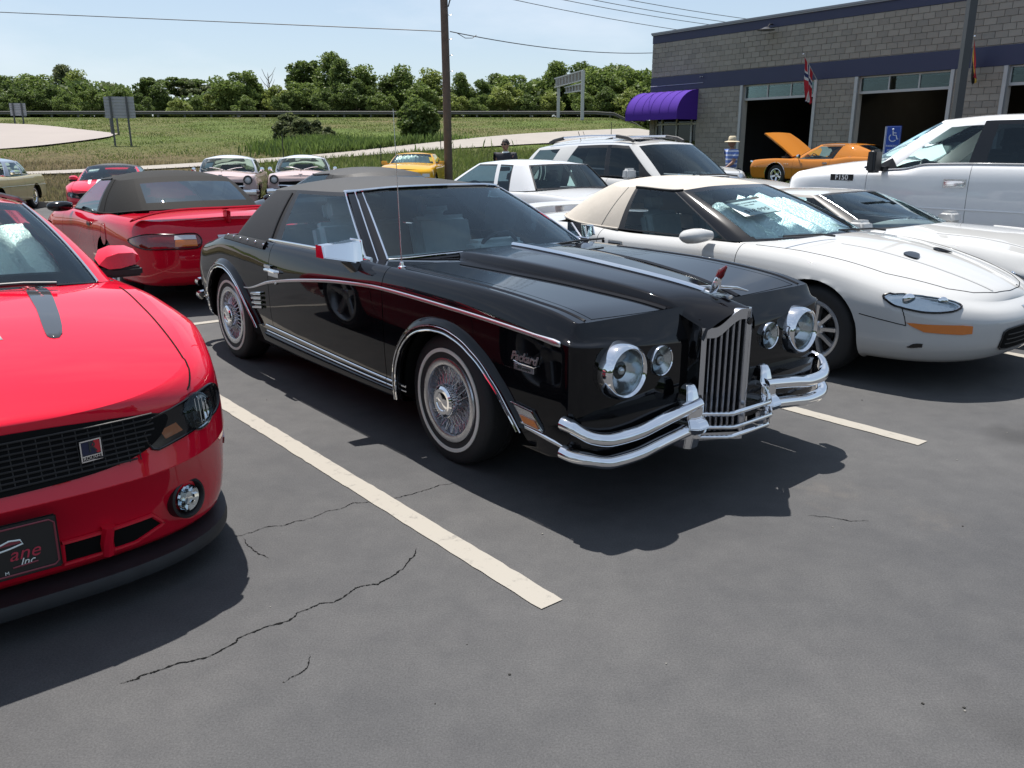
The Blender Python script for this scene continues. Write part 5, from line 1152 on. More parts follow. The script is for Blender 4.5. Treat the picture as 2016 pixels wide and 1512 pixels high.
    # bumpers
    def blade(name, z0, z1, z2, par):
        for sd_ in (1, -1):
            P_ = [(2.38, .925, z2), (2.44, .915, z2-.008), (2.50, .87, z0+.02), (2.535, .78, z0), (2.55, .65, z0+.004), (2.555, .48, (z0+z1)/2), (2.555, .25, z1)]
            k = len(P_); tt = np.linspace(0, k-1, 40); pts = np.stack([pchip(range(k), [p[c] for p in P_], tt) for c in range(3)], 1)
            V = []; F = []; prof = [(-.004, -.030), (.014, -.029), (.027, -.021), (.035, -.008), (.035, .006), (.028, .018), (.015, .027), (-.004, .030), (-.016, .023), (-.016, -.024)]
            m = len(prof)
            for i in range(40):
                t = pts[min(i+1, 39)]-pts[max(i-1, 0)]; nrm = np.array([t[1], -t[0], 0]); nrm /= np.linalg.norm(nrm); nrm = nrm if nrm[0]+nrm[1]*.3 > 0 else -nrm
                sc_ = min(1, .35+i/3.0)
                for (o, h) in prof: q = pts[i]+nrm*o*sc_; V.append((q[0], sd_*q[1], q[2]+h*sc_))
            for i in range(39):
                for j in range(m): F.append((i*m+j, i*m+(j+1) % m, (i+1)*m+(j+1) % m, (i+1)*m+j))
            F += [tuple(range(m)), tuple(39*m+j for j in range(m-1, -1, -1))]
            mesh(name, V, F, CH, par, True, 35)
    blade('front_bumper', .410, .470, .478, root); blade('front_bumper', .312, .365, .352, root)
    rows = [[(2.20+o, -.90, z), (2.38+o, -.90, z), (2.45+o, -.87, z), (2.50+o, -.75, z), (2.52+o, -.4, z), (2.52+o, 0, z), (2.52+o, .4, z), (2.50+o, .75, z), (2.45+o, .87, z), (2.38+o, .90, z), (2.20+o, .90, z)] for o, z in ((-.10, .29), (-.0, .31), (.0, .46), (-.005, .485), (-.09, .50))]
    strip('bumper_core', rows, MT['black_gloss'], root, True, 30)
    # guards and the looped bars
    for sd_ in (1, -1):
        y = sd_*.278; q = MB()
        def sect(zs):
            V = []; F = []
            for (z, w, d0, d1) in zs: w *= 1.22; V += [(2.485+d0, y-w, z), (2.485+d1*.75, y-w, z), (2.485+d1, y-w*.55, z), (2.485+d1, y+w*.55, z), (2.485+d1*.75, y+w, z), (2.485+d0, y+w, z)]
            n = len(zs)
            for i in range(n-1):
                for j in range(6): F.append((6*i+j, 6*i+(j+1) % 6, 6*i+6+(j+1) % 6, 6*i+6+j))
            F += [tuple(range(5, -1, -1)), tuple(6*(n-1)+j for j in range(6))]; return V, F
        q.add(*sect([(.265, .036, .0, .085), (.335, .040, .0, .10), (.345, .046, .0, .125), (.372, .050, .0, .14), (.40, .046, .0, .125), (.415, .040, .0, .105), (.465, .042, .0, .105), (.475, .033, .0, .085), (.535, .024, .01, .070), (.556, .018, .02, .058), (.562, .008, .03, .045)]))
        o = q.build('bumper_guard', CH, root, True, 25, bevel=.004)
    for z, dx in ((.425, .0), (.365, .012), (.315, .0)):
        MB().tube([(2.57+dx, -.27, z), (2.61+dx, -.22, z), (2.655+dx, -.16, z), (2.665+dx, -.14, z), (2.665+dx, .14, z), (2.655+dx, .16, z), (2.61+dx, .22, z), (2.57+dx, .27, z)], .0105, 10).build('bumper_bar', CH, root)
    # rear bumper end
    for z in (.50, .39):
        MB().tube([(-2.16, -.83, z), (-2.25, -.82, z), (-2.31, -.74, z), (-2.33, -.55, z), (-2.33, .55, z), (-2.31, .74, z), (-2.25, .82, z), (-2.16, .83, z)], .030, 8, flat=.7).build('rear_bumper', CH, root)
    MB().tube([(-2.1, -.55, .27), (-2.36, -.55, .27)], .03, 12).build('exhaust_pipe', MT['chrome_dull'], root)
    # mirror
    for sd_ in (1, -1):
        b = MB(); V = []
        y0, y1 = .86, 1.06
        for (yy, zl, zh, x0, x1) in ((.845, .955, 1.075, .50, .645), (.88, .955, 1.07, .49, .62), (.93, .965, 1.062, .48, .60), (1.035, .985, 1.055, .47, .565), (1.05, .99, 1.048, .475, .555)):
            V += [(x0, sd_*yy, zl), (x1, sd_*yy, zl), (x1-.02, sd_*yy, zh), (x0, sd_*yy, zh)]
        F = [(4*i+j, 4*i+(j+1) % 4, 4*i+4+(j+1) % 4, 4*i+4+j) for i in range(4) for j in range(4)]+[(0, 1, 2, 3), (19, 18, 17, 16)]
        b.add(V, F); o = b.build('door_mirror', CH, root, True, 30, bevel=.006)
        MB().add([(.56, sd_*.86, .955), (.66, sd_*.87, .955), (.68, sd_*.885, .88), (.62, sd_*.885, .865), (.56, sd_*.95, .96), (.64, sd_*.93, .96)], [(0, 1, 2, 3), (4, 5, 1, 0), (4, 3, 2, 5), (0, 3, 4), (1, 5, 2)]).build('mirror_foot', MT['black_gloss'], o, False)
    # antenna
    ax, ay, az = surf_pt(info, 1.03, 7.0, -1, 0)
    a = MB().lathe([(.022, 0), (.022, .008), (.012, .014), (.010, .03), (.005, .034)], 16, axis='z').build('antenna', CH, root, loc=(ax, ay, az))
    MB().tube([(0, 0, .02), (-.01, .0, .30), (-.03, 0, .80)], [.0028, .0022, .0014], 6).build('antenna_rod', MT['chrome_dull'], a)
    for yy in (-.28, .34):
        MB().tube([(.97, yy, .99), (.93, yy+.02, 1.0), (.90, yy+.25, 1.005), (.875, yy+.48, 1.0)], .007, 6).build('wiper', MT['black_trim'], root)
    # cabin
    seat(root, -.05, -.38, .42, .52, MT['seat_pale'], .52); seat(root, -.05, .38, .42, .52, MT['seat_pale'], .52)
    seat(root, -.85, 0, .44, 1.2, MT['seat_pale'], .42, 'rear_seat', False)
    dashboard(root, .28, .86, .72, .93, MT['seat_pale'], .38); steering(root, .27, .38, .86)
    MB().box((.18, 0, 1.24), (.02, .24, .06)).build('rear_view_mirror', MT['black_trim'], root, bevel=.01)
    add_wheels(root, (1.452, -1.452), .752, 'wire', .343, .203, .205)
    return root
# ------------------------------------------------------------------ other cars: shared assembly
from mathutils.bvhtree import BVHTree
def bvh(info):
    if 'bvh' not in info:
        P = info['P']; full = np.concatenate([P, P[:, -2::-1]*[1, -1, 1]], 1); nu, nv = full.shape[:2]
        F = [(i*nv+j, (i+1)*nv+j, (i+1)*nv+j+1, i*nv+j+1) for i in range(nu-1) for j in range(nv-1)]
        info['bvh'] = BVHTree.FromPolygons([tuple(map(float, p)) for p in full.reshape(-1, 3)], F)
        info['c'] = Vector((0, 0, .4))
    return info['bvh']
def on(info, pts, off=0.0):
    t = bvh(info); out = []
    for p in pts:
        l, n, i, d = t.find_nearest(Vector(p))
        o = l-Vector((min(max(l.x, -1.0), 1.0), 0, .45))
        if n.dot(o) < 0: n = -n
        out.append(tuple(l+n*off))
    return out
def smoothloop(pts, n=6):
    k = len(pts); P = [np.array(p, float) for p in pts]; out = []
    for i in range(k):
        p0, p1, p2, p3 = P[i-1], P[i], P[(i+1) % k], P[(i+2) % k]
        for q in range(n):
            t = q/n; out.append(.5*((2*p1)+(-p0+p2)*t+(2*p0-5*p1+4*p2-p3)*t*t+(-p0+3*p1-3*p2+p3)*t**3))
    return out
def dens(pts, n=5):
    out = []; k = len(pts)
    for i in range(k):
        a, b = np.array(pts[i], float), np.array(pts[(i+1) % k], float)
        for q in range(n): out.append(a+(b-a)*q/n)
    return out
def patch(info, name, outline, mat, parent, off=0.006, smooth=8, rings=8, dome=0.0, lip=None):
    """a panel that follows the body: outline points are dropped on to the surface"""
    off = max(off, .005) if off > 0 else off; O = smoothloop(outline, smooth) if smooth else dens(outline, 7)
    c = sum(O)/len(O); V = []; F = []; k = len(O)
    for r in range(rings):
        f = 1-r/rings; V += on(info, [c+(o-c)*f for o in O], off+dome*(1-f*f) if r else off-.004)
        if r == 0: V += on(info, [c+(o-c)*.985 for o in O], off)
    V += on(info, [c], off+dome); R = rings+1
    for r in range(R-1):
        for i in range(k): F.append((r*k+i, r*k+(i+1) % k, (r+1)*k+(i+1) % k, (r+1)*k+i))
    for i in range(k): F.append(((R-1)*k+i, (R-1)*k+(i+1) % k, R*k))
    n = sum((np.cross(np.array(V[f[1]])-np.array(V[f[0]]), np.array(V[f[2]])-np.array(V[f[0]])) for f in F), np.zeros(3))
    cc = np.array(V[-1])-np.array([np.clip(V[-1][0], -1, 1), 0, .45])
    if np.dot(n, cc) < 0: F = [f[::-1] for f in F]
    o = mesh(name, V, F, mat, parent, True, 50)
    if lip: MB().tube([tuple(p) for p in on(info, O+[O[0]], off)], lip[0], 6, cap=False).build(lip[2] if len(lip) > 2 else 'bezel', lip[1], o)
    return o
def sline(info, pts, r, mat, parent, name='panel_seam', off=0.0, n=14, flat=None):
    P = []
    for a, b in zip(pts[:-1], pts[1:]):
        for q in range(n): t = q/n; P.append(tuple(np.array(a)*(1-t)+np.array(b)*t))
    P.append(tuple(pts[-1])); return MB().tube(on(info, P, off), r, 6, flat=flat).build(name, mat, parent)
def gmake(w, z, xf, xr, nf=4, nr=4, cz=None, czr=None):
    G = []
    for i in range(len(w)):
        T = lambda q: q if hasattr(q, '__len__') else [(-9, q), (9, q)]
        d = dict(w=T(w[i]), z=T(z[i]), xf=xf[i], xr=xr[i], nf=nf[i] if hasattr(nf, '__len__') else nf, nr=nr[i] if hasattr(nr, '__len__') else nr)
        if cz: d['cz'] = cz[i]
        if czr: d['czr'] = czr[i]
        G.append(d)
    return G
def off_(T, d): return [(x, q+d) for x, q in T]
def auto(name, label, pos, yaw, P, S, group=None, z=0.0):
    root = empty(name, (pos[0], pos[1], z), yaw); tag(root, label, 'car' if 'cat' not in S else S['cat'], group)
    R, wb = S['R'], S['wb']/2; Ra = S.get('Ra', R+.045); ar = [(wb, R*.985, Ra, .05), (-wb, R*.985, S.get('Rr', Ra), .05)]
    if 'G' in S: G = S['G']
    else:
        W, b, zs = S['W'], S['belt'], S.get('sill', .20); wt = S.get('wt', [(-9, 0), (9, 0)]); mid = S.get('mid', .58)
        ww = lambda d: [(x, W+q-d) for x, q in wt]
        G = gmake([ww(.13), ww(.045), ww(.012), ww(0), ww(.035), ww(S.get('tum', .10))],
                  [zs, zs+.035, .40 if mid < .8 else .55, mid, off_(b, -.085), b], S['xf'], S['xr'], S.get('nf', 4), S.get('nr', 4), S.get('cz'), S.get('czr'))
    k = len(G)
    pan = [dict(name='door', x0=a, x1=c, v0=1, v1=k+.2 if S.get('doortop') is None else S['doortop']) for a, c in S['doors']]
    if 'hood' in S: pan.append(dict(name='hood', x0=S['hood'][0], x1=S['hood'][1], v0=k, v1=99, sides=False))
    if 'trunk' in S: pan.append(dict(name='trunk_lid', x0=S['trunk'][0], x1=S['trunk'][1], v0=k, v1=99, sides=False))
    pcs, info = shell(G, S['XA'], S['XB'], S['zc'], fr=S.get('fr', (.985, .88, .68, .42, .2, 0)), gaps=(1, k), creases=S.get('creases', ()), panels=pan, hole=(S['hole'][0], S['hole'][1], k-.0), arches=ar, archv=S.get('archv', k-1.3), step=S.get('step', .05), nv=S.get('nv', 4), ncap=S.get('ncap', 16), deckp=S.get('deckp', 2))
    for q, pc in pcs.items(): emit(q if isinstance(q, str) else q[0], pc, P, root)
    zb = float(tab(G[-1]['z'], np.array([0.0]))[0])
    tub(root, info, ar, S.get('floor', .25), zb-.06, S['hole'][1], S['hole'][0]+.05, S['hw'], S['XA']-.2, S['XB']+.05, R, S.get('yin', .52))
    b = MB(); x0, x1 = S['hole'][1]+.1, S['XB']; zz = min(q for x, q in S['zc'] if x <= S['XB']+.2 and x > 0)-.14
    b.box(((x0+x1)/2, 0, zz), (x1-x0, 1.2, .04)); b.build('inner_panel', MT['dark'], root, False)
    g = None
    if 'kb' in S:
        g = Green(S['kb'], S['kt'], S.get('crown', .03), S.get('bulge', .015), n=S.get('gn', 5), nt=10, marg=S['marg'], tm=S.get('tm', (.03, .06, .9, .94)))
        pc = g.pieces(S['segs'], 'body_pillar'); top = S.get('topmat', P)
        emit('soft_top' if S.get('soft') else 'roof', pc.pop('roof'), top, root)
        for q, v in pc.items():
            nm = q if isinstance(q, str) else q[0]
            mt = {'body_pillar': P, 'top_quarter': top, 'window_frame': MT['black_trim'], 'black_pillar': MT['black_gloss']}.get(nm) or S.get('glassof', {}).get(nm) or S.get('glass', MT['glass'])
            emit({'body_pillar': 'pillar', 'top_quarter': 'soft_top_quarter' if S.get('soft') else 'rear_pillar', 'black_pillar': 'pillar'}.get(nm, nm), v, mt, root)
    add_wheels(root, (wb, -wb), S['yt'], S['wheel'], R, S['rr'], S['wd'])
    if S.get('seats'):
        for (x, y, zf, w, h) in S['seats']: seat(root, x, y, zf, w, S.get('seatmat', MT['seat_dark']), h)
        d = S['dash']; dashboard(root, d[0], d[1], d[2], d[3], S.get('dashmat', MT['dash']), .36); steering(root, d[0]-.02, .37, d[3]-.06)
    return root, info, g
def mirror(root, x, y, z, w, h, d, mat, foot=True, r=.025, sides=(1, -1), base=None):
    for s in sides:
        b = MB(); b.box((x, s*(y+w/2+.04), z), (d, w, h), taper=(.8, .96)); b.box((x+.01, s*(y), z-h*.3), (d*.5, .12, h*.3))
        o = b.build('door_mirror', mat, root, True, 40, bevel=r, seg=3)
        MB().box((x-d*.5-.001, s*(y+w/2+.04), z), (.006, w*.86, h*.72)).build('mirror_glass', MT['chrome'], o, bevel=.002)
# ---- fourth-generation pony-car convertible (used twice)
def pony(name, label, pos, yaw, P, topmat, red=False):
    b = [(-2.5, .86), (-2.0, .90), (-1.3, .905), (-.5, .865), (.5, .87), (1.0, .855), (1.4, .805), (1.8, .715), (2.1, .635), (2.35, .56)]
    W = .93
    G = gmake([[(-2.6, .74), (0, .80), (2.3, .74)], [(-2.6, .80), (-1.2, .88), (0, .86), (1.2, .89), (1.8, .85), (2.3, .80)], [(-2.6, .84), (-1.2, .93), (0, .895), (1.2, .935), (1.7, .91), (2.3, .85)],
               [(-2.6, .84), (-1.2, .94), (0, .915), (1.2, .945), (1.7, .915), (2.3, .84)], [(-2.6, .78), (-1.2, .915), (0, .895), (1.2, .915), (1.7, .875), (2.3, .80)], [(-2.6, .72), (-1.2, .83), (0, .82), (1.2, .83), (1.7, .77), (2.3, .68)]],
              [[(-2.5, .26), (0, .20), (2.3, .19)], [(-2.5, .30), (0, .235), (2.3, .225)], [(-2.5, .45), (0, .38), (2.3, .34)], [(-2.6, .64), (0, .60), (1.3, .58), (2.3, .46)],
               [(-2.5, .79), (-1.9, .83), (-1.3, .83), (-.5, .79), (.5, .79), (1.0, .775), (1.4, .735), (1.8, .655), (2.1, .585), (2.35, .53)], b],
              [2.22, 2.30, 2.37, 2.385, 2.35, 2.27], [-2.40, -2.47, -2.52, -2.52, -2.44, -2.36], 2.7, 3.6)
    S = dict(G=G, wb=2.568, R=.325, rr=.215, wd=.24, yt=.765, wheel='ten' if not red else 'five', XA=-1.95, XB=1.60, step=.045, nv=5, ncap=26, archv=4.6,
             zc=[(-2.4, .90), (-1.9, .95), (-1.2, .95), (.85, .935), (1.3, .905), (1.7, .825), (2.0, .735), (2.25, .635), (2.35, .58)], doors=[(-.86, .62)], hole=(-1.5, .58), hw=.78,
             kb=[(1.00, 0, .925), (.92, .4, .915), (.60, .76, .885), (.46, .80, .88), (-.70, .815, .89), (-1.15, .80, .905), (-1.62, .60, .945), (-1.76, .3, .955), (-1.79, 0, .96)],
             kt=[(-.03, 0, 1.272), (-.06, .33, 1.268), (-.17, .60, 1.236), (-.25, .62, 1.23), (-.68, .62, 1.245), (-.88, .60, 1.235), (-1.08, .50, 1.255), (-1.17, .26, 1.275), (-1.19, 0, 1.28)], crown=.055, bulge=.02,
             marg=((2, -.06), (2, .03), (3, .02), (4, -.05), (6, .06), (6, -.01)), tm=(.03, .07, .92, .95, .2, .8),
             segs=[dict(k0=0, k1=2, name='windshield', whole=True, m1=.06, t0=.03, t1=.92, frame='black_pillar', cr=.05), dict(k0=2, k1=3, frame='black_pillar'),
                   dict(k0=3, k1=4, name='side_window', m0=.02, m1=.05, t0=.03, t1=.95, frame='window_frame'), dict(k0=4, k1=6, frame='top_quarter'),
                   dict(k0=6, k1=8, name='rear_window', whole=True, m0=-.01 if False else .06, t0=.2, t1=.8, frame='top_quarter', cr=.06)],
             topmat=topmat, soft=True, glass=MT['glass_blue'], glassof={'side_window': MT['glass_mid'] if red else MT['glass'], 'rear_window': MT['glass_rear']},
             seats=[(-.25, .36, .30, .48, .58), (-.25, -.36, .30, .48, .58)], dash=(.22, .9, .70, .86), seatmat=MT['seat_grey'])
    root, info, g = auto(name, label, pos, yaw, P, S)
    D = MT['dark']
    # soft top seams and lower bead
    for s in (1, -1):
        MB().tube([tuple(g.at(u, .0, s, .006)) for u in np.linspace(g.S[4], g.S[8], 30)], .009, 6).build('top_bead', topmat, root)
        MB().tube([tuple(g.at(g.S[4]+.16, t, s, .001)) for t in np.linspace(0, 1, 12)], .004, 5).build('top_seam', topmat, root)
        MB().tube([tuple(g.at(u, 1.0, s, .004)) for u in np.linspace(g.S[2], g.S[4], 16)], .010, 6).build('drip_rail', MT['black_trim'], root)
        # headlights, turn signals
        hl = patch(info, 'headlight', [(1.80, s*.91, .655), (1.90, s*.86, .69), (2.02, s*.75, .675), (2.08, s*.68, .65), (2.14, s*.62, .63), (2.175, s*.60, .58), (2.14, s*.68, .548), (2.03, s*.81, .553), (1.88, s*.90, .59)], MT['reflector'], root, .002, lip=(.007, MT['black_gloss']))
        for q, (a, c, zz, r) in enumerate(((1.94, .83, .628, .042), (2.085, .68, .60, .036))):
            p = on(info, [(a, s*c, zz)], .004)[0]; MB().ball((0, 0, 0), r, 10, sc=(.35, 1, 1)).build('lamp_bowl', MT['chrome'], hl, loc=p, rot=(0, 0, s*.75))
        patch(info, 'lens', [(1.815, s*.91, .65), (1.90, s*.86, .68), (2.02, s*.75, .668), (2.08, s*.68, .645), (2.135, s*.625, .624), (2.165, s*.61, .582), (2.13, s*.69, .553), (2.03, s*.81, .558), (1.89, s*.90, .595)], MT['glass_clear'], hl, .016)
        patch(info, 'turn_signal', [(1.98, s*.94, .475), (2.1, s*.84, .475), (2.24, s*.66, .475), (2.28, s*.60, .47), (2.285, s*.60, .415), (2.24, s*.66, .41), (2.08, s*.86, .42)], MT['lens_amber'], root, .003, smooth=0)
        sline(info, [(1.66, s*.95, .50), (1.98, s*.93, .455)], .003, D, root)
        sline(info, [(1.98, s*.93, .455), (1.93, s*.9, .60)], .003, D, root)
        sline(info, [(.72, s*.80, .89), (1.2, s*.77, .86), (1.7, s*.70, .76), (2.05, s*.52, .70), (2.16, s*.38, .67), (2.22, s*.2, .65), (2.24, 0, .645)], .003, D, root, 'hood_seam')
        fo = patch(info, 'brake_duct', [(2.03, s*.92, .30), (2.10, s*.86, .335), (2.26, s*.68, .34), (2.33, s*.5, .31), (2.30, s*.55, .27), (2.15, s*.80, .255), (2.05, s*.92, .265)], P, root, -.012)
        patch(info, 'fog_shade_patch', [(2.02, s*.93, .275), (2.04, s*.91, .32), (2.10, s*.87, .33), (2.08, s*.89, .285)], MT['black_gloss'], root, .004)  # dark patch on the skin, painting the shade of a recess
        if not red: patch(info, 'hood_scoop', [(1.60, s*.28, .86), (1.60, s*.17, .87), (1.66, s*.16, .85), (1.70, s*.28, .84)], MT['black_gloss'], root, .012, smooth=4)
        sline(info, [(1.2, s*.42, .93), (1.5, s*.36, .88), (1.9, s*.28, .79), (2.2, s*.2, .66)], .012, P, root, 'hood_crease', -.004)
        # door handle
        hy = side_y(info, -.64, .775); h = MB().box((-.64, s*(hy+.002), .775), (.17, .012, .055)).build('door_handle', P, root, bevel=.006)
        MB().box((-.64, s*(hy+.009), .768), (.14, .004, .026)).build('handle_recess', MT['black_trim'], h)
        MB().lathe([(0, -.004), (.014, -.004), (.015, .004)], 14).build('key_lock', MT['black_gloss'], root, loc=(-.78, s*(side_y(info, -.78, .78)+.002), .785), rot=(0, 0, 0 if s < 0 else pi))
        # mirror
        b_ = MB(); V = []; m = MB(); 
        prof = [(.85, .035, .05), (.92, .07, .075), (1.0, .085, .08), (1.08, .08, .07), (1.12, .05, .045), (1.135, .01, .01)]
        for k, (yy, a, c) in enumerate(prof):
            for q in range(12): th = 2*pi*q/12; V.append((.27+(.02 if k else .06)+a*cos(th)*(1.0), s*yy, .915+c*.75*sin(th)))
        F = [(12*k+q, 12*k+(q+1) % 12, 12*k+12+(q+1) % 12, 12*k+12+q) for k in range(5) for q in range(12)]+[tuple(range(60, 72))]
        m.add(V, F); m.build('door_mirror', MT['black_gloss'] if red else P, root, True, 60)
        # tail lights
        tl = patch(info, 'tail_light', [(-2.06, s*.90, .70), (-2.2, s*.84, .745), (-2.40, s*.60, .755), (-2.45, s*.36, .755), (-2.47, s*.35, .64), (-2.42, s*.60, .63), (-2.28, s*.82, .635)], MT['lens_red'], root, .003, lip=(.006, MT['black_gloss']))
        patch(info, 'lens', [(-2.42, s*.56, .745), (-2.46, s*.37, .745), (-2.47, s*.37, .70), (-2.43, s*.57, .70)], MT['lens_clear'], tl, .007, smooth=0)
        patch(info, 'lens', [(-2.43, s*.56, .695), (-2.47, s*.37, .695), (-2.475, s*.37, .645), (-2.435, s*.57, .645)], MT['lens_amber'], tl, .007, smooth=0)
        if red:
            fd = patch(info, 'fuel_door', [(-1.40, s*.9, .66), (-1.34, s*.9, .80), (-1.24, s*.9, .80), (-1.22, s*.9, .68), (-1.31, s*.9, .60)], P, root, .001, lip=(.0012, D, 'panel_seam'))
    # front opening as a flush dark patch that paints its shade, crest
    go = patch(info, 'grille_shade_patch', [(2.33, .30, .43), (2.36, 0, .44), (2.33, -.30, .43), (2.33, -.335, .37), (2.33, -.30, .29), (2.36, 0, .28), (2.33, .30, .29), (2.33, .335, .37)], D, root, .002, smooth=3, lip=(.006, MT['black_trim']))
    for zz in (.32, .355, .39): sline(info, [(2.36, -.29, zz), (2.38, 0, zz), (2.36, .29, zz)], .005, MT['black_trim'], root, 'grille_slat', .004)
    patch(info, 'nose_emblem', [(2.32, -.035, .535), (2.32, .035, .535), (2.34, .028, .52), (2.34, -.028, .52)], MT['chrome'], root, .003, smooth=0)
    patch(info, 'plate', [(-2.5, .16, .75), (-2.5, -.16, .75), (-2.52, -.16, .66), (-2.52, .16, .66)], MT['plate_white'], root, .012, smooth=0)
    # rear spoiler
    rows = []
    for o, dz in ((-.10, .0), (-.02, .022), (.04, .03), (.05, .018), (.02, .004), (-.10, -.012)):
        r = []
        for k in range(41):
            t = -1+2*k/40; y = t*.86; x = -2.16-.25*(1-t*t)-o*.9; zz = .985-.10*abs(t)**4+dz
            r.append((x, y, zz))
        rows.append(r)
    rows.append(rows[0]); sp = strip('spoiler', rows, P, root, True, 50)
    for yy in (.0,): MB().box((-2.36, yy, .91), (.09, .04, .12), taper=(1.4, 1)).build('spoiler_post', P, sp, bevel=.008)
    for yy in (.34, -.42): MB().tube([(1.08, yy+.1, .935), (1.03, yy, .95), (.93, yy-.35, .95)], .008, 6).build('wiper', MT['black_trim'], root)
    return root, info, g
PAINT_WHITE = paint('paint_white', (0.49, 0.49, 0.48), .4, dust=.03)
PAINT_TRUCK = paint('paint_truck', (0.80, 0.80, 0.80), .4, dust=.03)
PAINT_PEARL = paint('paint_pearl', (0.56, 0.56, 0.55), .4, dust=.03)
PAINT_SILVER = paint('paint_silver', (0.62, 0.63, 0.64), .35, dust=.03)
PAINT_RED = paint('paint_red', (0.62, 0.007, 0.028), .35, dust=.03)
PAINT_REDD = paint('paint_dark_red', (0.50, 0.006, 0.022), .35, dust=.03)
MT['sunshade'] = M('sunshade', (0.82, 0.90, 0.88), .30, .25, bump=1.0, nscale=60)
def sunshade(root, g, t0=.10, t1=.80, f=.8, depth=.06, n=28, seed=1, bl=.05):
    """crinkled foil screen just inside the windscreen"""
    r = random.Random(seed); V = []; F = []; m = 15; u0 = g.S[2]*f
    us = np.linspace(-u0, u0, n)
    for i, u in enumerate(us):
        edge = .03*sin(i*.9)+.03*sin(i*.37+seed)+.05*cos(3.2*u/u0)
        for j in range(m):
            t = t0+(t1+edge-t0)*j/(m-1); p = g.at(abs(u), t, 1 if u >= 0 else -1, -depth-.02*sin(i*1.9)*(1)-.012*r.random()); V.append(tuple(p))
    for i in range(n-1):
        for j in range(m-1): F.append((i*m+j, i*m+m+j, i*m+m+j+1, i*m+j+1))
    return mesh('sunshade', V, F, MT['sunshade'], None, True, 30)
def card(root, g, u, t, side, w, h, lines, name='price_card', off=-.02, title=True, tilt=0):
    """a paper card standing behind the windscreen"""
    p = g.at(u, t, side, off); a = g.at(u+.05, t, side, off); b = g.at(u, t+.1, side, off)
    X = Vector(a-p).normalized()*(1 if side > 0 else -1); Z = Vector(b-p).normalized(); N = X.cross(Z).normalized(); Z = N.cross(X)
    Mx = Matrix.Translation(p) @ Matrix((X, Z, N)).transposed().to_4x4() @ Matrix.Rotation(tilt, 4, 'Z')
    if N.x < 0: pass
    o = MB().box((0, 0, 0), (w, h, .003)).build(name, MT['white_paper'], None, False); o.matrix_world = root.matrix_basis @ Mx
    if title: MB().box((0, h*.44, .003), (w, h*.13, .002)).build('header_band', MT['ink'], o, False)
    MB().box((0, -h*.485, .003), (w, h*.03, .002)).build('border', MT['ink'], o, False)
    for i, (s, sz, yy) in enumerate(lines): text_mesh('lettering', s, sz, MT['ink'], o, .0005, loc=(0, yy, .003))
    return o
build_black_coupe()
# ------------------------------------------------------------------ cars in the near rows
x, y = H2W(.33, 3.07)
wc, wi_, wg = pony('convertible', 'white convertible with beige soft top and silver sunshade behind its windscreen', (x, y), HYAW, PAINT_WHITE, MT['fabric_beige'])
wheel = None
bpy.context.view_layer.update()
ss = sunshade(wc, wg, .05, .80, .86, .05, seed=3); ss.matrix_world = wc.matrix_basis.copy(); tag(ss, 'crinkled silver sunshade inside the windscreen of the white convertible', 'sunshade')
c_ = card(wc, wg, .40, .56, -1, .36, .30, [('2002 CONVERTIBLE', .026, .07), ('LOW MILES', .02, .03), ('$18,995', .075, -.07)], tilt=.12, off=-.012); tag(c_, 'price card propped behind the windscreen of the white convertible', 'price card')
x, y = H2W(-6.05, .02)
rc, ri_, rg = pony('convertible', 'red convertible with dark cloth top and rear spoiler, backed up behind the black coupe', (x, y), HYAW+pi, PAINT_REDD, MT['fabric_grey'], True)
FAB = MT['fabric_black']
x, y = H2W(-6.15, 2.72)
pony('convertible', 'dark convertible whose black cloth top shows just over the roof of the black coupe', (x, y), HYAW+pi, paint('paint_charcoal', (.02, .02, .022)), FAB)
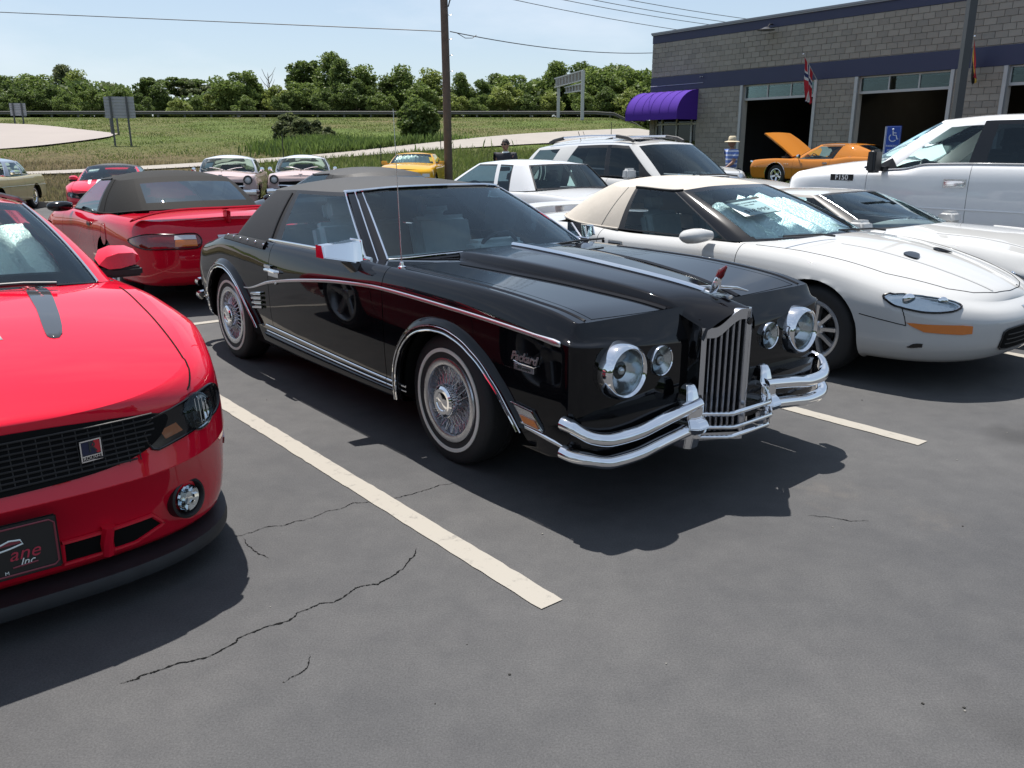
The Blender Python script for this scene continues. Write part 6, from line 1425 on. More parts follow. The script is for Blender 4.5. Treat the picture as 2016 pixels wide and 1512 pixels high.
# ---- modern muscle coupe / convertible
MT['stripe_grey'] = paint('stripe_grey', (.045, .048, .052), .45); MT['stripe_silver'] = paint('stripe_silver', (.34, .34, .34), .4)
def muscle(name, label, pos, yaw, P, stripes=MT['stripe_grey'], centre=MT['stripe_silver'], near=True, z=0.0, topmat=None):
    G = gmake([[(-2.5, .74), (0, .80), (2.2, .72)], [(-2.5, .82), (0, .88), (1.4, .89), (1.9, .83), (2.2, .77)], [(-2.5, .86), (-1.3, .935), (0, .915), (1.36, .935), (1.9, .862), (2.25, .80)],
               [(-2.5, .86), (-1.3, .945), (0, .93), (1.36, .945), (1.9, .87), (2.25, .81)], [(-2.5, .82), (-1.3, .93), (0, .91), (1.36, .935), (1.9, .85), (2.25, .775)], [(-2.5, .72), (-1.3, .83), (0, .83), (1.0, .82), (1.5, .80), (2.0, .73), (2.25, .66)]],
              [[(-2.5, .24), (0, .17), (2.0, .15), (2.25, .15)], [(-2.5, .28), (0, .21), (2.25, .20)], [(-2.5, .42), (0, .36), (2.25, .36)], [(-2.5, .66), (0, .62), (1.4, .58), (2.25, .50)],
               [(-2.5, .86), (-1.3, .89), (0, .845), (1.0, .85), (1.45, .835), (1.9, .755), (2.15, .70), (2.28, .675)], [(-2.5, .97), (-1.4, .985), (-.5, .95), (.5, .945), (1.0, .95), (1.45, .908), (1.8, .86), (2.1, .795), (2.28, .745)]],
              [2.06, 2.15, 2.20, 2.29, 2.25, 2.245], [-2.38, -2.44, -2.47, -2.47, -2.43, -2.38], [3.0, 3.0, 3.0, 3.2, 3.4, 3.6], 4)
    S = dict(G=G, wb=2.72, R=.35, rr=.245, wd=.25, yt=.785, wheel='five', XA=-2.0, XB=1.72, step=.045, nv=5, ncap=26, archv=4.6, Ra=.385, creases=(3,),
             zc=[(-2.4, .99), (-1.5, 1.0), (.95, .995), (1.4, .962), (1.8, .90), (2.05, .84), (2.2, .785), (2.28, .75)], doors=[(-.78, .66)], hole=(-1.5, .72), hw=.78,
             kb=[(1.0, 0, 1.0), (.95, .4, .99), (.80, .72, .962), (.68, .80, .95), (-.75, .80, .965), (-1.25, .78, .99), (-1.55, .62, 1.01), (-1.7, .3, 1.02), (-1.72, 0, 1.02)],
             kt=[(.22, 0, 1.335), (.19, .3, 1.33), (.10, .57, 1.295), (.0, .60, 1.287), (-.7, .62, 1.285), (-.95, .59, 1.265), (-1.1, .46, 1.265), (-1.15, .2, 1.28), (-1.16, 0, 1.285)], crown=.06, bulge=.02,
             marg=((2, -.07), (2, .012), (3, .02), (4, -.05), (6, .06)), tm=(.015, .03, .10, .92, .95, .2, .8),
             segs=[dict(k0=0, k1=2, name='windshield', whole=True, m1=.012, t0=.015, t1=.97, frame='black_pillar'), dict(k0=2, k1=3, frame='body_pillar'), dict(k0=3, k1=4, name='side_window', m0=.02, m1=.05, t0=.03, t1=.95, frame='window_frame'),
                   dict(k0=4, k1=6, frame='top_quarter'), dict(k0=6, k1=8, name='rear_window', whole=True, m0=.06, t0=.2, t1=.8, frame='top_quarter')], topmat=topmat or P, soft=topmat is not None,
             seats=[(-.25, .37, .32, .5, .62), (-.25, -.37, .32, .5, .62)], dash=(.40, .95, .72, .92))
    root, info, g = auto(name, label, pos, yaw, P, S, z=z); D = MT['dark']; BT = MT['black_trim']
    # painted black border inside the screen glass
    if near:
        rows = []; S2 = g.S[2]
        lo = [tuple(g.at(abs(u), .02, 1 if u >= 0 else -1, -.006)) for u in np.linspace(-S2+.02, S2-.02, 60)]; li = [tuple(g.at(abs(u), .135+.25*max(0, (abs(u)/S2-.80)/.2)**2.2, 1 if u >= 0 else -1, -.006)) for u in np.linspace(-S2+.02, S2-.02, 60)]
        strip('glass_border', [lo, li], MT['black_gloss'], root)
        for s in (1, -1):
            a = [tuple(g.at(S2-.012, t, s, -.006)) for t in np.linspace(.02, .97, 24)]; c = [tuple(g.at(S2-.10-.06*(1-t)**2, t, s, -.006)) for t in np.linspace(.02, .97, 24)]; strip('glass_border', [a, c], MT['black_gloss'], root)
        lo = [tuple(g.at(abs(u), .97, 1 if u >= 0 else -1, -.006)) for u in np.linspace(-S2+.02, S2-.02, 60)]; li = [tuple(g.at(abs(u), .89, 1 if u >= 0 else -1, -.006)) for u in np.linspace(-S2+.02, S2-.02, 60)]; strip('glass_border', [lo, li], MT['black_gloss'], root)
    # hood shut line, power dome creases
    for s in (1, -1):
        sline(info, [(.98, s*.765, .955), (1.45, s*.745, .915), (1.8, s*.72, .855), (2.05, s*.70, .79), (2.15, s*.68, .75)], .0035, D, root, 'hood_seam')
        patch(info, 'hood_stripe', [(.99, s*.465, 1.0), (1.0, s*.385, 1.0), (1.35, s*.355, .97), (1.62, s*.325, .93), (1.72, s*.325, .91), (1.69, s*.375, .92), (1.35, s*.43, .96)], stripes, root, .002, smooth=3, rings=8)
        # lamp housings
        hb = patch(info, 'headlight', [(2.24, s*.49, .675), (2.20, s*.59, .70), (2.12, s*.70, .72), (2.03, s*.775, .72), (1.985, s*.81, .68), (2.03, s*.785, .63), (2.13, s*.69, .605), (2.21, s*.57, .585), (2.24, s*.50, .585)], MT['black_gloss'], root, .003, smooth=3, lip=(.005, MT['black_gloss']))
        p = on(info, [(2.12, s*.675, .655)], .0)[0]; n = (Vector(p)-Vector((1.2, 0, .6))).normalized(); q = Vector((1, s*.38, .12)).normalized().to_track_quat('X', 'Z').to_euler()
        MB().lathe([(.068, -.04), (.071, .006), (.063, .016), (.04, .024), (0, .028)], 32, axis='x').build('lens', MT['glass_clear'], hb, loc=p, rot=q)
        b = MB(); b.lathe([(.066, .010), (.05, .0), (.03, -.008), (0, -.012)], 28, axis='x'); 
        for k in range(-3, 4): b.box((.0, k*.015, 0), (.010, .003, .10*sqrt(max(.1, 1-(k*.015/.06)**2))))
        b.build('reflector', MT['chrome'], hb, loc=p, rot=q)
        patch(info, 'turn_lens', [(2.225, s*.535, .64), (2.20, s*.60, .65), (2.19, s*.62, .615), (2.22, s*.55, .605)], M('smoked_amber', (.22, .07, .02), .1, coat=1), hb, .006, smooth=0)
        # fog lights in round recesses
        p = Vector(on(info, [(2.16, s*.64, .315)], .0)[0]); q = Vector((1, s*.45, .05)).normalized().to_track_quat('X', 'Z').to_euler()
        nv_ = q.to_matrix() @ Vector((1, 0, 0)); fg = MB().lathe([(.078, -.06), (.075, .006), (.066, .010), (.056, -.006), (.050, -.016)], 36, axis='x').build('fog_light', BT, root, True, 50, loc=p+nv_*.016, rot=q)
        MB().lathe([(.050, .006), (.036, .014), (0, .018)], 32, axis='x').build('lens', MT['glass_clear'], fg); b = MB(); b.lathe([(.050, .002), (.03, -.002), (0, -.004)], 24, axis='x')
        for k in range(7): b.box((.003, .034*cos(k*.9), .034*sin(k*.9)), (.010, .018, .012), rot=Matrix.Rotation(k*.9, 3, 'X'))
        b.build('reflector', MT['chrome'], fg)
        patch(info, 'side_marker', [(1.86, s*.90, .47), (1.84, s*.9, .43), (1.92, s*.89, .43), (1.94, s*.89, .46)], MT['lens_red'], root, .003, smooth=0)
        # mirror
        b = MB(); V = []
        for k, (yy, x0, x1, z0, z1) in enumerate(((.80, .40, .52, .99, 1.03), (.84, .32, .51, .965, 1.065), (.90, .29, .505, .965, 1.08), (.98, .28, .47, .975, 1.075), (1.02, .29, .42, .99, 1.055))):
            V += [(x0, s*yy, z0), (x1, s*yy, z0+.015), (x1-.02, s*yy, z1-.025), (x0+.02, s*yy, z1)]
        b.add(V, [(4*i+j, 4*i+(j+1) % 4, 4*i+4+(j+1) % 4, 4*i+4+j) for i in range(4) for j in range(4)]+[(0, 1, 2, 3), (19, 18, 17, 16)]); mo = b.build('door_mirror', P, root, True, 35, bevel=.022, seg=3)
        b = MB(); b.box((.40, s*.90, .957), (.19, .22, .05)); b.box((.46, s*.80, .965), (.11, .12, .05)); b.build('mirror_base', BT, mo, bevel=.012)
        MB().tube([tuple(g.at(g.S[2]-.008, t, s, .004)) for t in np.linspace(0, 1, 16)], .006, 6).build('glass_trim', MT['chrome_dull'], root)
        if topmat is None: MB().tube([tuple(g.at(g.S[3]-.02, 1.0, s, .002))]+[tuple(p) for p in [(a, s*.56+s*.02, 1.315) for a in np.linspace(-.05, -.8, 8)]], .012, 6, flat=.5).build('roof_molding', BT, root)
        wells = patch(info, 'intake_shade_patch', [(2.20, s*.19, .305), (2.20, s*.50, .30), (2.16, s*.54, .255), (2.16, s*.42, .215), (2.19, s*.19, .215)], D, root, .003, smooth=0, lip=(.008, P, 'intake_rim'))  # intakes are not cut: a flush dark patch paints their shade
        MB().tube(on(info, [(2.2, s*.335, .325), (2.2, s*.33, .26), (2.19, s*.335, .20)], .010), .022, 8).build('intake_strut', P, root)
    for a, c in ((-.22, .20),): patch(info, 'centre_stripe', [(.99, c, 1.0), (.99, a, 1.0), (1.35, a, .97), (1.66, a+.02, .93), (1.70, a+.05, .92), (1.70, c-.05, .92), (1.66, c-.02, .93), (1.35, c, .97)], centre, root, .002, smooth=3, rings=8)
    go = patch(info, 'grille', [(2.24, .56, .70), (2.27, .3, .725), (2.285, 0, .735), (2.27, -.3, .725), (2.24, -.56, .70), (2.22, -.56, .645), (2.24, -.47, .585), (2.27, -.3, .555), (2.28, 0, .545), (2.27, .3, .555), (2.24, .47, .585), (2.22, .56, .645)], D, root, .008, smooth=5, rings=10)  # flush dark backing, shaded depth behind the slats put into its colour
    for k in range(9):
        zz = .568+.0175*k; wq = .44+.016*min(k, 5); sline(info, [(2.25, -wq, zz), (2.285, 0, zz), (2.25, wq, zz)], .0035, BT, go, 'grille_slat', .010, 14)
    for k in range(-12, 13): sline(info, [(2.27, k*.038, .566), (2.27, k*.038, .705)], .002, BT, go, 'grille_slat', .009, 5)
    # chin spoiler
    rows = []
    for o, z in ((-.10, .155), (.018, .15), (.026, .125), (.02, .10), (-.06, .095)):
        r = []
        for k in range(49):
            a = -pi/2+pi*k/48; r.append((1.35+(.84+o)*abs(cos(a))**(2/3.2), (.905+o*.3)*(1 if a > 0 else -1)*abs(sin(a))**(2/3.2), z))
        rows.append(r)
    strip('chin_spoiler', rows, M('spoiler_black', (.02, .022, .025), .55, noise=.4), root, True, 35)
    if near:
        # emblem on the grille
        p = Vector(on(info, [(2.26, .30, .635)], .012)[0]); Mx = Matrix.Translation(p) @ Matrix.Rotation(.20, 4, 'Z') @ Matrix.Rotation(pi/2, 4, 'Z') @ Matrix.Rotation(pi/2, 4, 'X')
        e = MB().box((0, 0, 0), (.066, .070, .008)).build('emblem', MT['black_gloss'], root, False, bevel=.002); e.matrix_local = Mx
        b = MB()
        for (cx_, cy_, w, h) in ((0, .034, .068, .004), (-.032, 0, .004, .070), (.032, 0, .004, .070), (0, -.034, .068, .004), (0, -.017, .062, .003)): b.box((cx_, cy_, .006), (w, h, .004))
        b.build('border', MT['chrome'], e, False); MB().add([(.031, .032, .006), (.031, -.014, .006), (.012, .032, .006), (.004, .012, .006), (.02, -.014, .006)], [(2, 3, 4, 1, 0)]).build('red_field', MT['red_ink'], e, False)
        MB().add([(-.031, .032, .0055), (-.031, -.014, .0055), (.02, -.014, .0055), (.004, .012, .0055), (.012, .032, .0055)], [(0, 1, 2, 3, 4)]).build('blue_field', M('emblem_blue', (.01, .015, .05), .3), e, False)
        text_mesh('lettering', 'R', .05, MT['ink'], e, .0006, loc=(.006, .009, .0068)); text_mesh('lettering', 'ROUSH', .0165, MT['chrome'], e, .0006, loc=(0, -.0255, .006))
        # stripe lettering
        q = Vector(on(info, [(1.06, .40, .99)], .004)[0]); t = Vector(on(info, [(1.16, .40, .99)], .004)[0])-q; t.normalize(); yv = Vector((0, 1, 0)); nrm = t.cross(yv).normalized(); yv = nrm.cross(t)
        text_mesh('lettering', 'ROUSH', .07, M('stripe_red', (.40, .05, .06), .5), root, .0004, .2, M=Matrix.Translation(q) @ Matrix((-t, -yv, nrm)).transposed().to_4x4())
        # dealer plate
        pm = Matrix.Translation((2.302, 0, .375)) @ Matrix.Rotation(pi/2, 4, 'Z') @ Matrix.Rotation(radians(92), 4, 'X')
        pl = MB().box((0, 0, 0), (.335, .185, .010)).build('plate', BT, root, False, bevel=.01); pl.matrix_local = pm
        RI = M('plate_red', (.20, .03, .045), .5); b = MB(); R_ = [(x, y) for x, y in ((-.145, .078), (.145, .078), (.158, .066), (.158, -.066), (.145, -.078), (-.145, -.078), (-.158, -.066), (-.158, .066))]; b.tube([(x, y, .006) for x, y in R_+R_[:1]], .0032, 5); b.build('border', RI, pl)
        text_mesh('lettering', 'ane', .062, M('plate_script', (.42, .03, .06), .5), pl, .0008, .3, loc=(.066, -.012, .006)); text_mesh('lettering', 'Inc', .034, MT['white_paper'], pl, .0008, .35, loc=(.07, -.042, .006)); text_mesh('lettering', 'M', .016, MT['white_paper'], pl, .0006, loc=(.012, -.068, .006))
        b = MB(); b.tube([(.03, -.054, .006), (.10, -.05, .006)], .003, 5); b.build('underline', RI, pl); b = MB(); b.tube([(0, .028, .006), (.03, .038, .006), (.06, .034, .006), (.066, .02, .006), (.03, .012, .006), (0, .008, .006)], .003, 5); b.build('car_drawing', MT['white_paper'], pl)
        MB().add([(0, .03, .0058), (.03, .036, .0058), (.058, .032, .0058), (.062, .024, .0058), (0, .022, .0058)], [(0, 4, 3, 2, 1)]).build('car_fill', RI, pl, False)
        for yy in (.50, -.2): MB().tube([(1.03, yy, 1.005), (1.0, yy-.12, 1.012), (.93, yy-.5, 1.01)], .010, 8).build('wiper', BT, root)
    else:
        patch(info, 'plate', [(2.3, .15, .46), (2.3, -.15, .46), (2.27, -.15, .32), (2.27, .15, .32)], MT['plate_white'], root, .01, smooth=0)
    return root, info, g
x, y = H2W(-.28, -2.92)
mu, mi_, mg = muscle('sports_coupe', 'bright red sports coupe with grey hood stripes, its nose filling the left foreground', (x, y), HYAW, PAINT_RED)
bpy.context.view_layer.update()
ss = sunshade(mu, mg, .15, .88, .90, .05, seed=1); ss.matrix_world = mu.matrix_basis.copy(); tag(ss, 'silver sunshade inside the windscreen of the red foreground coupe', 'sunshade')
# ---- Low white sports car with black pillars
BP = MT['black_gloss']
x, y = H2W(.42, 5.12)
S = dict(W=.90, belt=[(-2.2, .86), (-1.3, .90), (-.6, .86), (.6, .83), (1.2, .82), (1.7, .75), (2.2, .60)], tum=.14, sill=.16, xf=[2.05, 2.12, 2.18, 2.2, 2.16, 2.10], xr=[-2.05, -2.1, -2.15, -2.16, -2.12, -2.08], nf=3, nr=4, wb=2.44, R=.33, rr=.22, wd=.25, yt=.76, wheel='seven', XA=-1.8, XB=1.5,
         zc=[(-2.1, .88), (-1.2, .92), (.9, .87), (1.3, .845), (1.7, .755), (2.1, .62)], doors=[(-.75, .55)], hole=(-1.2, .26), hw=.74,
         kb=[(.68, 0, .87), (.58, .45, .86), (.34, .755, .845), (.26, .785, .845), (-.68, .79, .86), (-.82, .785, .865), (-1.55, .66, .91), (-1.72, .3, .92), (-1.74, 0, .92)], kt=[(-.20, 0, 1.15), (-.22, .35, 1.145), (-.30, .57, 1.125), (-.34, .585, 1.122), (-.74, .59, 1.13), (-.84, .57, 1.125), (-.98, .5, 1.13), (-1.02, .25, 1.14), (-1.03, 0, 1.145)], crown=.02, bulge=.015,
         marg=((2, -.05), (3, .015), (4, -.03), (5, .04)), tm=(.03, .95, .9), segs=[dict(k0=0, k1=2, name='windshield', whole=True, m1=.05, t0=.03, t1=.95, frame='window_frame'), dict(k0=2, k1=3, frame='window_frame'), dict(k0=3, k1=4, name='side_window', m0=.015, m1=.03, t0=.03, t1=.90, frame='window_frame'), dict(k0=4, k1=5, frame='body_pillar'), dict(k0=5, k1=8, name='rear_window', whole=True, m0=.04, t0=.05, t1=.95, frame='window_frame')],
         glass=MT['glass_blue'], seats=[(-.35, .36, .22, .46, .55), (-.35, -.36, .22, .46, .55)], dash=(.2, .75, .66, .80), seatmat=MT['seat_dark'])
vr, vi, vg = auto('sports_car', 'low white sports car with black window pillars, between the white convertible and the pickup', (x, y), HYAW, PAINT_WHITE, S)
for s in (1, -1):
    MB().tube([tuple(vg.at(vg.S[2]-.045, t, s, .003)) for t in np.linspace(.02, .97, 14)], .003, 5).build('pillar_trim', MT['alu'], vr)
    mo = MB().box((.38, s*.90, .88), (.20, .22, .12), taper=(.7, .9)).build('door_mirror', PAINT_WHITE, vr, bevel=.03, seg=3)
    sline(vi, [(.95, s*.60, .86), (1.4, s*.55, .82), (1.9, s*.42, .68)], .014, PAINT_WHITE, vr, 'hood_crease', -.004); patch(vi, 'marker_light', [(1.9, s*.8, .52), (2.0, s*.75, .52), (2.0, s*.75, .46), (1.9, s*.8, .46)], MT['lens_amber'], vr, smooth=0)
MB().box((-.10, 0, 1.06), (.03, .26, .07)).build('rear_view_mirror', MT['black_trim'], vr, bevel=.012)
# ---- full-size pickup
x, y = H2W(.27, 8.92); W_ = .99
G = gmake([[(-9, .80), (9, .80)], [(-9, .93), (9, .93)], [(-9, .985), (2.2, .985), (2.8, .95)], [(-9, .995), (2.2, .995), (2.8, .96)], [(-9, .985), (2.2, .985), (2.8, .95)], [(-9, .93), (1.3, .93), (2.2, .90), (2.8, .86)]],
          [[(-9, .40), (9, .40)], [(-9, .46), (9, .46)], [(-9, .66), (9, .66)], [(-9, .92), (9, .92)], [(-9, 1.17), (1.2, 1.17), (2.8, 1.08)], [(-3, 1.33), (-.05, 1.33), (.7, 1.315), (1.0, 1.25), (1.25, 1.235), (1.7, 1.24), (2.4, 1.22), (2.8, 1.16)]],
          [2.62, 2.74, 2.80, 2.80, 2.78, 2.70], [-3.0, -3.05, -3.08, -3.08, -3.06, -3.04], 5, 8)
S = dict(G=G, cat='pickup truck', wb=3.68, R=.40, rr=.24, wd=.27, yt=.84, wheel='five', XA=-2.9, XB=2.35, step=.07, Ra=.47, archv=4.4, zc=[(-3, 1.33), (1.2, 1.36), (1.8, 1.36), (2.4, 1.30), (2.8, 1.18)], doors=[(.13, 1.47), (-1.0, .13)], hole=(-1.15, 1.2), hw=.86, floor=.5, sill=.4, yin=.56,
         kb=[(1.72, 0, 1.37), (1.66, .5, 1.35), (1.36, .83, 1.29), (1.22, .885, 1.245), (.95, .895, 1.25), (.70, .90, 1.315), (.20, .90, 1.335), (.03, .90, 1.335), (-1.0, .90, 1.335), (-1.14, .86, 1.335), (-1.18, .4, 1.335), (-1.18, 0, 1.335)],
         kt=[(.78, 0, 1.89), (.74, .45, 1.885), (.60, .70, 1.855), (.46, .74, 1.84), (.40, .745, 1.842), (.32, .75, 1.845), (.12, .76, 1.852), (-.02, .76, 1.855), (-.9, .75, 1.855), (-1.06, .70, 1.85), (-1.09, .35, 1.87), (-1.1, 0, 1.88)], crown=.06, bulge=.02,
         marg=((2, -.05), (3, .02), (7, .03)), tm=(.03, .90, .95), segs=[dict(k0=0, k1=2, name='windshield', whole=True, m1=.05, t0=.03, t1=.95), dict(k0=2, k1=3), dict(k0=3, k1=6, name='side_window', m0=.02, m1=.0, t0=.02, t1=.90), dict(k0=6, k1=7, frame='black_pillar'), dict(k0=7, k1=8, name='rear_side_window', m0=.03, m1=.0, t0=.02, t1=.90, frame='black_pillar'), dict(k0=8, k1=10), dict(k0=10, k1=11, name='rear_window', whole=True, t0=.1, t1=.85)],
         glass=MT['glass'], glassof={'rear_side_window': MT['glass_dark']}, seats=[(.45, .42, .70, .55, .66), (.45, -.42, .70, .55, .66)], dash=(.95, 1.55, .78, 1.27))
fr_, fi, fg_ = auto('pickup_truck', 'big white crew pickup truck at the right edge of the lot', (x, y), HYAW+pi, PAINT_TRUCK, S, z=.05)
MB().box((-2.1, 0, .86), (1.8, 1.5, .06)).build('bed_floor', MT['dark'], fr_, False)
for s in (1, -1):
    MB().tube([tuple(surf_pt(fi, q, 5.0, s, .012)) for q in np.linspace(-1.1, 1.30, 60)], .012, 6).build('belt_molding', MT['chrome_dull'], fr_)
    h = MB().box((.30, s*(side_y(fi, .30, 1.10)+.02), 1.10), (.24, .03, .055)).build('door_handle', MT['chrome'], fr_, bevel=.012, seg=3); MB().box((.30, s*(side_y(fi, .3, 1.1)+.001), 1.095), (.28, .01, .11)).build('handle_bezel', MT['chrome_dull'], h, bevel=.004)
    h = MB().box((-.85, s*(side_y(fi, -.85, 1.10)+.02), 1.10), (.24, .03, .055)).build('door_handle', MT['chrome'], fr_, bevel=.012, seg=3)
    b = MB(); b.box((1.30, s*1.14, 1.36), (.13, .22, .30), taper=(.85, .92)); mo = b.build('door_mirror', MT['black_trim'], fr_, bevel=.03, seg=3); MB().box((1.25, s*.98, 1.26), (.08, .16, .06)).build('mirror_arm', MT['black_trim'], mo, bevel=.01); MB().box((1.37, s*1.2, 1.28), (.006, .10, .03)).build('turn_lens', MT['plate_white'], mo)
    V = [(1.24, s*.905, 1.25), (1.50, s*.89, 1.245), (1.20, s*.86, 1.40), (1.1, s*.885, 1.27)]; MB().add(V, [(0, 1, 2), (0, 2, 3)]).build('sail_panel', MT['black_trim'], fr_, False)
    Mx = Matrix.Translation((1.83, s*(side_y(fi, 1.83, 1.13)+.006), 1.135)) @ Matrix.Rotation(pi if s > 0 else 0, 4, 'Z') @ Matrix.Rotation(pi/2, 4, 'X'); bd = MB().box((0, 0, -.004), (.34, .085, .006)).build('badge', MT['black_gloss'], fr_, False); bd.matrix_local = Mx; text_mesh('lettering', 'F150', .10, MT['chrome_dull'], bd, .003, bold=.002); text_mesh('lettering', 'XLT', .028, MT['chrome_dull'], bd, .003, loc=(.11, -.042, .004))
    sline(fi, [(-1.0, s, .78), (0, s, .78), (1.45, s, .78)], .012, PAINT_TRUCK, fr_, 'body_crease', -.004)
    patch(fi, 'headlight', [(2.66, s*.90, 1.10), (2.78, s*.6, 1.10), (2.8, s*.6, .92), (2.70, s*.9, .92)], MT['reflector'], fr_, smooth=0)
patch(fi, 'grille', [(2.8, .55, 1.08), (2.8, -.55, 1.08), (2.8, -.55, .80), (2.8, .55, .80)], MT['chrome_dull'], fr_, smooth=0)
# ---- tall white crossover
S = dict(cat='suv', W=.99, belt=[(-2.6, 1.20), (-1.5, 1.17), (.9, 1.10), (1.5, 1.10), (2.2, 1.02), (2.5, .93)], tum=.09, sill=.26, mid=.75, xf=[2.36, 2.44, 2.49, 2.5, 2.47, 2.40], xr=[-2.5, -2.55, -2.58, -2.58, -2.54, -2.48], nf=3.4, nr=5, wb=3.02, R=.37, rr=.24, wd=.25, yt=.84, wheel='seven', XA=-2.3, XB=1.95, step=.07,
         zc=[(-2.5, 1.2), (.9, 1.15), (1.5, 1.14), (2.1, 1.06), (2.5, .95)], doors=[(-.12, 1.05), (-1.15, -.12)], hole=(-2.3, .85), hw=.84, floor=.35,
         kb=[(1.17, 0, 1.16), (1.10, .5, 1.15), (.92, .83, 1.125), (.82, .895, 1.12), (-.10, .90, 1.15), (-.20, .90, 1.15), (-1.25, .90, 1.18), (-1.55, .90, 1.20), (-2.20, .86, 1.22), (-2.42, .74, 1.23), (-2.5, .35, 1.24), (-2.5, 0, 1.24)],
         kt=[(.40, 0, 1.66), (.37, .42, 1.655), (.25, .68, 1.625), (.13, .715, 1.615), (-.22, .73, 1.63), (-.30, .73, 1.63), (-1.0, .725, 1.615), (-1.38, .72, 1.60), (-1.98, .70, 1.575), (-2.1, .62, 1.58), (-2.16, .3, 1.61), (-2.17, 0, 1.62)], crown=.085, bulge=.02,
         marg=((2, -.03), (3, .02), (5, .01), (7, .03), (8, -.03)), tm=(.03, .90, .95, .12), segs=[dict(k0=0, k1=2, name='windshield', whole=True, m1=.03, t0=.03, t1=.95), dict(k0=2, k1=3), dict(k0=3, k1=4, name='side_window', m0=.02, t0=.03, t1=.90, frame='window_frame'), dict(k0=4, k1=5, frame='black_pillar'), dict(k0=5, k1=6, name='rear_side_window', m0=.01, t0=.03, t1=.90, frame='window_frame'), dict(k0=6, k1=7), dict(k0=7, k1=8, name='quarter_window', m0=.03, m1=.03, t0=.10, t1=.88), dict(k0=8, k1=9), dict(k0=9, k1=11, name='rear_window', whole=True, t0=.12, t1=.9)],
         glass=MT['glass'], glassof={'rear_side_window': MT['glass_dark'], 'quarter_window': MT['glass_dark'], 'side_window': MT['glass_dark']}, seats=[(0, .4, .55, .52, .62), (0, -.4, .55, .52, .62)], dash=(.6, 1.25, .78, 1.08))
def crossover(name, label, pos, P, z, rails=True):
    r, i_, g = auto(name, label, pos, HYAW, P, S, z=z)
    for s in (1, -1):
        b = MB(); b.box((.50, s*1.08, 1.20), (.15, .23, .17), taper=(.8, .9)); mo = b.build('door_mirror', P, r, bevel=.035, seg=3); MB().box((.60, s*.93, 1.13), (.14, .14, .06)).build('mirror_arm', MT['black_trim'], mo, bevel=.01)
        V = [(.86, s*.90, 1.125), (.55, s*.905, 1.135), (.48, s*.86, 1.36)]; MB().add(V, [(0, 1, 2)]).build('sail_panel', MT['black_trim'], r, False)
        if rails:
            pts = [(.12, s*.60, 1.69), (.0, s*.60, 1.735), (-.25, s*.60, 1.765), (-.9, s*.60, 1.765), (-1.5, s*.60, 1.74), (-1.75, s*.60, 1.70), (-1.85, s*.60, 1.665)]; ra = MB().tube(pts[1:6], .022, 8, flat=.8).build('roof_rail', MT['chrome_dull'], r)
            for q in (pts[:3], pts[4:]): MB().tube([(a, b_, c-.004) for a, b_, c in q], .03, 8).build('rail_foot', MT['black_trim'], ra)
        patch(i_, 'headlight', [(1.95, s*.88, .98), (2.25, s*.70, .98), (2.4, s*.5, .93), (2.4, s*.5, .82), (2.2, s*.75, .82)], MT['reflector'], r, smooth=3)
    patch(i_, 'grille', [(2.42, .45, .90), (2.47, 0, .92), (2.42, -.45, .90), (2.45, -.40, .66), (2.48, 0, .64), (2.45, .40, .66)], MT['chrome_dull'], r, smooth=0)
    MB().tube([(1.42, .35, 1.165), (1.36, .1, 1.19), (1.30, -.4, 1.19)], .012, 6).build('wiper', MT['black_trim'], r); MB().tube([(-1.7, 0, 1.70), (-1.78, 0, 1.86)], .006, 5).build('roof_antenna', MT['black_trim'], r)
    rows = [[(a, b_, 1.722+.012*(1-(b_/.45)**2)+.0*a) for a in np.linspace(.1, -.5, 6)] for b_ in np.linspace(-.45, .45, 7)]; strip('sunroof', [[(a, b_, c+.012) for a, b_, c in q] for q in rows], MT['black_gloss'], r)
    return r
x, y = H2W(-4.68, 7.52); crossover('crossover', 'white crossover with silver roof rails and dark rear windows, behind the white convertible', (x, y), PAINT_WHITE, .0)
x, y = H2W(-8.5, 11.3); crossover('crossover', 'white vehicle of which only the roof shows above the crossover with roof rails', (x, y), PAINT_WHITE, .10, False)
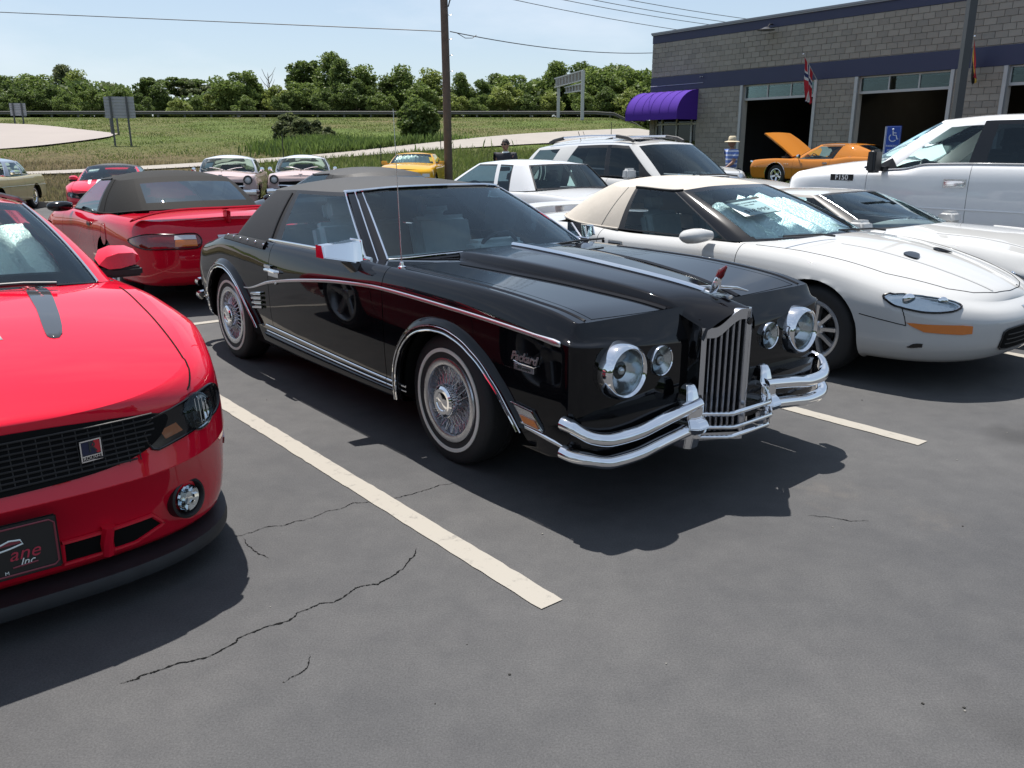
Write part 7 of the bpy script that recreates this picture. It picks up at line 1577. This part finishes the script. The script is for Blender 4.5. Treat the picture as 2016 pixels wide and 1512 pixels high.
# ---- boxy silver coupe seen from behind
x, y = H2W(-5.35, 5.05)
S = dict(W=.90, belt=[(-2.5, .90), (-1.3, .95), (.8, .93), (1.8, .92), (2.4, .86)], tum=.08, sill=.22, xf=[2.35, 2.42, 2.46, 2.47, 2.45, 2.38], xr=[-2.42, -2.47, -2.5, -2.5, -2.48, -2.42], nf=6, nr=6, wb=2.745, R=.33, rr=.20, wd=.2, yt=.74, wheel='dish', XA=-2.1, XB=2.1, step=.07, zc=[(-2.45, .92), (-1.4, .99), (.8, .98), (1.8, .965), (2.4, .89)], trunk=(-2.3, -1.62), doors=[(-.72, .75)], hole=(-1.35, .55), hw=.76,
         kb=[(.95, 0, .985), (.88, .45, .975), (.66, .74, .95), (.52, .79, .95), (-.62, .80, .955), (-.70, .80, .955), (-.98, .80, .957), (-1.22, .785, .96), (-1.42, .70, .975), (-1.52, .35, .985), (-1.53, 0, .985)], kt=[(.12, 0, 1.33), (.09, .34, 1.325), (.0, .58, 1.305), (-.06, .60, 1.30), (-.50, .62, 1.305), (-.58, .62, 1.305), (-.86, .62, 1.30), (-1.03, .61, 1.295), (-1.10, .55, 1.30), (-1.14, .28, 1.31), (-1.145, 0, 1.315)], crown=.045, bulge=.01,
         marg=((2, -.03), (3, .02), (6, -.02), (8, .015)), tm=(.03, .06, .94), segs=[dict(k0=0, k1=2, name='windshield', whole=True, m1=.03, t0=.03, t1=.95), dict(k0=2, k1=3), dict(k0=3, k1=4, name='side_window', m0=.02, t0=.03, t1=.92, frame='window_frame'), dict(k0=4, k1=5), dict(k0=5, k1=6, name='opera_window', m1=.02, t0=.03, t1=.92, frame='window_frame'), dict(k0=6, k1=8), dict(k0=8, k1=10, name='rear_window', whole=True, m0=.02, t0=.06, t1=.94, frame='window_frame')],
         glass=MT['glass'], glassof={'side_window': MT['glass_dark'], 'opera_window': MT['glass_dark']}, seats=[(-.1, .37, .36, .5, .55), (-.1, -.37, .36, .5, .55)], dash=(.35, .9, .7, .93), seatmat=MT['seat_grey'])
o_, oi, og = auto('coupe', 'boxy silver two-door coupe turned away, its rear window towards us', (x, y), HYAW+pi, PAINT_SILVER, S, z=.05)
for s in (1, -1): patch(oi, 'tail_light', [(-2.47, s*.80, .80), (-2.48, s*.45, .80), (-2.5, s*.45, .62), (-2.48, s*.80, .62)], MT['lens_red'], o_, smooth=0); MB().tube([tuple(og.at(og.S[8]+.02, t, s, .005)) for t in np.linspace(.04, .96, 8)], .01, 6).build('window_trim', MT['black_trim'], o_)
MB().box((.12, 0, 1.22), (.03, .22, .06)).build('rear_view_mirror', MT['black_trim'], o_, bevel=.012)
x, y = H2W(-2.9, 4.25)
# ------------------------------------------------------------------ cars in the far rows
# orange fastback with its hood up, in front of the service bays
OR = paint('paint_orange', (.46, .165, .022), .35)
Y_ = 27.9; X_ = (1536-1008)/1705*Y_; cyaw = atan2(-BD[1], -BD[0]); gzc = .40
S = dict(W=.95, belt=[(-2.7, .84), (-1.9, .93), (-1.2, .93), (-.5, .86), (.3, .84), (1.4, .86), (2.2, .82), (2.6, .76)], tum=.10, sill=.22, mid=.58, xf=[2.35, 2.45, 2.53, 2.55, 2.53, 2.46], xr=[-2.5, -2.58, -2.65, -2.66, -2.62, -2.52], nf=6, nr=5, wb=2.92, R=.34, rr=.205, wd=.24, yt=.76, wheel='magnum', XA=-2.3, XB=2.25, step=.06, Ra=.40,
         zc=[(-2.6, .86), (-1.9, .95), (.9, .93), (1.35, .60), (2.0, .60), (2.2, .80), (2.6, .78)], doors=[(-.52, .80)], hole=(-1.75, .72), hw=.78,
         kb=[(1.0, 0, .93), (.93, .45, .92), (.74, .76, .875), (.62, .815, .855), (-.40, .83, .85), (-.62, .835, .855), (-1.20, .845, .92), (-1.75, .70, .94), (-2.0, .62, .95), (-2.02, .3, .955), (-2.03, 0, .955)], kt=[(.22, 0, 1.30), (.18, .34, 1.295), (.06, .56, 1.275), (-.02, .58, 1.268), (-.62, .61, 1.275), (-.80, .61, 1.272), (-.95, .60, 1.262), (-1.05, .57, 1.255), (-1.12, .50, 1.262), (-1.15, .28, 1.285), (-1.155, 0, 1.29)], crown=.035, bulge=.02,
         marg=((2, -.03), (3, .02), (4, -.02), (8, .03)), tm=(.03, .90, .95), segs=[dict(k0=0, k1=2, name='windshield', whole=True, m1=.03, t0=.03, t1=.95), dict(k0=2, k1=3), dict(k0=3, k1=5, name='side_window', m0=.02, m1=.03, t0=.03, t1=.92, frame='body_pillar'), dict(k0=5, k1=8), dict(k0=8, k1=10, name='rear_window', whole=True, m0=.03, t0=.05, t1=.93, frame='body_pillar')],
         glass=MT['glass'], seats=[(-.1, .38, .36, .5, .55), (-.1, -.38, .36, .5, .55)], dash=(.4, .95, .72, .90))
d = np.array([cos(cyaw), sin(cyaw)]); pos = np.array([X_, Y_])-d*1.46+np.array([d[1], -d[0]])*.76
ch, ci, cg = auto('fastback_coupe', 'orange-brown fastback coupe with its hood propped open by the service bays', pos, cyaw, OR, S, z=gzc)
bm2 = MB(); hinge = Vector((1.02, 0, .93)); Rm = Matrix.Rotation(-radians(-29), 3, 'Y')
def hp(x, y, z): v = Matrix.Rotation(radians(-33), 3, 'Y') @ Vector((x, y, z)); return (hinge.x+v.x, v.y, hinge.z+v.z)
prof = [(0, .66, 0), (.5, .67, .01), (1.0, .68, .0), (1.38, .66, -.03)]
rows = [[hp(x, w*f, z+.03*(1-f*f)) for f in np.linspace(-1, 1, 13)] for x, w, z in prof]; V = [p for r in rows for p in r]; lower = [[hp(x, w*f, z-.045+.0*f) for f in np.linspace(-1, 1, 13)] for x, w, z in prof]; V2 = [p for r in lower for p in r]
F = []
for i in range(3):
    for j in range(12): a = i*13+j; F += [(a, a+1, a+14, a+13), (52+a, 52+a+13, 52+a+14, 52+a+1)]
for i in range(3): F += [(i*13, (i+1)*13, 52+(i+1)*13, 52+i*13), (i*13+12, 52+i*13+12, 52+(i+1)*13+12, (i+1)*13+12)]
for j in range(12): F += [(j, 52+j, 53+j, j+1), (39+j, 40+j, 92+j, 91+j)]
ho = MB().add(V+V2, F).build('hood', OR, ch, True, 40)
V = [hp(.18, -.42, -.052), hp(.18, .42, -.052), hp(1.15, .42, -.05), hp(1.15, -.42, -.05)]; MB().add(V, [(0, 1, 2, 3), (3, 2, 1, 0)]).build('hood_liner', MT['dark'], ho, False)
for s in (1, -1): MB().tube([hp(.3, s*.6, -.05), (1.35, s*.62, .88)], .014, 6).build('hood_hinge', MT['black_trim'], ch)
b = MB(); b.box((1.75, 0, .70), (.7, .6, .22)); b.lathe([(0, .0), (.2, 0), (.2, .08), (0, .10)], 20, axis='z', c=(1.7, 0, .84)); b.build('engine', MT['black_trim'], ch)
for s in (1, -1):
    MB().tube([tuple(p) for p in arch_pts(ci, (1.46, .335, .40, .05), s, 5, 175, 24, .004, .006)], .011, 6).build('arch_molding', MT['chrome'], ch); MB().tube([tuple(p) for p in arch_pts(ci, (-1.46, .335, .40, .05), s, 5, 175, 24, .004, .006)], .011, 6).build('arch_molding', MT['chrome'], ch)
    MB().box((-.36, s*(side_y(ci, -.36, .74)+.01), .74), (.16, .03, .04)).build('door_handle', MT['chrome'], ch, bevel=.008); b = MB(); b.lathe([(0, .05), (.05, .03), (.065, -.02), (.06, -.05), (0, -.05)], 14, axis='x', c=(.58, s*.98, .93)); b.tube([(.58, s*.94, .92), (.62, s*.88, .84)], .015, 6); b.build('door_mirror', MT['chrome'], ch)
    MB().tube([tuple(cg.at(u, .0, s, .008)) for u in np.linspace(cg.S[3], cg.S[6], 24)], .010, 6).build('belt_molding', MT['black_trim'], ch); MB().tube([tuple(cg.at(u, .99, s, .008)) for u in np.linspace(cg.S[3], cg.S[5], 14)], .008, 6).build('drip_rail', MT['chrome'], ch)
    for k in range(3): MB().box((.98+.07*k, s*(side_y(ci, 1.0, .70)+.004), .70), (.03, .01, .02)).build('fender_emblem', MT['chrome'], ch)
    patch(ci, 'side_marker', [(2.2, s*.94, .62), (2.28, s*.93, .62), (2.28, s*.93, .58), (2.2, s*.94, .58)], MT['lens_amber'], ch, smooth=0)
MB().tube([(2.42, .86, .72), (2.56, .80, .74), (2.60, .0, .74), (2.56, -.80, .74), (2.42, -.86, .72)], .05, 8, flat=.5).build('front_bumper', MT['chrome'], ch); MB().tube([(2.40, .86, .46), (2.50, .78, .46), (2.54, 0, .46), (2.50, -.78, .46), (2.40, -.86, .46)], .05, 8, flat=.5).build('front_bumper', MT['chrome'], ch)
# fifties hardtops with pink fronts and white tops
PK, CRM, LBL = paint('paint_pink', (.52, .40, .38), .35), paint('paint_cream', (.50, .44, .26), .35), paint('paint_pale', (.50, .53, .56), .35)
def fifties(name, label, px, Y, P, top, z, yaw=-pi/2, full=True, group=None):
    S = dict(W=.93, belt=[(-2.6, .96), (-1.6, .99), (0, .97), (1.0, .98), (1.6, 1.0), (2.1, .98), (2.4, .94)], tum=.07, sill=.26, mid=.62, xf=[2.28, 2.35, 2.40, 2.42, 2.42, 2.36], xr=[-2.4, -2.45, -2.5, -2.5, -2.48, -2.4], nf=3.6, nr=5, wb=2.92, R=.35, rr=.19, wd=.19, yt=.74, wheel='dish', XA=-2.1, XB=1.95, step=.08,
             zc=[(-2.4, .98), (-1.4, 1.02), (.9, 1.07), (1.5, 1.10), (2.0, 1.06), (2.3, .98)], doors=[(-.55, .72)], hole=(-1.4, .6), hw=.78, floor=.32,
             kb=[(.92, 0, 1.06), (.84, .45, 1.04), (.55, .78, 1.0), (.36, .82, .985), (-.55, .84, .985), (-.65, .84, .985), (-1.15, .82, .99), (-1.4, .68, 1.02), (-1.5, .3, 1.04), (-1.52, 0, 1.04)], kt=[(.52, 0, 1.44), (.47, .40, 1.43), (.25, .63, 1.405), (.12, .65, 1.40), (-.58, .67, 1.40), (-.66, .67, 1.40), (-.95, .64, 1.39), (-1.1, .5, 1.40), (-1.18, .22, 1.42), (-1.19, 0, 1.425)], crown=.075, bulge=.03,
             marg=((2, -.03), (3, .02), (4, -.015), (5, .015), (6, -.03)), tm=(.03, .90, .95), segs=[dict(k0=0, k1=2, name='windshield', whole=True, m1=.02, t0=.04, t1=.93, frame='top_quarter', cr=.08), dict(k0=2, k1=3, frame='top_quarter'), dict(k0=3, k1=4, name='side_window', m0=.02, m1=.01, t0=.03, t1=.92, frame='top_quarter'), dict(k0=4, k1=5, frame='top_quarter'), dict(k0=5, k1=6, name='rear_side_window', m0=.01, m1=.03, t0=.03, t1=.92, frame='top_quarter'), dict(k0=6, k1=7, frame='top_quarter'), dict(k0=7, k1=9, name='rear_window', whole=True, t0=.06, t1=.93, frame='top_quarter')],
             topmat=top, glass=MT['glass'], seats=[(-.1, 0, .42, 1.3, .50), (-1.0, 0, .42, 1.2, .45)], dash=(.35, .8, .74, 1.02), seatmat=MT['seat_tan'])
    x = (px-1008)/1705*Y; r, i_, g = auto(name, label, (x-2.3*cos(yaw), Y-2.3*sin(yaw)), yaw, P, S, group, z=z); CH = MT['chrome']
    for s in (1, -1):
        o = MB().lathe([(.11, -.10), (.125, .0), (.11, .03), (.09, .025), (.085, -.01)], 28, axis='x').build('headlight', MT['black_gloss'] if P is PK else CH, r, loc=(2.38, s*.72, .865)); MB().lathe([(.088, -.01), (.05, .012), (0, .02)], 24, axis='x').build('lens', MT['lens_clear'], o)
        b = MB(); b.tube([(.42, s*.86, 1.02), (.44, s*.93, 1.07)], .012, 6); b.lathe([(0, .03), (.06, .02), (.065, -.02), (0, -.03)], 14, axis='x', c=(.45, s*.95, 1.10)); b.build('door_mirror', CH, r)
        MB().tube([tuple(g.at(u, .0, s, .006)) for u in np.linspace(0, g.S[6], 30)], .012, 6).build('belt_molding', CH, r); MB().tube([tuple(g.at(g.S[2]-.02, t, s, .006)) for t in np.linspace(.03, .94, 10)], .012, 6).build('pillar_molding', CH, r)
        MB().tube([(1.02, s*.05, 1.10), (.95, s*.30, 1.16), (.90, s*.45, 1.17)], .008, 5).build('wiper', CH, r)
        sline(i_, [(2.1, s*.93, .72), (.8, s*.93, .72), (-.8, s*.93, .70), (-2.3, s*.9, .68)], .012, CH, r, 'side_molding')
    MB().tube([(2.15, .96, .52), (2.42, .90, .54), (2.54, .5, .56), (2.56, 0, .56), (2.54, -.5, .56), (2.42, -.90, .54), (2.15, -.96, .52)], .075, 10, flat=.55).build('front_bumper', CH, r)
    MB().tube([(2.36, .62, .70), (2.46, .3, .69), (2.47, 0, .69), (2.46, -.3, .69), (2.36, -.62, .70)], .03, 8).build('grille_bar', CH, r)
    patch(i_, 'grille', [(2.38, .60, .80), (2.42, 0, .82), (2.38, -.60, .80), (2.40, -.58, .62), (2.42, 0, .60), (2.40, .58, .62)], MT['dark'], r, smooth=0); patch(i_, 'hood_emblem', [(2.25, .06, 1.0), (2.25, -.06, 1.0), (2.34, 0, .93)], MT['black_gloss'], r, .01, smooth=0)
    b = MB(); b.tube([(2.0, 0, 1.07), (1.2, 0, 1.12)], [.012, .02], 6, flat=.6); b.build('hood_molding', CH, r)
    return r, i_, g
WT = paint('paint_white_top', (.62, .64, .68), .35)
p1_, _, g1 = fifties('hardtop', 'pink fifties hardtop with white roof, just left of the tall stake', 428, 23.2, PK, WT, -.12, -pi/2+.20); bpy.context.view_layer.update(); c_ = card(p1_, g1, .50, .50, -1, .26, .22, [], off=-.03); tag(c_, 'window card in the pink hardtop left of the tall stake', 'price card')
p2_, _, g2 = fifties('hardtop', 'pink fifties hardtop half hidden by a black cloth top', 588, 24.0, PK, WT, -.12, -pi/2+.20); bpy.context.view_layer.update(); c_ = card(p2_, g2, .50, .50, -1, .26, .22, [], off=-.03); tag(c_, 'window card in the pink hardtop half hidden by a black cloth top', 'price card')
cr_, ci2, cg2 = fifties('vintage_coupe', 'pale yellow vintage coupe with grey roof at the left edge', -115, 22.4, CRM, paint('paint_grey_top', (.22, .26, .32), .35), -.19, -pi/2+.20)
# red sports coupe of the far row and the yellow one
x = (190-1008)/1705*21.0; yw = -pi/2+.30; fm, fmi, fmg = muscle('sports_coupe', 'red sports coupe with white stripes and dark top parked facing us in the far row', (x-2.2*cos(yw), 21.0-2.2*sin(yw)), yw, PAINT_RED, MT['plate_white'], MT['plate_white'], False, -.19, MT['fabric_black'])
bpy.context.view_layer.update(); c_ = card(fm, fmg, .42, .62, -1, .26, .22, [], off=-.02); tag(c_, 'window card in the striped red coupe of the far row', 'price card')
YL = paint('paint_yellow', (.62, .33, .012), .35); x = (803-1008)/1705*28.4
S = dict(W=.95, belt=[(-2.4, 1.0), (-1.3, 1.02), (0, .99), (1.0, .99), (1.6, .95), (2.2, .85)], tum=.12, sill=.2, xf=[2.1, 2.2, 2.3, 2.32, 2.3, 2.22], xr=[-2.3, -2.4, -2.45, -2.46, -2.42, -2.36], nf=4, nr=4, wb=2.85, R=.36, rr=.25, wd=.25, yt=.8, wheel='five', XA=-2.0, XB=1.9, step=.08, zc=[(-2.4, 1.02), (.9, 1.04), (1.6, 1.0), (2.2, .88)], doors=[(-.6, .75)], hole=(-1.4, .6), hw=.78,
         kb=[(.95, 0, 1.04), (.88, .45, 1.03), (.66, .77, 1.0), (.52, .82, .99), (-.7, .83, 1.0), (-1.2, .78, 1.02), (-1.5, .5, 1.04), (-1.55, 0, 1.05)], kt=[(.28, 0, 1.36), (.24, .34, 1.355), (.12, .58, 1.335), (.02, .61, 1.33), (-.6, .63, 1.33), (-.95, .60, 1.31), (-1.1, .4, 1.32), (-1.12, 0, 1.33)], crown=.04, bulge=.02,
         marg=((2, -.03), (3, .02), (4, -.04)), tm=(.03, .9, .95), segs=[dict(k0=0, k1=2, name='windshield', whole=True, m1=.03, t0=.03, t1=.95), dict(k0=2, k1=3), dict(k0=3, k1=4, name='side_window', m0=.02, m1=.04, t0=.03, t1=.9), dict(k0=4, k1=5), dict(k0=5, k1=7, name='rear_window', whole=True, t0=.05, t1=.9)], glass=MT['glass'])
yr, yi, yg = auto('sports_coupe', 'yellow sports coupe with a foil sunshade, left of the wooden pole', (x, 28.4+1.9), -pi/2-.05, YL, S, z=.05)
mirror(yr, .42, .86, 1.04, .20, .13, .12, YL); patch(yi, 'grille', [(2.28, .55, .72), (2.32, 0, .74), (2.28, -.55, .72), (2.3, -.5, .55), (2.32, 0, .53), (2.3, .5, .55)], MT['dark'], yr, smooth=0)
for s in (1, -1): patch(yi, 'headlight', [(2.2, s*.82, .72), (2.27, s*.6, .72), (2.27, s*.6, .62), (2.2, s*.82, .62)], MT['lens_clear'], yr, smooth=0)
bpy.context.view_layer.update(); ss = sunshade(yr, yg, .10, .85, .85, .04, seed=5); ss.matrix_world = yr.matrix_basis.copy(); tag(ss, 'foil sunshade behind the screen of the yellow coupe', 'sunshade')
# ------------------------------------------------------------------ people
def skin_body(name, joints, edges, radii, mat, parent, root=0, lv=2):
    me = bpy.data.meshes.new(name); me.from_pydata(joints, edges, []); o = link(name, me, parent, mat)
    m = o.modifiers.new('skin', 'SKIN'); m.use_smooth_shade = True
    for i, r in enumerate(radii): me.skin_vertices[0].data[i].radius = (r, r) if not hasattr(r, '__len__') else r
    me.skin_vertices[0].data[root].use_root = True
    s = o.modifiers.new('sub', 'SUBSURF'); s.levels = lv; s.render_levels = lv
    dg = bpy.context.evaluated_depsgraph_get(); ev = bpy.data.meshes.new_from_object(o.evaluated_get(dg)); o.modifiers.clear(); old = o.data; o.data = ev; bpy.data.meshes.remove(old)
    ev.materials.clear(); ev.materials.append(mat); return o
def person(label, loc, yaw, skin, shirt, pants, hairm, pose, hat=None, glasses=False, collar=None):
    r = empty('person', loc, yaw); tag(r, label, 'person')
    # x forward, y left, z up; 1.75 m tall
    lh = pose.get('lh', [(0, .20, 1.42), (-.03, .25, 1.13), (.05, .26, .88)]); rh = pose.get('rh', [(0, -.20, 1.42), (-.03, -.25, 1.13), (.05, -.26, .88)])
    ll = pose.get('ll', [(0, .09, .93), (.02, .10, .50), (-.03, .10, .09), (.12, .11, .04)]); rl = pose.get('rl', [(0, -.09, .93), (.02, -.10, .50), (-.03, -.10, .09), (.12, -.11, .04)])
    J = [(0, 0, .96), (.01, 0, 1.18), (0, 0, 1.40), (0, 0, 1.49), (.02, 0, 1.55)]; E = [(0, 1), (1, 2), (2, 3), (3, 4)]; Rr = [(.12, .085), (.115, .085), (.10, .07), (.056, .056), (.055, .055)]
    def add(ch, par, rs):
        p = par
        for c, q in zip(ch, rs): J.append(c); Rr.append(q); E.append((p, len(J)-1)); p = len(J)-1
        return p
    L = add(lh, 2, [.062, .046, .032]); R_ = add(rh, 2, [.062, .046, .032]); add(ll, 0, [.095, .062, .045, .045]); add(rl, 0, [.095, .062, .045, .045])
    # palms, four fingers and a thumb on each hand
    for par, ch, s in ((L, lh, 1), (R_, rh, -1)):
        a, b = Vector(ch[1]), Vector(ch[2]); d = (b-a).normalized(); side = d.cross(Vector((0, 1, 0))).normalized(); pm = b+d*.075; J.append(tuple(pm)); Rr.append((.034, .018)); E.append((par, len(J)-1)); pi_ = len(J)-1
        for k in range(4):
            o = side*(.026-.0175*k); q1 = pm+o+d*.035; q2 = q1+d*(.035-.004*abs(k-1))+Vector((0, -s*.010, 0)); J.append(tuple(q1)); Rr.append(.009); E.append((pi_, len(J)-1)); J.append(tuple(q2)); Rr.append(.0075); E.append((len(J)-2, len(J)-1))
        t1 = b+d*.03+side*.034; t2 = t1+d*.035+side*.012; J.append(tuple(t1)); Rr.append(.011); E.append((par, len(J)-1)); J.append(tuple(t2)); Rr.append(.009); E.append((len(J)-2, len(J)-1))
    body = skin_body('body', J, E, Rr, skin, r)
    # clothing shells: slightly larger, same skeleton, cut at the hems
    cj = [J[0], J[1], J[2], (0, 0, 1.46)]; ce = [(0, 1), (1, 2), (2, 3)]; cr_ = [(.180, .140), (.178, .142), (.185, .130), (.085, .085)]
    for ch in (lh, rh):
        a, b = Vector(ch[0]), Vector(ch[1]); k = len(cj); cj += [ch[0], tuple(a.lerp(b, pose.get('sleeve', .75)))]; ce += [(2, k), (k, k+1)]; cr_ += [.098, .078]
        if pose.get('long'): cj.append(tuple(Vector(ch[2]))); ce.append((k+1, k+2)); cr_[-1] = .068; cr_.append(.048)
    skin_body('shirt', cj, ce, cr_, shirt, r)
    pj = [(0, 0, .98)]; pe = []; pr = [(.172, .134)]
    for ch in (ll, rl):
        k = len(pj); pj += [ch[0], ch[1], tuple(Vector(ch[2])+Vector((0, 0, .04)))]; pe += [(0, k), (k, k+1), (k+1, k+2)]; pr += [.112, .082, .070]
    skin_body('trousers', pj, pe, pr, pants, r)
    for ch in (ll, rl):
        MB().box((ch[3][0]-.05, ch[3][1], .045), (.27, .095, .085), taper=(.8, .8)).build('shoe', MT['black_trim'], r, bevel=.03, seg=3)
    # head
    hd = empty('head_pivot', (0, 0, 0)); bpy.data.objects.remove(hd)
    n, m = 20, 16; V = []; F = []; c = Vector((.025, 0, 1.645))
    for i in range(n+1):
        a = pi*i/n
        for j in range(m):
            t = 2*pi*j/m; x, y, z = sin(a)*cos(t), sin(a)*sin(t), cos(a); jaw = 1-.20*max(0, -z)**1.5; fx = x*.098*(jaw if x < 0 else 1-.10*max(0, -z)); fy = y*.076*jaw; fz = z*.118
            if x > .75 and -.35 < z < .12 and abs(y) < .3: fx += .020*(1-abs(y)/.3)*(.5-z)
            if x > .8 and .0 < z < .2 and .2 < abs(y) < .55: fx -= .008
            V.append((c.x+fx, c.y+fy, c.z+fz))
    for i in range(n):
        for j in range(m): F.append((i*m+j, i*m+(j+1) % m, (i+1)*m+(j+1) % m, (i+1)*m+j))
    h = mesh('head', V, F, skin, r, True, 80)
    for s in (1, -1):
        MB().ball((c.x+.0, c.y+s*.077, c.z-.01), .03, 8, sc=(.6, .3, 1)).build('ear', skin, h); MB().ball((c.x+.085, s*.030, c.z+.012), .012, 8, sc=(.5, 1.2, .7)).build('eye', MT['white_paper'], h); MB().ball((c.x+.091, s*.030, c.z+.012), .006, 6).build('pupil', MT['ink'], h)
    MB().tube([(c.x+.086, -.024, c.z-.062), (c.x+.096, 0, c.z-.060), (c.x+.086, .024, c.z-.062)], .006, 6).build('mouth', M('lip', (.28, .10, .09), .6), h)
    V = []; F = []
    for i in range(9):
        a = pi*.52*i/8
        for j in range(m): t = 2*pi*j/m; k = 1.05 if cos(t) > .3 and i > 5 else 1.10; z = cos(a); V.append((c.x-.008+sin(a)*cos(t)*.098*(k if not (cos(t) > .4 and i > 6) else .9), c.y+sin(a)*sin(t)*.078*1.08, c.z+.010+z*.122))
    for i in range(8):
        for j in range(m): F.append((i*m+j, i*m+(j+1) % m, (i+1)*m+(j+1) % m, (i+1)*m+j))
    mesh('hair', V, F, hairm, h, True, 80)
    if glasses:
        b = MB()
        for s in (1, -1): b.ball((c.x+.092, s*.034, c.z+.012), .028, 8, sc=(.25, 1.1, .8)); b.tube([(c.x+.088, s*.06, c.z+.016), (c.x+.0, s*.08, c.z+.016)], .004, 5)
        b.tube([(c.x+.096, -.015, c.z+.016), (c.x+.096, .015, c.z+.016)], .004, 5); b.build('sunglasses', MT['black_gloss'], h)
    if hat:
        b = MB(); b.lathe([(0, .115), (.06, .115), (.085, .10), (.098, .03), (.102, 0), (.15, -.010), (.185, -.022), (.19, -.030), (.15, -.020), (.10, -.008)], 32, axis='z', c=(c.x-.005, 0, c.z+.045)); b.build('hat', hat, h, True, 50); MB().lathe([(.099, .03), (.1035, .002), (.1045, .004), (.1, .032)], 32, axis='z', c=(c.x-.005, 0, c.z+.045)).build('hat_band', M('hat_band', (.35, .29, .2), .8), h)
    if collar: MB().lathe([(.07, 0), (.085, .02), (.075, .045), (.068, .05)], 20, axis='z', c=(0, 0, 1.455)).build('collar', collar, r)
    return r
SKN = M('skin', (.34, .19, .13), .55); SKD = M('skin_tan', (.26, .14, .095), .55); HAIR = M('hair_dark', (.018, .013, .010), .6, bump=.5, nscale=60)
# striped shirt: bands by height in the garment's own space
ms, nt, bb = mat_new('striped_cotton'); t = nt.nodes.new('ShaderNodeTexCoord'); sp_ = nt.nodes.new('ShaderNodeSeparateXYZ'); nt.links.new(t.outputs['Object'], sp_.inputs[0]); m1 = nt.nodes.new('ShaderNodeMath'); m1.operation = 'MULTIPLY'; m1.inputs[1].default_value = 62; nt.links.new(sp_.outputs[2], m1.inputs[0]); m2 = nt.nodes.new('ShaderNodeMath'); m2.operation = 'SINE'; nt.links.new(m1.outputs[0], m2.inputs[0])
rp = nt.nodes.new('ShaderNodeValToRGB'); rp.color_ramp.elements[0].position = .42; rp.color_ramp.elements[1].position = .52; rp.color_ramp.elements[0].color = (.10, .17, .42, 1); rp.color_ramp.elements[1].color = (.52, .56, .64, 1); nt.links.new(m2.outputs[0], rp.inputs[0]); nt.links.new(rp.outputs[0], bb.inputs['Base Color']); bb.inputs['Roughness'].default_value = .85
x, y, _ = pix(1443, 280, 21.7); z = float(lot_z(np.array(x), np.array(y)))
person('man in a straw hat and blue striped shirt walking left before the garage', (x, y, z), pi+.25, SKD, ms, M('trousers_navy', (.03, .045, .10), .8), HAIR, dict(lh=[(0, .20, 1.42), (.10, .26, 1.17), (.30, .24, 1.02)], rh=[(0, -.20, 1.42), (-.06, -.25, 1.15), (-.02, -.26, .90)], ll=[(0, .09, .93), (.16, .10, .52), (.10, .10, .09), (.25, .11, .04)], rl=[(0, -.09, .93), (-.04, -.10, .50), (-.26, -.10, .13), (-.13, -.11, .05)]), hat=M('straw', (.55, .47, .33), .85, noise=.15, nscale=60))
x, y, _ = pix(996, 280, 19.2); z = float(lot_z(np.array(x), np.array(y)))
person('man in dark jacket and sunglasses standing behind the boxy silver coupe', (x, y, z), -pi/2-.5, SKN, M('jacket', (.022, .022, .032), .8), M('trousers_dark', (.03, .03, .035), .8), HAIR, dict(long=True, sleeve=.9), glasses=True, collar=MT['white_paper'])
